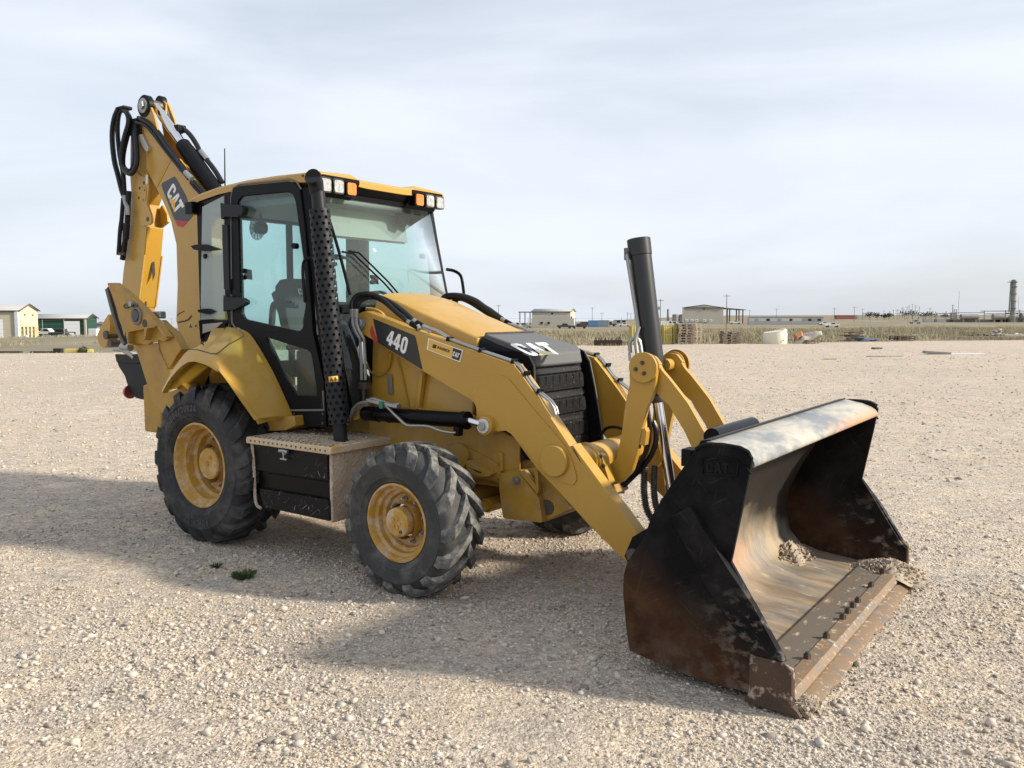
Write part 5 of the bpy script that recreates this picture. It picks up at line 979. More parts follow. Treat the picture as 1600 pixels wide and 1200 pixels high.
# spilt soil and gravel in the far corner
def mound(name, cx, cy, rx, ry, h, seed, parent, m, z0):
    rnd = random.Random(seed); n = 26; v = []; f = []
    for i in range(n):
        for j in range(n):
            u, w_ = i/(n-1)*2-1, j/(n-1)*2-1; rr = math.hypot(u, w_); a = math.atan2(w_, u); k = .8+.2*math.sin(3*a+seed)+.1*math.sin(7*a+2*seed)
            v.append((cx+u*rx, cy+w_*ry, z0+max(-.03, h*(1-(rr/k)**1.5))*(.75+.5*rnd.random())))
    for i in range(n-1):
        for j in range(n-1): f.append([i*n+j, (i+1)*n+j, (i+1)*n+j+1, i*n+j+1])
    b = MB(); b.add(v, f)
    for k in range(420):
        u, w_ = rnd.gauss(0, .5), rnd.gauss(0, .5); rr = math.hypot(u, w_); s = rnd.uniform(.003, .011)
        if rr > 1.1: continue
        b.box((cx+u*rx, cy+w_*ry, z0+max(0, h*(1-rr**1.5))*.85+s*.2), (s*2, s*1.5, s*1.2), rot=Matrix.Rotation(rnd.random()*6, 3, Vector((rnd.random(), rnd.random(), 1))))
    o = b.build(name, m, parent, recalc=False, sharp=25); o['kind'] = 'stuff'; return o
SOIL = mat('loose_soil', (.43, .35, .26), .95, col2=(.30, .25, .2), scale=18, bump=.6, bscale=70, bdist=.01)
mound('loose_soil', 3.99, .90, .15, .27, .10, 3, BK, SOIL, .10)
mound('loose_soil', 4.60, 1.07, .24, .20, .075, 5, BK, SOIL, .07)
mound('loose_soil', 4.73, -1.16, .05, .08, .015, 8, BK, SOIL, .04)
# ================================================================ backhoe: boom, stick, bucket, stabilizers
boom = [(-2.222,3.784),(-2.234,3.838),(-2.204,3.898),(-2.128,3.921),(-2.047,3.881),(-1.945,3.707),(-1.902,3.582),(-1.725,3.352),(-1.534,3.242),(-1.407,3.107),(-1.263,2.984),(-1.068,2.826)]+[(-1.20, 2.55), (-1.10, 2.25), (-1.08, 1.75), (-1.05, 1.1), (-1.20, 1.0)]+[(-1.597,1.451),(-1.688,1.714),(-1.646,2.069),(-1.645,2.452),(-1.713,2.654)]+[(-1.696,2.63),(-1.761,2.751),(-1.883,2.933),(-2.033,3.115),(-2.114,3.224),(-2.104,3.376)]+[(-2.123,3.534),(-2.164,3.701)]
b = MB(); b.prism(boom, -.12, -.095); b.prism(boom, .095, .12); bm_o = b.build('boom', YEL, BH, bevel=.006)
b = MB(); b.prism([p for p in [(-2.126,3.352),(-1.761,3.268),(-1.438,3.101),(-1.097,2.825)]]+[(-1.22, 2.5), (-1.14, 2.2), (-1.12, 1.1), (-1.25, 1.05)]+[(-1.626,1.481),(-1.679,1.713),(-1.659,2.069),(-1.65,2.453)]+[(-1.703,2.639),(-1.78,2.754),(-1.903,2.936),(-2.053,3.119)], -.098, .098); b.build('boom_box', YELB, bm_o)
bpo = [(-2.068,3.284),(-1.882,3.277),(-1.549,3.198),(-1.796,3.359)]
b = MB(); b.prism([(-1.986,3.045),(-1.925,3.019),(-1.681,3.249),(-1.692,3.271),(-1.808,3.331),(-1.724,3.335),(-1.947,3.069)][:4]+[(-1.714,3.3),(-1.948,3.048)], -.124, -.12); b.build('boom_gusset', YELB, bm_o)
q = [(-2.096,3.817)][0]
b = MB(); b.lathe((q[0], -.10, q[1]), [(.06, .02), (.105, .02), (.105, -.03), (.075, -.03), (.07, -.02)], 36); b.build('boom_eye', BLKM, bm_o)
b = MB(); b.lathe((q[0], -.125, q[1]), [(.072, 0), (.072, -.02), (.06, -.022), (.001, -.022)], 30); b.lathe((q[0], -.147, q[1]), [(.042, 0), (.042, -.02), (.001, -.02)], 6); b.build('pin_head', ZINC, bm_o)
q2 = [(-2.13,3.886)][0]; b = MB(); b.lathe((q2[0], .085, q2[1]), [(.001, -.03), (.07, -.03), (.07, .02), (.001, .02)], 24); b.build('far_boss', BLKM, bm_o)
# fork plates at the stick cylinder head
for s in (1, -1):
    b = MB(); b.prism([(-2.128,3.898),(-2.072,3.902),(-2.024,3.871),(-2.035,3.793),(-1.98,3.608),(-2.023,3.631),(-2.091,3.782)], -.082*s, -.062*s); b.build('fork_plate', YELB, bm_o, bevel=.004)
# CAT panel
b = MB(); b.prism(fillet([(-1.857,3.03),(-1.837,3.051),(-1.636,3.096),(-1.614,3.082),(-1.466,2.906),(-1.357,2.707),(-1.439,2.659),(-1.654,2.686)], .01), -.1235, -.1205); pn = b.build('logo_panel', DECG, BH)
b = MB(); b.prism(fillet([(-1.654,2.686),(-1.439,2.659),(-1.523,2.61),(-1.608,2.625)], .008), -.1237, -.1205); b.build('red_flash', RED, pn)
b = MB(); letters(b, 'CAT', [(-1.765,-0.124,2.943),(-1.636,-0.124,2.732),(-1.482,-0.124,2.801),(-1.651,-0.124,3.043)], (0, -1, 0), gap=.04); b.build('logo_lettering', WHT, pn)
b = MB(); b.prism([(-1.733,2.905),(-1.626,2.868),(-1.647,2.753)], -.1262, -.125); b.build('logo_triangle', YPR, pn)
b = MB(); b.prism([(-1.481,1.707),(-1.412,1.708),(-1.415,1.647),(-1.485,1.646)], -.1225, -.12); b.prism([(-1.399,1.7),(-1.348,1.7),(-1.351,1.647),(-1.402,1.647)], -.1225, -.12); b.build('warning_sticker', mat('faded_yellow', (.5, .36, .12), .5), bm_o)
b = MB(); b.add([(x, -.123, z) for x, z in [(-1.474,1.654),(-1.42,1.654),(-1.446,1.697)]], [[0, 1, 2]]); b.add([(x, -.123, z) for x, z in [(-1.393,1.67),(-1.351,1.691),(-1.359,1.655)]], [[0, 1, 2]]); b.build('warning_symbol', DEC, bm_o)
for u in ('505,605 530,600 550,585', '515,655 560,645 580,635 595,615'):
    pass
b = MB(); b.tube([(x, -.122, z) for x, z in [(-1.669,1.768),(-1.628,1.791),(-1.548,1.813)]], .004, 5); b.tube([(x, -.122, z) for x, z in [(-1.646,1.705),(-1.54,1.718),(-1.487,1.73),(-1.428,1.768)]], .007, 5); b.build('hose_scuff', DEC, bm_o)
for u, v in [(-1.579,3.178),(-1.552,3.148)]: bolt((u, -.12, v), (0, -1, 0), .012, .004, parent=bm_o)
# stick cylinder on the boom
k0 = Vector([(-2.104,0.0,3.838)][0]); k1 = Vector([(-1.669,0.0,3.418)][0]); k2 = k1+(k1-k0).normalized()*1.05; kd = (k2-k1).normalized()
b = MB(); b.lathe(k1, [(.001, 0), (.066, .0), (.072, .01), (.072, .10), (.076, .105), (.074, 1.0), (.001, 1.02)], 32, axis=kd); sc_ = b.build('stick_cylinder', BLKM, BH)
b = MB(); b.cyl(k0, k1+kd*.01, .047, n=24); b.build('cylinder_rod', CHR, sc_)
b = MB(); b.cyl(k0-Vector((0, .06, 0)), k0+Vector((0, .06, 0)), .055, n=20); b.build('rod_eye', DSTL, sc_)
# stick (side faces and the bright front face with toothed edges)
stl = [(-2.29,3.728),(-2.367,3.697),(-2.405,3.631)]+[(-2.443,3.18),(-2.436,3.0),(-2.449,2.9),(-2.472,2.757),(-2.527,2.542)]+[(-2.633,2.236),(-2.659,2.089),(-2.876,1.858)]
stick_l = [(-2.365,3.732),(-2.406,3.619)]+[(-2.445,3.18),(-2.434,3.0),(-2.446,2.9),(-2.472,2.757),(-2.527,2.542)]+[(-2.633,2.236),(-2.677,2.056)]
stick_r = [(-2.386,1.856),(-2.339,1.985),(-2.241,2.369),(-2.19,2.629)][:3]+[(-2.18,2.653),(-2.23,2.671),(-2.241,2.885),(-2.129,3.032),(-2.104,3.135),(-2.153,3.252)]+[(-2.12,3.399),(-2.135,3.493),(-2.258,3.718)]
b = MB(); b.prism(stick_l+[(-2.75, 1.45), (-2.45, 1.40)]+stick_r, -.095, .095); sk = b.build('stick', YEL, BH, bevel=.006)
fx = [(-2.394,1.856),(-2.249,2.369),(-2.198,2.63)]
b = MB(); b.loft([[(x+.004, -.088, z), (x+.016, -.088, z), (x+.016, .088, z), (x+.004, .088, z)] for x, z in fx]); fr = b.build('stick_front', YELB, sk)
b = MB()
for i in range(46):
    t = i/45; x = fx[0][0]*(1-t)+fx[1][0]*t if t < 1 else fx[1][0]; z = fx[0][1]*(1-t)+fx[1][1]*t
    for s in (1, -1): b.box((x+.012, s*.096, z), (.022, .014, .012))
b.build('rack_tooth', YEL, sk)
b = MB(); b.prism_dir([([(-2.282,2.165)][0][0]+.03, y, z) for y, z in [(-.012, 2.30), (.02, 2.33), (.022, 2.18), (-.005, 2.12)]], (.004, 0, 0)); b.build('paint_wear', DEC, sk); b = MB(); b.prism_dir([([(-2.396,1.971)][0][0]+.03, y, z) for y, z in [(-.03, 1.98), (-.012, 1.98), (-.012, 1.86), (-.03, 1.84)]], (.004, 0, 0)); b.build('paint_wear', DEC, sk)
# clamp plates on the stick head
cp = fillet([(-2.306,3.216),(-2.245,3.161),(-2.131,3.136),(-2.088,3.122),(-2.088,3.027),(-2.135,2.883),(-2.068,2.759),(-2.06,2.688),(-2.112,2.663),(-2.213,2.665),(-2.263,2.7),(-2.296,2.781),(-2.37,3.037),(-2.4,3.168)], .02)
b = MB(); b.prism(cp, -.112, -.09); hp_ = b.build('head_plate', YEL, sk, bevel=.006)
b = MB(); b.prism([(-2.213,3.051),(-2.126,3.023),(-2.146,2.905),(-2.21,2.902)], -.118, -.11); b.build('cover_plate', YEL, hp_, bevel=.004)
for u, v in [(-2.246,3.038),(-2.158,3.01),(-2.269,2.944),(-2.183,2.918)]: bolt((u, -.112, v), (0, -1, 0), .012, .006, parent=hp_)
b = MB()
for (u, v), r_ in zip([(-2.126,2.723),(-2.17,3.083)], (.024, .018)): b.cyl((u, -.1135, v), (u, -.10, v), r_, n=16)
b.build('plate_hole', DEC, hp_)
b = MB(); b.prism([(-2.129,3.16),(-2.089,3.153),(-2.1,3.069),(-2.135,3.069)], -.116, -.11); b.build('white_sticker', WHT, hp_)
b = MB(); b.prism(fillet([(-2.179,3.551),(-2.126,3.545),(-2.011,3.393),(-2.043,3.371),(-2.094,3.391),(-2.176,3.493)], .01), -.14, -.12); b.cyl((*[[(-2.04,3.395)][0][0]], -.15, [(-2.04,3.395)][0][1]), ([(-2.04,3.395)][0][0], -.12, [(-2.04,3.395)][0][1]), .028, n=14); b.build('lock_lever', mat('lever_grey', (.42, .41, .39), .4), sk, bevel=.004)
# far cylinder ear seen between stick and boom
b = MB(); b.prism([(-2.371,2.636),(-2.322,2.794),(-2.187,2.886),(-2.105,2.787),(-2.097,2.707),(-2.24,2.651),(-2.269,2.608)], .085, .11); b.build('boom_ear', YELB, bm_o, bevel=.005)
# bucket linkage and bucket at the end of the stick
b = MB(); b.prism(fillet([(-2.901,1.79),(-3.069,1.653),(-3.158,1.549),(-3.117,1.446),(-3.023,1.413),(-2.956,1.466),(-2.879,1.655)], .03), -.12, .10); b.build('bucket_linkage', YEL, BH, bevel=.006)
b = MB(); b.cyl((*[[(-2.955,1.562)][0][0]], -.14, [(-2.955,1.562)][0][1]), ([(-2.955,1.562)][0][0], .12, [(-2.955,1.562)][0][1]), .045, n=20); b.cyl(([(-2.88,1.471)][0][0], -.14, [(-2.88,1.471)][0][1]), ([(-2.88,1.471)][0][0], .12, [(-2.88,1.471)][0][1]), .04, n=20); b.build('linkage_pin', DSTL, BH)
bk_ = fillet([(-2.487,1.374),(-2.107,1.379),(-1.637,1.411),(-1.665,0.963),(-1.855,0.96),(-1.995,0.943),(-2.136,0.951),(-2.247,1.009),(-2.324,1.166),(-2.435,1.259)], .03)
b = MB(); b.prism(bk_, -.30, .30); db = b.build('digging_bucket', DGREY, BH, bevel=.015)
b = MB(); b.prism([(-2.471,1.38),(-2.098,1.385),(-1.682,1.417),(-1.686,1.363),(-2.104,1.295),(-2.447,1.299)], -.315, -.29); b.build('bucket_band', DGREY, db, bevel=.006)
b = MB(); p = Vector([(-2.288,-0.28,1.005)][0]); b.lathe(p, [(.001, -.02), (.06, -.02), (.07, .0), (.07, .02), (.001, .02)], 24, axis=(1, .1, 0)); b.build('red_reflector', mat('red_reflector', (.25, .03, .03), .25, coat=.6), db)
b = MB(); b.tube([(-2.498,-0.3,1.427),(-2.364,-0.3,1.423),(-2.207,-0.3,1.382),(-2.138,-0.3,1.349)], .022, 8, 3); b.build('grey_pipe', ZINC, BH)
p = Vector([(-2.043,-0.45,1.464)][0]); b = MB(); b.cyl(p+Vector((-.05, 0, 0)), p+Vector((.10, 0, 0)), .035, n=16); b.build('hose_coupling', ZINC, BH)
# swing frame behind the cab
b = MB(); b.box((-1.12, 0, .95), (.28, 1.5, .42)); b.box((-.98, 0, .80), (.30, 1.1, .5)); b.prism([(-1.35, .8), (-1.35, 1.3), (-1.05, 1.35), (-1.0, .8)], -.2, .2); b.build('swing_frame', YELD, BH, bevel=.02)
# stabilizers
sp = [(-1.329,2.049),(-1.308,2.054),(-1.222,2.053),(-1.129,2.016),(-1.058,1.982),(-0.908,1.9),(-0.689,1.772),(-0.636,1.741),(-0.463,1.605),(-0.481,1.594),(-0.621,1.689),(-1.062,1.641),(-1.095,1.597),(-1.128,1.684),(-1.164,1.739),(-1.207,1.848),(-1.233,1.897),(-1.269,1.963),(-1.306,2.013)]
for s in (1, -1):
    b = MB(); b.prism(sp, -1.0*s, -.94*s); pd = b.build('stabilizer_pad', YELD, BH, bevel=.006)
    b = MB(); b.prism([(-1.103,1.646),(-0.637,1.691),(-0.478,1.605),(-0.524,1.586),(-0.58,1.564),(-0.644,1.573),(-0.7,1.561),(-0.766,1.555),(-0.815,1.532),(-0.891,1.541),(-0.949,1.535),(-0.989,1.523),(-1.077,1.527)], -.955*s, -.925*s)
    b.prism([(-1.037,1.642),(-0.737,1.68),(-0.588,1.692),(-0.607,1.681),(-0.719,1.67),(-0.753,1.582),(-0.772,1.571),(-0.757,1.667),(-0.998,1.637),(-1.012,1.578),(-1.032,1.583)], -1.015*s, -.95*s); b.prism([(-1.032,1.583),(-1.008,1.632),(-1.015,1.545),(-0.938,1.525),(-1.025,1.529)], -1.01*s, -.95*s); b.build('pad_grouser', YELD, pd, bevel=.004)
    b = MB(); b.prism(fillet([(-1.475,1.995),(-1.421,2.027),(-1.386,2.007),(-1.342,1.971),(-1.302,1.893),(-1.29,1.848),(-1.239,1.771),(-1.205,1.683),(-1.152,1.584),(-1.156,1.532),(-1.216,1.528),(-1.319,1.659),(-1.39,1.815)], .01), -.94*s, -.86*s); b.build('rubber_pad', mat('pad_rubber', (.012, .012, .012), .75), pd, bevel=.008)
    b = MB(); b.tube([(x, -.945*s, z) for x, z in [(-1.437,2.002),(-1.424,1.977),(-1.358,1.815),(-1.287,1.66),(-1.228,1.567),(-1.18,1.526)]], .016, 6); b.build('pad_edge', SEAL, pd)
    q = [(-0.879,1.776)][0]; b = MB(); b.lathe((q[0], -1.0*s, q[1]), [(.078, 0), (.078, -.012*s), (.054, -.016*s), (.052, 0)], 32); b.build('pin_washer', SEAL, pd)
    b = MB(); b.lathe((q[0], -1.0*s, q[1]), [(.05, -.004*s), (.045, -.022*s), (.001, -.022*s)], 24); b.build('pin_head', DSTL, pd)
    q = [(-0.771,1.71)][0]; b = MB(); b.cyl((q[0], -1.003*s, q[1]), (q[0], -.99*s, q[1]), .034, n=16); b.build('pin_hole', DEC, pd)
    b = MB(); b.tube([(x, -1.012*s, z) for x, z in [(-0.963,1.855),(-1.022,1.836),(-1.056,1.85),(-1.04,1.868),(-0.991,1.863),(-0.934,1.852),(-0.876,1.846),(-0.856,1.862),(-0.903,1.87),(-0.946,1.879)]], .006, 5, 4); b.build('spring_clip', DSTL, pd)
    b = MB(); q = [(-0.936,1.873)][0]; b.cyl((q[0], -1.03*s, q[1]), (q[0], -.99*s, q[1]), .025, n=10); b.build('clip_pin', ZINC, pd)
    b = MB(); leg = [(-1.062,1.52),(-0.7,1.555),(-0.518,1.335),(-0.487,1.099),(-0.795,0.986),(-0.88,1.144)]+[(-.78, .80)]
    b.prism([(-1.061,1.527),(-0.7,1.548),(-0.693,1.488),(-0.544,1.294),(-0.221,1.14),(-0.23,0.972),(-0.657,0.941),(-0.804,1.026)], -.93*s, -.80*s); lg = b.build('stabilizer_leg', YELD, BH, bevel=.008)
    b = MB(); b.prism([(-0.748,1.673),(-0.709,1.74),(-0.62,1.688),(-0.509,1.636),(-0.394,1.502),(-0.453,1.454),(-0.573,1.332),(-0.638,1.396),(-0.721,1.54)], -.92*s, -.84*s); b.build('stabilizer_arm', YELD, lg, bevel=.008)
    b = MB(); b.tube([(x, -.93*s, z) for x, z in [(-0.708,1.73),(-0.651,1.721),(-0.623,1.675)]], .018, 6, 3); b.build('hose_guard', WHT, lg)
    b = MB(); q = [(-0.718,1.78)][0]; b.box((q[0], -.9*s, q[1]), (.11, .06, .06)); b.build('hose_block', ZINC, lg, bevel=.01)
# hose loops at the boom head
for pth, r_ in (([(-2.428,-0.2,3.821),(-2.494,-0.21,3.728),(-2.544,-0.21,3.569),(-2.524,-0.21,3.331),(-2.476,-0.2,3.161),(-2.455,-0.18,3.019),(-2.44,-0.16,2.949)], .026), ([(-2.365,-0.18,3.816),(-2.438,-0.19,3.771),(-2.476,-0.19,3.612),(-2.456,-0.19,3.374),(-2.421,-0.18,3.182),(-2.428,-0.17,3.018),(-2.429,-0.16,2.948)], .022),
                ([(-2.436,-0.17,3.827),(-2.297,-0.19,3.764),(-2.255,-0.2,3.664),(-2.311,-0.21,3.542),(-2.375,-0.21,3.409),(-2.378,-0.22,3.267),(-2.259,-0.23,3.173),(-2.169,-0.22,3.177),(-2.132,-0.2,3.28),(-2.166,-0.18,3.437),(-2.212,-0.16,3.562),(-2.213,-0.15,3.645)], .026), ([(-2.466,-0.14,3.843),(-2.288,-0.16,3.71),(-2.332,-0.17,3.551),(-2.39,-0.18,3.403),(-2.392,-0.19,3.261),(-2.294,-0.19,3.199),(-2.244,-0.18,3.236),(-2.225,-0.17,3.352),(-2.259,-0.15,3.534)], .022),
                ([(-2.157,-0.15,3.695),(-2.024,-0.15,3.644),(-1.902,-0.14,3.55),(-1.769,-0.14,3.421),(-1.599,-0.14,3.268),(-1.434,-0.14,3.118),(-1.325,-0.14,3.02)], .019), ([(-2.233,-0.11,3.724),(-2.067,-0.11,3.673),(-1.89,-0.11,3.543),(-1.7,-0.11,3.362),(-1.499,-0.12,3.183),(-1.375,-0.13,3.081)], .019), ([(-2.178,-0.17,3.66),(-2.05,-0.16,3.622),(-1.912,-0.16,3.526),(-1.756,-0.15,3.373),(-1.531,-0.15,3.182),(-1.366,-0.15,3.044)], .016),
                ([(-1.297,-0.14,3.017),(-1.231,-0.13,2.958),(-1.165,-0.12,2.899)], .02), ([(-1.345,-0.14,3.01),(-1.287,-0.13,2.952),(-1.212,-0.12,2.892)], .018),
                ([(-1.869,0.06,3.615),(-1.75,0.06,3.589),(-1.636,0.06,3.518),(-1.525,0.06,3.403),(-1.457,0.05,3.315),(-1.366,0.05,3.249),(-1.24,0.05,3.136),(-1.135,0.05,3.015)], .024), ([(-1.841,0.04,3.573),(-1.742,0.04,3.55),(-1.764,0.03,3.597)], .02)):
    b = MB(); b.tube(pth, r_, 8, 4); b.build('hydraulic_hose', HOSE, BH)
for pth, r_ in (([(-2.081,-0.1,3.867),(-2.0,-0.1,3.684),(-1.945,-0.1,3.58)], .010), ([(-2.057,0.09,3.842),(-2.002,0.09,3.718),(-1.957,0.09,3.607)], .011), ([(-2.075,0.085,3.855),(-2.025,0.085,3.72),(-1.979,0.085,3.633)], .009), ([(-2.432,-0.17,2.971),(-2.415,-0.17,2.898),(-2.381,-0.17,2.848),(-2.38,-0.17,2.777)], .024), ([(-1.41,-0.15,3.109),(-1.309,-0.15,3.039)], .026), ([(-1.456,0.05,3.337),(-1.356,0.05,3.248)], .026)):
    b = MB(); b.tube(pth, r_, 8, 2); b.build('hose_fitting', ZINC, BH)
b = MB(); b.tube([(-2.455,-0.17,2.949),(-2.489,-0.17,2.784),(-2.523,-0.17,2.63)], .022, 8, 2); b.tube([(-2.496,-0.17,2.744),(-2.534,-0.17,2.634),(-2.567,-0.17,2.458),(-2.582,-0.17,2.386)], .022, 8, 2); b.build('hydraulic_hose', HOSE, BH)
b = MB(); b.tube([(-2.386,-0.15,3.017),(-2.42,-0.15,2.781),(-2.464,-0.15,2.544)]+[(-2.46,-0.15,2.696),(-2.487,-0.15,2.521),(-2.545,-0.15,2.337)], .028, 8, 2); b.build('hydraulic_hose', HOSE, BH)
b = MB(); b.box([(-2.253,-0.14,3.628)][0], (.14, .06, .16)); b.build('hose_manifold', DGREY, BH, bevel=.012)
b = MB(); p = [(-2.399,-0.16,3.824)][0]; b.box(p, (.15, .10, .035)); b.build('hose_clamp', BLKM, BH, bevel=.01); b = MB(); b.box([(-1.795,0.05,3.587)][0], (.10, .10, .07)); b.build('hose_clamp', BLKM, BH, bevel=.01)
b = MB(); b.tube([(-2.576,-0.17,2.459),(-2.585,-0.17,2.419),(-2.551,-0.17,2.396),(-2.479,-0.16,2.394)], .018, 6); b.build('hose_fitting', DSTL, BH)
# ================================================================ things around the yard
def tz(x, y): return float(terr(np.array(float(x)), np.array(float(y))))
def gz(x, y): return 0.004 if y < edge_y(x) else tz(x, y)-.02
WOOD = mat('weathered_wood', (.34, .28, .21), .9, col2=(.25, .21, .17), scale=5, spec=.1)
WOODL = mat('pale_wood', (.50, .43, .33), .9, col2=(.38, .32, .25), scale=5, spec=.1)
WOODD = mat('dark_wood', (.12, .095, .075), .9, col2=(.18, .14, .11), scale=5, spec=.1)
TAN = mat('tan_siding', (.42, .38, .30), .7); TANG = mat('grey_tan_siding', (.36, .345, .30), .7); CREAM = mat('cream_lit_siding', (.66, .58, .40), .7)  # cream also paints sunlight onto the end walls of tan buildings
GREEN = mat('green_siding', (.008, .055, .036), .65); ROOFM = mat('pale_roof', (.34, .34, .345), .6); ROOFD = mat('dark_trim', (.09, .075, .06), .6)
WDOOR = mat('white_door', (.68, .70, .72), .5); DGL = mat('dark_glass', (.02, .025, .03), .15); WPNT = mat('white_vehicle_paint', (.72, .72, .71), .35); GPNT = mat('grey_vehicle_paint', (.30, .31, .32), .4); DPNT = mat('dark_vehicle_paint', (.04, .045, .05), .4)
BLU = mat('blue_container_paint', (.10, .22, .42), .5); BLUG = mat('blue_grey_paint', (.22, .28, .34), .5); TYR = mat('far_tyre', (.02, .02, .02), .8); STEEL = mat('grey_plant_steel', (.20, .20, .19), .6, col2=(.30, .28, .24), scale=.4); POLE = mat('pole_wood', (.17, .145, .12), .9); YPL = mat('yellow_plastic', (.62, .52, .16), .55, col2=(.55, .43, .10), scale=3); REDR = mat('red_brown_roof', (.26, .08, .055), .7)
# ---- wooden pallets
ORDW = ['lowest', 'second lowest', 'third lowest', 'fourth lowest', 'fifth lowest', 'sixth lowest', 'seventh lowest', 'eighth lowest', 'ninth lowest']
def rank(k, n): return 'topmost' if k == n-1 else ORDW[k]
def pallet_mesh(m, w_=1.2, d_=1.0):
    b = MB()
    for i in range(7): b.box((-w_/2+w_*(i+.5)/7, 0, .135), (.105, d_, .02))
    for i in range(3): b.box((-w_/2+w_*(i+.5)/3, 0, .008), (.10, d_, .018))
    for y in (-d_/2+.03, 0, d_/2-.03):
        b.box((0, y, .105), (w_, .05, .045))
        for x in (-w_/2+.06, 0, w_/2-.06): b.box((x, y, .05), (.10, .05, .07))
    return b
def pallets(px, d, n, label, group, seed, m, w_=1.0, rz=.12, dx=0):
    rnd = random.Random(seed); x = (px-800)/1331.63*d; src = None
    for k in range(n):
        if src is None: o = src = pallet_mesh(m, w_).build('wooden_pallet', m)
        else: o = src.copy(); COL.objects.link(o)
        o.location = (x+rnd.uniform(-.03, .03)+dx, d+rnd.uniform(-.03, .03), gz(x, d)+k*.147); o.rotation_euler = (0, 0, rz+rnd.uniform(-.05, .05)); tag(o, rank(k, n)+' '+label, 'pallet', group)
pallets(1069, 48.6, 8, 'weathered grey pallet in the tall stack beside the yellow plastic crates', 'pallets in the tall stack', 1, WOOD, .98, .06)
pallets(1082.5, 49.6, 8, 'pale wooden pallet in the narrow stack directly behind the tall grey stack', 'pallets in the pale stack', 2, WOODL, .62, .25)
pallets(1141, 49.2, 5, 'weathered pallet in the short stack standing alone before the dry grass', 'pallets in the short stack', 3, WOOD, 1.05, -.04)
pallets(1260, 49.0, 3, 'grey pallet under the draped tarp right of the white tank', 'pallets under the tarp', 4, WOOD, 1.1, .1)
pallets(1409, 55.2, 2, 'dark low pallet lying flat at the gravel edge', 'dark flat pallets', 5, WOODD, 1.25, .2)
# ---- yellow crates
def crate(px, d, w_, h, label):
    x = (px-800)/1331.63*d; r = empty('yellow_crate', (x, d, gz(x, d)), .1); tag(r, label, 'crate', 'yellow plastic crates')
    b = MB(); b.box((0, 0, h/2), (w_*.9, .8, h*.98)); b.build('core', mat('crate_shade', (.42, .34, .10), .6), r)
    n = 5
    for i in range(n): b = MB(); b.box((-w_/2+w_*(i+.5)/n, -.42, h/2), (w_*.12, .06, h)); b.build('rib', YPL, r)
    for k in range(3): b = MB(); b.box((0, -.41, h*(.12+.38*k)), (w_, .05, .06)); b.build('band', YPL, r)
    return r
crate(993, 48.5, .70, 1.05, 'yellow plastic crate showing left of the black tilt cylinder')
crate(1040, 48.8, .48, 1.08, 'yellow plastic crate just right of the black tilt cylinder')
crate(1053, 49.0, .46, 1.12, 'yellow plastic crate touching the tall pallet stack')
crate(1028, 49.3, .5, 1.0, 'yellow plastic crate mostly hidden behind the black tilt cylinder')
# ---- white tank, draped stack
d = 48.6; x = 15.0; r = empty('water_tank', (x, d, .004)); tag(r, 'squat white plastic tank with a sloping lid on the gravel edge', 'tank')
TNK = mat('white_plastic', (.66, .62, .50), .5)
b = MB(); b.lathe((0, 0, 0), [(.001, .0), (.655, 0), (.66, .03), (.66, .58), (.64, .62)], 36, axis=(0, 0, 1)); b.build('body', TNK, r)
b = MB(); b.loft([[(.64*math.cos(a), .64*math.sin(a), .61+(.0 if k == 0 else .10+.09*math.cos(a))) if k < 2 else (.5*math.cos(a)+.1, .5*math.sin(a), .74+.10*math.cos(a)) for a in [2*math.pi*i/30 for i in range(30)]] for k in range(3)]); b.build('lid', TNK, r)
b = MB(); b.lathe((.42, -.05, .80), [(.16, 0), (.16, .06), (.001, .07)], 18, axis=(0, 0, 1)); b.build('cap', TNK, r); b = MB(); b.cyl((.25, -.64, .20), (.25, -.68, .20), .03, n=10); b.build('outlet', DSTL, r)
def cloth(name, label, px, d, w_, dep, f, m, rz=0):
    x = (px-800)/1331.63*d; b = MB(); n = 14; v = []; rnd = random.Random(px)
    for i in range(n):
        for j in range(n):
            u, q = i/(n-1)*2-1, j/(n-1)*2-1; v.append((u*w_/2, q*dep/2, max(.01, f(u, q)+rnd.uniform(-.02, .02))))
    b.add(v, [[i*n+j, (i+1)*n+j, (i+1)*n+j+1, i*n+j+1] for i in range(n-1) for j in range(n-1)])
    o = b.build(name, m, None, thick=.02, recalc=False, sharp=60); o.location = (x, d, gz(x, d)); o.rotation_euler.z = rz; return tag(o, label, 'tarp')
cloth('grey_tarp', 'crumpled grey tarp draped over a stack of pallets', 1260, 48.9, 1.35, 1.25, lambda u, q: .50+.22*u+.06*math.sin(5*u+2*q)-.45*max(0, abs(q)-.72)*2-(.9*max(0, -u-.55)), mat('tarp_grey', (.42, .39, .33), .8))
cloth('orange_cloth', 'small orange cloth heaped on top of the draped pallets', 1249, 48.75, .42, .5, lambda u, q: .70-.28*(u*u+q*q)+.05*math.sin(6*u), mat('tarp_orange', (.62, .24, .12), .8))
cloth('blue_tarp', 'flattened bright blue tarp on the gravel beside the board pile', 1352, 53.6, 1.05, 1.2, lambda u, q: .14+.05*math.sin(4*u+1)*math.cos(3*q)-.10*abs(u), mat('tarp_blue', (.03, .12, .40), .6))
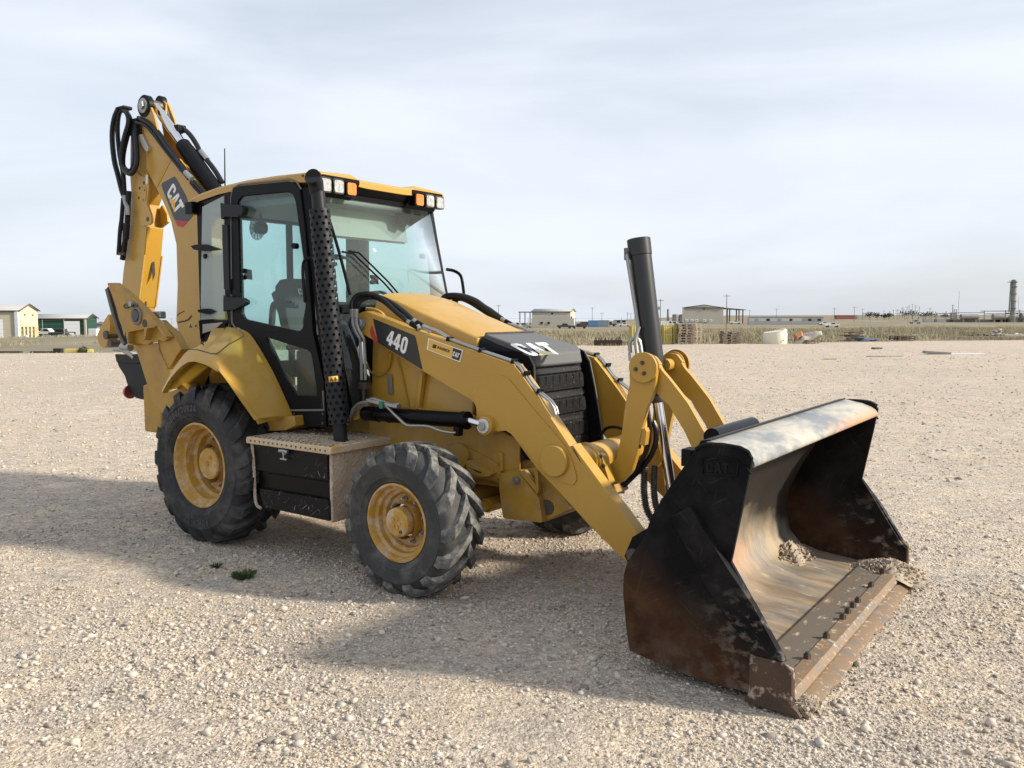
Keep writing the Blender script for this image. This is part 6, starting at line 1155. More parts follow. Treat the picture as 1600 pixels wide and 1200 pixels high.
# ---- boards, beams, scrap
def plank(px, d, ln, h, label, m, rz=0.0, z=0.0, w_=.25, name='timber_beam', group=None, tilt=0.0):
    x = (px-800)/1331.63*d; b = MB(); b.box((0, 0, h/2), (ln, w_, h)); o = b.build(name, m, None, bevel=.008); o.location = (x, d, gz(x, d)+z); o.rotation_euler = (0, tilt, rz); return tag(o, label, 'beam', group)
rnd = random.Random(5)
for k in range(9):
    plank(1331+rnd.uniform(-5, 5), 54.0+rnd.uniform(-.2, .3), rnd.uniform(.9, 1.25), .055, rank(k, 9)+' loose board of the small untidy pile behind the blue tarp', WOODD if k % 3 else WOOD, rnd.uniform(-.3, .3), .02+.065*k, .18, 'board', 'boards in the untidy pile', rnd.uniform(-.05, .05))
plank(1316, 54.2, 1.6, .05, 'thin grey board sticking out left of the untidy board pile', WOOD, .1, .0, .15, 'board')
plank(1526, 58.0, 3.1, .17, 'long grey timber beam left of the other beam at the far gravel edge', WOOD, .03)
plank(1585, 58.0, 2.6, .18, 'long grey timber beam at the right border of the photo', WOOD, .05, .02)
plank(1600, 58.6, 3.0, .10, 'pale plank lying on the right timber beam', WOODL, .1, .20, .2, 'board')
plank(1383, 34.5, 1.5, .02, 'thin brown plank lying alone on the gravel', WOODD, .05, 0, .12, 'plank'); plank(1296, 32.5, .55, .02, 'short dark plank on the gravel right of the bucket', WOODD, -.03, 0, .1, 'plank'); plank(1404, 33.8, .6, .02, 'white strip lying in front of the brown plank', WHT, .02, 0, .10, 'plank')
plank(1492, 36.6, 2.4, .03, 'long white sheet lying flat on the gravel at the right', WPNT, -.02, 0, .5, 'metal_sheet'); plank(1464, 36.4, 1.1, .10, 'grey bent sheet lying over the long white sheet', mat('sheet_grey', (.22, .21, .19), .7), .0, .02, .3, 'metal_sheet', None, .06)
plank(1370, 41.5, .45, .08, 'small brown clump lying alone on the gravel', WOODD, .3, 0, .25, 'clump')
def heap(name, label, cat, px, d, w_, h, n, m, seed, smin=.05, smax=.16):
    x = (px-800)/1331.63*d; rg_ = np.random.default_rng(seed); b = MB()
    for k in range(n):
        u = rg_.normal(0, .33); zz = max(0, h*(1-abs(u)*1.1))*rg_.random(); s = rg_.uniform(smin, smax); vv = ico*rg_.uniform(.7, 1.2, (12, 1))*s*np.array([1.2, 1, .7]); a = rg_.uniform(0, 6); q = vv.copy(); q[:, 0] = vv[:, 0]*math.cos(a)-vv[:, 1]*math.sin(a)+u*w_; q[:, 1] = vv[:, 0]*math.sin(a)+vv[:, 1]*math.cos(a)+rg_.normal(0, .25); q[:, 2] += zz+s*.4; b.add(q.tolist(), icf.tolist())
    o = b.build(name, m, None, recalc=False, sharp=10); o.location = (x, d, gz(x, d)); return tag(o, label, cat)
heap('rock_pile', 'small heap of pale rocks standing behind the timber beams', 'rock pile', 1556, 59.5, .8, .75, 60, mat('pale_rock', (.42, .38, .33), .9), 1)
heap('scrap_pile', 'low dark scrap pile left of the pale rock heap', 'scrap pile', 1530, 59.5, 1.3, .28, 70, mat('dark_scrap', (.05, .04, .035), .9), 2, .04, .1)
heap('rubble_pile', 'low whitish rubble pile at the right border behind the beams', 'rubble', 1592, 60.0, 1.4, .3, 60, mat('pale_rubble', (.5, .48, .44), .9), 3)
x = 5.24; r = empty('scrap_rack', (x, 46.5, gz(x, 46.5))); tag(r, 'dark rusty scrap rack bristling with short prongs in the grass', 'scrap rack'); RST = mat('dark_rust', (.045, .025, .018), .9)
b = MB(); b.box((0, 0, .16), (1.5, .5, .28)); b.build('base', RST, r); rnd = random.Random(2)
for k in range(16): b = MB(); u = -.72+k*.096; b.tube([(u, 0, .25), (u+rnd.uniform(-.12, .12), rnd.uniform(-.1, .1), rnd.uniform(.36, .5))], .02, 5); b.build('prong', RST, r)
# left edge of the yard
d = 38.4
for px, ln, lb in ((14, 1.05, 'black flat strip lying at the left border of the gravel'), (66, .95, 'black flat strip lying left of the small dark box')): plank(px, d, ln, .06, lb, TYR, .02, 0, .3, 'rubber_strip')
plank(91, 38.2, .33, .20, 'small dark box standing at the left edge of the gravel', TYR, .1, 0, .3, 'dark_box'); o = plank(113, 37.8, .55, .17, 'yellow barrier block lying left of the green bush', YPL, .05, 0, .3, 'barrier_block'); o = plank(141, 37.9, .22, .15, 'small yellow block right of the green bush', YPL, .3, 0, .25, 'barrier_block')
# ---- plants
def leafy(name, label, cat, loc, rad, h, n, m, seed, leaf=.05, blade=False):
    rg_ = np.random.default_rng(seed); b = MB(); V = []; F = []
    for k in range(n):
        a = rg_.uniform(0, 6.283); rr = rad*math.sqrt(rg_.random()); zz = h*rg_.random()*(1-.5*rr/rad)
        if blade:
            t = rg_.uniform(.2, 1.1); dx, dy = math.cos(a)*math.sin(t), math.sin(a)*math.sin(t); L_ = h*rg_.uniform(.6, 1.1); px_, py_ = -math.sin(a)*leaf, math.cos(a)*leaf; bx, by = rr*.4*math.cos(a), rr*.4*math.sin(a); o = len(V)
            V += [(bx-px_, by-py_, 0), (bx+px_, by+py_, 0), (bx+dx*L_*.6+px_*.7, by+dy*L_*.6+py_*.7, L_*.6*math.cos(t*.6)), (bx+dx*L_, by+dy*L_, L_*math.cos(t)*.9)]; F += [[o, o+1, o+2], [o, o+2, o+3]]
        else:
            c = Vector((rr*math.cos(a), rr*math.sin(a), zz)); u = Vector(rg_.normal(0, 1, 3)).normalized()*leaf; w_ = Vector(rg_.normal(0, 1, 3)).normalized()*leaf*.6; o = len(V); V += [c-u, c+w_, c+u, c-w_]; F += [[o, o+1, o+2, o+3]]
    b.add(V, F); o = b.build(name, m, None, recalc=False); o.location = loc; return tag(o, label, cat)
LEAF = island_mat('weed_green', [(0, (.04, .07, .02)), (.6, (.07, .11, .035)), (1, (.12, .14, .06))]); LEAFD = island_mat('bush_green', [(0, (.03, .045, .015)), (1, (.08, .10, .035))])
leafy('green_bush', 'small round green bush between two yellow blocks at the left', 'bush', (-19.02, 37.8, 0), .26, .34, 420, LEAFD, 1, .035)
leafy('green_weed', 'small green weed clump growing in the shaded gravel by the front wheel', 'weed', (0, 0, 0), .11, .07, 260, LEAF, 2, .004, True); o = bpy.data.objects['green_weed']
def to_world(x, y): c, s = math.cos(MYAW), math.sin(MYAW); return (MX+c*x-s*y, MY+s*x+c*y, .004)
o.location = to_world(*[(1.046,-1.443)][0])
o = leafy('green_weed', 'tiny green weed sprig left of the larger weed clump', 'weed', (0, 0, 0), .05, .045, 70, LEAF, 3, .0035, True); o.location = to_world(*[(0.681,-1.401)][0])
# ---- dry grass belt behind the yard (countless: one object)
def grass(n, seed):
    rg_ = np.random.default_rng(seed); x = rg_.uniform(-48, 62, n); e = np.clip(edge_y(x), 30, 70); dd = rg_.random(n)**1.25*44-.3; y = e+dd
    cl = np.sin(x*.35+np.sin(y*.22))*np.sin(y*.3+.7)+.5*np.sin(x*1.3+y*.4); left = x < -16
    h = (.14+.19*rg_.random(n)+.16*np.clip(cl, -1, 1))*np.where(left, .42, 1)*np.clip(.4+dd*.12, .4, 1.25)
    keep = rg_.random(n) < np.where(left, .16, .8)+.3*cl; x, y, h = x[keep], y[keep], h[keep]; n = len(x); k = 5
    X = np.repeat(x, k); Y = np.repeat(y, k); H = np.repeat(h, k)*rg_.uniform(.6, 1.15, n*k); a = rg_.uniform(0, 6.283, n*k); lean = rg_.uniform(.1, .9, n*k); wd = rg_.uniform(.006, .016, n*k)
    X += rg_.normal(0, .16, n*k); Y += rg_.normal(0, .16, n*k); Z = terr(X, Y)-.03
    px_, py_ = np.cos(a)*wd, np.sin(a)*wd; tx, ty = -np.sin(a)*lean*H, np.cos(a)*lean*H
    V = np.stack([np.stack([X-px_, Y-py_, Z], 1), np.stack([X+px_, Y+py_, Z], 1), np.stack([X+tx*.4+px_*.8, Y+ty*.4+py_*.8, Z+H*.6], 1), np.stack([X+tx*.4-px_*.8, Y+ty*.4-py_*.8, Z+H*.6], 1), np.stack([X+tx, Y+ty, Z+H], 1)], 1).reshape(-1, 3)
    base = 5*np.arange(n*k)[:, None]; F4 = base+np.array([0, 1, 2, 3]); F3 = base+np.array([3, 2, 4])
    me = bpy.data.meshes.new('dry_grass'); me.from_pydata(V.tolist(), [], F4.tolist()+F3.tolist()); return me
GRS = island_mat('dry_grass_blades', [(0, (.37, .31, .20)), (.35, (.48, .40, .25)), (.6, (.32, .285, .19)), (.8, (.43, .37, .245)), (1, (.55, .475, .32))], .9, (.30, (.24, .22, .15)))
gme = grass(44000, 4); gme.materials.append(GRS); go = bpy.data.objects.new('dry_grass', gme); COL.objects.link(go); tag(go, 'belt of dry straw coloured grass behind the gravel yard', 'dry grass', None, 'stuff')
# ---- wire fence
def fence(label, p0, p1, n, h):
    r = empty('wire_fence', (0, 0, 0)); tag(r, label, 'fence'); P = []
    for i in range(n):
        t = i/(n-1); x = p0[0]*(1-t)+p1[0]*t; y = p0[1]*(1-t)+p1[1]*t; z = tz(x, y); P.append(Vector((x, y, z)))
        b = MB(); b.cyl((x, y, z-.2), (x, y, z+h), .02, n=6); b.build('post', mat('fence_post', (.36, .34, .3), .7) if i == 0 else bpy.data.materials['fence_post'], r)
    for k in range(4): b = MB(); b.tube([p+Vector((0, 0, h*(.25+.24*k))) for p in P], .0045, 4); b.build('wire', STEEL, r)
fence('thin wire fence with slim posts running through the grass on the right', (-2, 52.0), (46, 65.5), 17, 1.45)
fence('thin wire fence with slim posts on the rise at the left', (-56, 62), (-20, 62), 24, 1.25)
# ================================================================ the plain beyond: buildings, vehicles, poles, plant
PZ = -4.0
def V2(p): return Vector((p[0], p[1], 0))
def shed(name, label, C, u, v, h, rise, wu, wv, roofm, trim=ROOFD, doors=(), base=PZ, cat='building'):
    # C: near corner, u: along the eave (horizontal vector), v: along the gable
    r = empty(name, (C[0], C[1], base)); tag(r, label, cat); u = V2(u); v = V2(v); Z = Vector((0, 0, 1)); O = Vector((0, 0, 0))
    for q_ in (O, v): b = MB(); b.prism_dir([q_, q_+u, q_+u+Z*h, q_+Z*h], v.normalized()*(.15 if q_ is O else -.15)); b.build('side_wall', wu, r, flat=True)
    b = MB(); g = [O, v, v+Z*h, v*.5+Z*(h+rise), Z*h]; b.prism_dir(g, u.normalized()*.15); b.build('gable_wall', wv, r, flat=True); b = MB(); b.prism_dir([p+u for p in g], u.normalized()*-.15); b.build('gable_wall', wv, r, flat=True)
    un = u.normalized(); vn = v.normalized(); b = MB(); e = .35
    for a, m_ in ((O-vn*e, v*.5), (v+vn*e, v*.5)):
        b.quad(a-un*e+Z*(h-e*rise/(v.length*.5)+.12), a+u+un*e+Z*(h-e*rise/(v.length*.5)+.12), m_+u+un*e+Z*(h+rise+.12), m_-un*e+Z*(h+rise+.12))
    b.build('roof', roofm, r, thick=.12, flat=True)
    b = MB(); b.tube([O-vn*e-un*e+Z*h, u-vn*e+Z*h], .14, 4); b.build('gutter', trim, r)
    b = MB(); b.tube([O-vn*e-un*.38+Z*(h+.02), v*.5-un*.38+Z*(h+rise+.2), v+vn*e-un*.38+Z*(h+.02)], .16, 4); b.build('gable_trim', trim, r)
    nu = un.cross(Z); nu = nu if nu.dot(v) < 0 else -nu; nv = vn.cross(Z); nv = nv if nv.dot(u) < 0 else -nv
    for (wall, a, c, z0, z1, m_, nm) in doors:
        d_, n_ = (un, nu) if wall == 'u' else (vn, nv)
        b = MB(); b.prism_dir([d_*a+n_*.09+Z*z0, d_*c+n_*.09+Z*z0, d_*c+n_*.09+Z*z1, d_*a+n_*.09+Z*z1], n_*.08); b.build(nm, m_, r)
    return r
s = shed('metal_shed', 'cream metal shed with a pitched roof at the left border', (-101.1, 175), (-19.6, -3.9), (-2.3, 11.4), 6.0, 1.25, TAN, CREAM, ROOFM, doors=[('u', 2.9, 7.2, .1, 4.3, WDOOR, 'roller_door'), ('v', 3.3, 3.8, 5.1, 5.4, DGL, 'wall_lamp'), ('v', 8.1, 8.6, 5.0, 5.3, DGL, 'wall_lamp')])  # gable paler than the side wall: sunlight put into its siding colour
b = MB(); b.box((-.2, -.2, 3.0), (.7, .5, 6.0)); b.build('corner_post', WDOOR, s)
s = shed('metal_shed', 'dark green metal shed with a white door', (-108.2, 217), (-16.5, -2.6), (-2.6, 11.0), 4.1, 1.0, GREEN, GREEN, ROOFM, doors=[('u', 1.5, 5.2, .0, 3.5, WDOOR, 'roller_door')])
b = MB(); b.box((-.1, -.25, 2.05), (.5, .4, 4.1)); b.build('corner_post', TAN, s)
shed('low_building', 'low tan building far behind the backhoe bucket linkage', (-141.56, 290), (12, 2), (1, 8), 1.6, .6, TAN, TAN, ROOFM)
def box_thing(name, label, cat, px, d, w_, dep, h, m, base=None, rz=0.0, group=None, extra=None):
    x = (px-800)/1331.63*d; r = empty(name, (x, d, tz(x, d) if base is None else base), rz); tag(r, label, cat, group)
    b = MB(); b.box((0, 0, h/2), (w_, dep, h)); b.build('body', m, r, bevel=.05)
    if extra == 'container':
        n = max(4, int(w_/.7))
        for i in range(n): b = MB(); b.box((-w_/2+w_*(i+.5)/n, -dep/2-.03, h/2), (w_/n*.5, .06, h*.9)); b.build('rib', m, r)
        b = MB(); b.box((0, -dep/2-.02, h*.96), (w_, .08, h*.07)); b.build('top_rail', STEEL, r)
    if extra == 'trailer':
        b = MB(); b.box((0, -dep/2-.02, h*.95), (w_, .08, h*.08)); b.build('roof_edge', ROOFD, r); b = MB(); b.box((0, -dep/2-.015, h*.22), (w_, .06, h*.40)); b.build('skirting', GPNT, r)
        for i in range(4): b = MB(); b.box((-w_*.36+w_*.22*i, -dep/2-.03, h*.60), (1.6, .06, 1.1)); b.build('window', DGL if i % 2 else BLUG, r)
    if extra == 'tank':
        for i in range(5): b = MB(); b.cyl((-w_*.32+w_*.17*i, -dep/2-.02, h*.5), (-w_*.32+w_*.17*i, -dep/2-.10, h*.5), .25, n=10); b.build('hatch', WPNT, r)
        b = MB(); b.box((0, 0, h+.06), (w_*1.01, dep*1.02, .12)); b.build('rim', STEEL, r)
    return r
def vehicle(name, label, px, d, m, kind='pickup', flip=False, base=None, sc=1.0, group=None, rz=0.0):
    x = (px-800)/1331.63*d; r = empty(name, (x, d, tz(x, d) if base is None else base), rz); tag(r, label, 'truck' if kind != 'car' else 'car', group); r.scale = (-sc if flip else sc, sc, sc)
    if kind == 'pickup':
        body = [(-2.7, .55), (2.6, .5), (2.75, .75), (2.65, 1.05), (1.35, 1.15), (.75, 1.82), (-.75, 1.86), (-.95, 1.2), (-2.65, 1.18)]; gl = [(-.7, 1.2), (1.15, 1.2), (.65, 1.72), (-.62, 1.75)]; wh = (-1.75, 1.75); R_ = .40; W_ = 1.9
    elif kind == 'van':
        body = [(-2.9, .5), (2.7, .5), (2.8, .9), (2.3, 1.25), (1.7, 2.1), (-2.9, 2.2)]; gl = [(.9, 1.3), (2.1, 1.3), (1.6, 2.0), (.9, 2.0)]; wh = (-1.8, 1.8); R_ = .38; W_ = 2.0
    else:
        body = [(-4.2, .7), (3.6, .7), (3.6, 1.5), (3.3, 2.7), (2.0, 2.75), (1.9, 1.4), (1.5, 1.3), (1.5, 3.3), (-4.2, 3.3)]; gl = [(2.2, 1.7), (3.4, 1.7), (3.2, 2.5), (2.2, 2.5)]; wh = (-3.0, -1.9, 2.6); R_ = .5; W_ = 2.4
    b = MB(); b.prism(body, -W_/2, W_/2); b.build('body', m, r, bevel=.06)
    b = MB(); b.prism(gl, -W_/2-.02, W_/2+.02); b.build('window', DGL, r)
    for xx in wh:
        for s in (1, -1): b = MB(); b.cyl((xx, s*(W_/2-.22), R_), (xx, s*(W_/2+.02), R_), R_, n=16); b.build('wheel', TYR, r)
    b = MB(); b.box(((2.72 if kind == 'pickup' else 2.75 if kind == 'van' else 3.62), 0, .8), (.12, W_*.8, .25)); b.build('bumper', DPNT, r)
    return r
# left: the yard of the sheds
r = empty('storage_rack', (-97.13, 172, PZ)); tag(r, 'tall pale yellow storage rack before the cream shed', 'rack')
for i in range(5): b = MB(); b.box((-1.5+.75*i, 0, 1.45), (.09, .6, 2.9)); b.build('upright', YPL, r)
for z in (.4, 1.2, 2.0, 2.85): b = MB(); b.box((0, 0, z), (3.1, .7, .10)); b.build('shelf', CREAM, r)
box_thing('storage_crate', 'brown wooden crate beside the roller door of the cream shed', 'crate', 23, 170, 1.6, 1.2, .8, WOODD)
box_thing('white_drum', 'short white drum standing right of the cream shed corner', 'drum', 40.5, 168, .8, .8, 1.2, WDOOR)
box_thing('grey_tank', 'long grey green tank with a row of round hatches before the green shed', 'tank', 81, 164, 4.4, 1.6, 1.05, mat('grey_green_paint', (.18, .25, .24), .6), extra='tank')
vehicle('white_truck', 'white truck parked at the left end of the green shed', 74, 200, WPNT, 'pickup')
box_thing('white_box', 'white box body standing before the green shed wall', 'box', 100, 205, 1.6, 1.5, 1.5, WPNT)
vehicle('dark_truck', 'dark pickup parked between the grey tank and the white roller door', 98, 196, DPNT, 'pickup', True)
box_thing('white_trailer', 'white box trailer right of the green shed', 'trailer', 148, 205, 1.9, 1.8, 1.75, WPNT)
vehicle('white_pickup', 'white pickup at the far left right beside the box trailer', 160, 212, WPNT, 'pickup')
vehicle('grey_pickup', 'grey pickup right of the long grey tank', 108, 178, GPNT, 'pickup', sc=.8)
# middle building
s = shed('workshop_building', 'grey tan workshop with a lit end wall and bay doors left of the tilt cylinder', (21.73, 318), (-14.3, -1.0), (2.5, 12), 5.9, .9, TANG, CREAM, ROOFM, doors=[('v', 1.0, 3.6, .2, 4.2, DGL, 'open_bay'), ('v', 4.6, 7.0, .2, 4.2, WDOOR, 'roller_door'), ('v', 8.2, 10.6, .2, 4.2, WDOOR, 'roller_door')])  # cream end wall: sunshine painted in with a lighter siding
for i in range(3): b = MB(); b.box((-18.8+1.9*i, .2, 2.9), (.35, .35, 5.8)); b.build('canopy_post', ROOFD, s)
b = MB(); b.box((-16.8, 3, 5.75), (5.0, 8, .4)); b.build('canopy_roof', ROOFD, s)
b = MB(); g = [(-14.6, -3.4, 0), (1.2, -2.6, 0), (1.2, -2.6, 3.4), (-7.0, -3.0, 4.3), (-14.6, -3.4, 3.3)]; b.prism_dir(g, (.1, 2.2, 0)); b.build('front_annex', TANG, s, flat=True)
for u in (-10.8, -8.2): b = MB(); b.box((u, -3.25, 1.75), (.9, .2, .9)); b.build('window', DGL, s)
b = MB(); b.box((-6.8, -.4, 5.2), (.7, .2, .7)); b.build('vent', DGL, s)
vehicle('dark_pickup', 'dark pickup parked before the lit end of the middle workshop', 882, 300, DPNT, 'pickup', group=None); vehicle('black_truck', 'black truck parked before the bay doors of the middle workshop', 905, 302, DPNT, 'pickup', True)
box_thing('shipping_container', 'blue shipping container right of the middle workshop', 'container', 927, 330, 3.9, 2.4, 2.5, BLU, extra='container')
box_thing('shipping_container', 'blue grey container right of the bright blue one', 'container', 943, 335, 4.0, 2.4, 2.5, BLUG, extra='container')
vehicle('dark_truck', 'dark truck between the workshop and the blue container', 915.5, 335, DPNT, 'lorry', sc=.55); vehicle('dark_truck', 'dark truck right of the blue grey container', 952, 338, DPNT, 'pickup', True)
vehicle('white_van', 'white van standing just left of the canopy of the middle workshop', 803, 300, WPNT, 'van'); vehicle('grey_pickup', 'grey pickup parked under the left canopy of the middle workshop', 818, 312, GPNT, 'pickup')
box_thing('low_shed', 'low tan shed with a reddish roof between container and tilt cylinder', 'building', 968, 420, 6, 3, 2.0, TAN, extra='trailer')
vehicle('white_pickup', 'white pickup left of the tilt cylinder', 975, 345, WPNT, 'pickup', sc=.8)
# vehicles right of the cylinder
vehicle('white_van', 'white van right of the tilt cylinder by the utility pole', 1041, 350, WPNT, 'van'); vehicle('white_pickup', 'white pickup between the white van and the right building', 1053, 356, WPNT, 'pickup', True); vehicle('grey_pickup', 'grey pickup next to the left wall of the right building', 1062, 360, GPNT, 'pickup')
# right building
s = shed('workshop_building', 'tan gable fronted building with an open canopy on its right side', (105.0, 425), (-19.6, -.5), (3.5, 22), 7.9, .1, TANG, CREAM, ROOFM)  # right side takes the sunlit tone as its wall colour
b = MB(); g = [(-19.6, -.6, 7.9), (0, -.1, 7.7), (-9.8, -.35, 9.2)]; b.prism_dir(g, (0, .3, 0)); b.build('front_gable', TANG, s, flat=True)
b = MB(); b.tube([(-19.8, -.8, 8.0), (-9.8, -.8, 9.35), (.3, -.5, 7.85)], .18, 4); b.build('gable_trim', ROOFD, s)
for i, u in enumerate((-18.2, -15.6, -13.3, -9.4, -6.4)): b = MB(); b.box((u, -.7, 1.6), (1.5, .25, 1.3)); b.build('window', WDOOR, s); b = MB(); b.box((u, -.85, 1.6), (.9, .1, .6)); b.build('pane', TANG, s.children[-1])
b = MB(); b.box((-9.8, -.7, 7.4), (.7, .2, .7)); b.build('vent', DGL, s)
for u in (3.0, 4.2, 7.6, 8.9, 10.8): b = MB(); b.box((u, 4, 3.6), (.5, .5, 7.2)); b.build('canopy_post', ROOFD, s)
b = MB(); b.loft([[(1.2, y, 7.9), (11.4, y, 7.0), (11.4, y, 6.7), (1.2, y, 7.4)] for y in (0, 16)]); b.build('canopy_roof', ROOFD, s)
vehicle('white_pickup', 'white pickup parked under the open canopy of the right building', 1148, 415, WPNT, 'pickup')
box_thing('office_trailer', 'long pale grey office trailer right of the open canopy', 'trailer', 1209, 400, 24.5, 3.2, 3.6, mat('pale_grey_siding', (.42, .43, .44), .6), extra='trailer')
box_thing('office_trailer', 'shorter darker trailer joining the long pale one on its right', 'trailer', 1267, 405, 10, 3.2, 3.5, GPNT, extra='trailer')
vehicle('white_pickup', 'white pickup at the right end of the trailers, the left one of two', 1287, 380, WPNT, 'pickup', True, sc=.9); vehicle('white_crew_truck', 'large white crew cab truck standing clear of the trailers', 1299, 330, WPNT, 'pickup', sc=1.0)
box_thing('red_building', 'long low red building on the horizon', 'building', 1320, 700, 17, 6, 3.2, REDR); box_thing('pale_building', 'small pale building right of the long red one', 'building', 1344, 690, 8, 5, 3.4, TAN); vehicle('silver_car', 'small silver vehicle far away in front of the plain', 1428, 420, GPNT, 'pickup')
# ---- far trees on the horizon
FAR = island_mat('far_tree_leaf', [(0, (.035, .045, .025)), (1, (.07, .08, .045))])
def far_tree(label, px, d, w_, h, seed):
    x = (px-800)/1331.63*d; r = empty('far_tree', (x, d, PZ)); tag(r, label, 'tree', 'far trees on the horizon'); b = MB(); b.tube([(0, 0, 0), (.1, 0, h*.4), (0, .1, h*.7)], [.25, .18, .08], 6); b.build('trunk', POLE, r)
    rg_ = np.random.default_rng(seed); b = MB()
    for k in range(150):
        p = rg_.normal(0, .35, 3); p = p/max(1, np.linalg.norm(p)/.9); c = Vector((p[0]*w_/2*1.3, p[1]*w_/2, h*.6+p[2]*h*.38)); u = Vector(rg_.normal(0, 1, 3)).normalized()*.55; q = Vector(rg_.normal(0, 1, 3)).normalized()*.45; b.quad(c-u, c+q, c+u, c-q)
    b.build('crown', FAR, r, recalc=False)
for i, (px, w_, h, lb) in enumerate(((1357, 9, 6.5, 'dark rounded tree right of the small pale building'), (1369, 6, 6, 'narrow far tree second to the right of the pale building'), (1381, 6, 5, 'small far tree third to the right of the pale building'), (1387, 6, 5.5, 'small far tree fourth to the right of the pale building'), (1412, 12, 8, 'wide pale tree at the start of the tree belt'), (1424, 12, 8, 'wide tree behind the pale one in the tree belt'), (1440, 16, 6.5, 'dark broad tree in the middle of the tree belt'), (1453, 16, 6.5, 'dark broad tree at the right end of the tree belt'), (1476, 7, 4.5, 'lone low tree left of the plant'))): far_tree(lb, px, 640+i*7, w_, h, i)
# ---- poles
def pole(px, d, ytop, label, arms=1, group='utility poles', r_=.16):
    x = (px-800)/1331.63*d; zb_ = min(PZ, tz(x, d)); h = 1.804-(ytop-487.5)/1331.63*d-zb_; r = empty('utility_pole', (x, d, zb_)); tag(r, label, 'pole', group); b = MB(); b.cyl((0, 0, -.3), (0, 0, h), r_, r_*.7, 8); b.build('shaft', POLE, r)
    for k in range(arms): b = MB(); b.box((0, -.1, h-.6-1.0*k), (2.4, .12, .16)); b.build('crossarm', POLE, r)
    return r
p = pole(1031, 300, 467, 'tall utility pole with a grey transformer right of the tilt cylinder', 1); b = MB(); b.cyl((-.45, 0, 6.6), (-.45, 0, 7.7), .32, n=12); b.build('transformer', STEEL, p)
pole(1134, 290, 460, 'tall utility pole in front of the right building', 1); pole(779, 420, 476, 'utility pole behind the hood beside the cab rail', 1); pole(925, 520, 480, 'far utility pole above the blue container', 1); pole(940, 560, 488, 'far utility pole above the blue grey container', 1)
pole(1212, 620, 482, 'utility pole behind the middle of the long trailer', 1); pole(1302, 560, 481, 'utility pole above the white crew truck', 1); pole(1333, 520, 479, 'utility pole at the right end of the red building', 1); pole(1346, 640, 482, 'utility pole behind the small pale building', 1); pole(1170, 600, 484, 'utility pole at the left end of the long trailer', 1)
rnd = random.Random(3)
for k, (px, yt) in enumerate(((980, 487), (985, 488), (991, 487), (1379, 484), (1388, 485), (1394, 483), (1400, 482), (1404, 483), (1408, 479), (1415, 478), (1418, 476), (1423, 474), (1428, 476), (1434, 478))):
    pole(px, 760+rnd.uniform(-60, 60), yt+1, ('first second third fourth fifth sixth seventh eighth ninth tenth eleventh twelfth thirteenth fourteenth'.split()[k])+' from the left of the slim far poles on the horizon', 1 if k % 2 else 2, 'slim poles on the horizon', .2)
pole(1451, 600, 481, 'lone far pole right of the dense pole row', 1); pole(1486, 600, 476, 'stout pole left of the tall thin mast', 1, r_=.3)
x = 260.96; r = empty('radio_mast', (x, 500, PZ)); tag(r, 'tall thin mast left of the plant', 'mast'); b = MB(); b.cyl((0, 0, 0), (0, 0, 17.8), .14, .08, 6); b.build('shaft', STEEL, r); b = MB(); b.cyl((0, 0, 17.6), (0, 0, 18.3), .03, n=5); b.build('tip', STEEL, r)
x = 278.13; r = empty('radio_mast', (x, 470, PZ)); tag(r, 'thin mast at the right of the plant column', 'mast'); b = MB(); b.cyl((0, 0, 0), (0, 0, 14.5), .12, .08, 6); b.build('shaft', STEEL, r)
x = 94.89; r = empty('process_stack', (x, 520, PZ)); tag(r, 'short dark stack with round tanks behind the white vehicles', 'stack'); b = MB(); b.cyl((0, 0, 0), (0, 0, 7.5), .7, n=12); b.build('column', STEEL, r)
for u in (4.5, 8.5): b = MB(); b.lathe((u, 0, 0), [(1.9, 0), (1.9, 4.2), (.001, 4.8)], 16, axis=(0, 0, 1)); b.build('tank', STEEL, r)
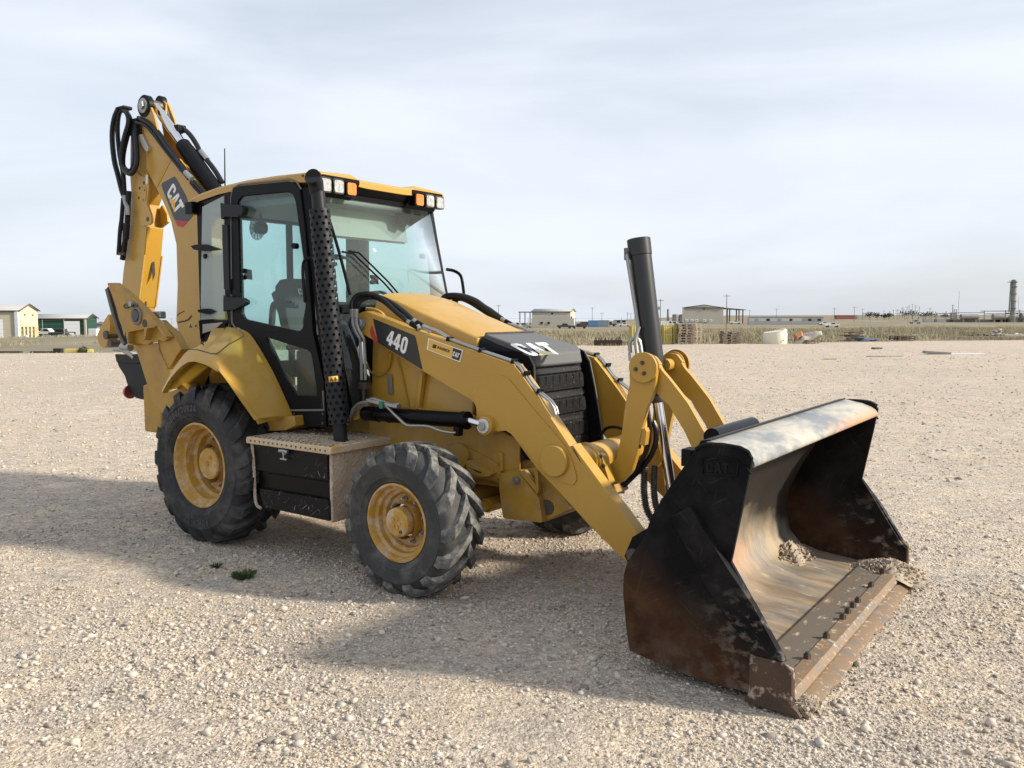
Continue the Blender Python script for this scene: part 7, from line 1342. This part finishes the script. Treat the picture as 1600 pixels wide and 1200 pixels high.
# ---- process plant at the right
D = 480.0
r = empty('process_plant', (281.16, D, PZ)); tag(r, 'grey process plant with a tall column and horizontal tanks at the right border', 'plant')
k = D/1331.63
b = MB(); b.lathe((0, 0, 0), [(2.1, 0), (2.1, 3.5), (1.35, 4.2), (1.35, 23.2), (1.0, 23.8), (.001, 24.0)], 16, axis=(0, 0, 1)); b.build('column', STEEL, r)
b = MB(); b.tube([(-2.2, 0, 5.8), (-1.9, 0, 22.3), (-1.2, 0, 23.6)], .4, 8); b.build('riser_pipe', STEEL, r)
for z in (8, 12, 16, 20, 22.6): b = MB(); b.lathe((0, 0, z), [(1.4, -.1), (2.0, -.1), (2.0, .1), (1.4, .1)], 12, axis=(0, 0, 1)); b.build('platform', STEEL, r)
b = MB(); b.box((-3.2, 0, 22.4), (1.6, .3, .3)); b.box((-2.6, 0, 23.0), (.2, .2, 1.0)); b.build('davit', STEEL, r)
for (u, w_, z, rd) in ((-25, 9.5, 3.1, 1.5), (-9, 5.5, 3.0, 1.7), (7, 6, 3.4, 1.9)): b = MB(); b.cyl((u-w_/2, -1, z), (u+w_/2, -1, z), rd, n=16); b.build('tank', STEEL, r); [MB().add([], []) for _ in ()]
for u in (-28.5, -21.5, -11, -7, 5, 9): b = MB(); b.box((u, -1, 1.0), (.6, 1.6, 2.0)); b.build('tank_saddle', STEEL, r)
for u, h in ((-43, 5.2), (-37.5, 6.2), (-33, 7.4), (-31.8, 7.4), (-16, 6.6), (-4.2, 7), (3.8, 7.2), (11, 6.4), (-49, 3.6), (-53, 2.8)): b = MB(); b.box((u, 0, h/2), (.35, .35, h)); b.build('pipe_post', STEEL, r)
for u0, u1, z in ((-53, -33, 3.0), (-43, -31.5, 5.0), (-33, -16, 5.4), (-18, 12, 6.3), (-16, 3, 4.8), (-4, 14, 5.2), (-44, -30, 1.6)): b = MB(); b.cyl((u0, .3, z), (u1, .3, z), .22, n=6); b.build('pipe', STEEL, r)
b = MB(); b.box((-33, .5, 3.4), (3, 2, 4.2)); b.box((0, 3, 1.4), (17, 3, 2.8)); b.box((-22, 3, .8), (40, 3, 1.6)); b.build('skid', STEEL, r)
for u in (-40, 16, -47): b = MB(); b.box((u, 1, .9), (5, 2.5, 1.8)); b.build('equipment_box', GPNT, r)
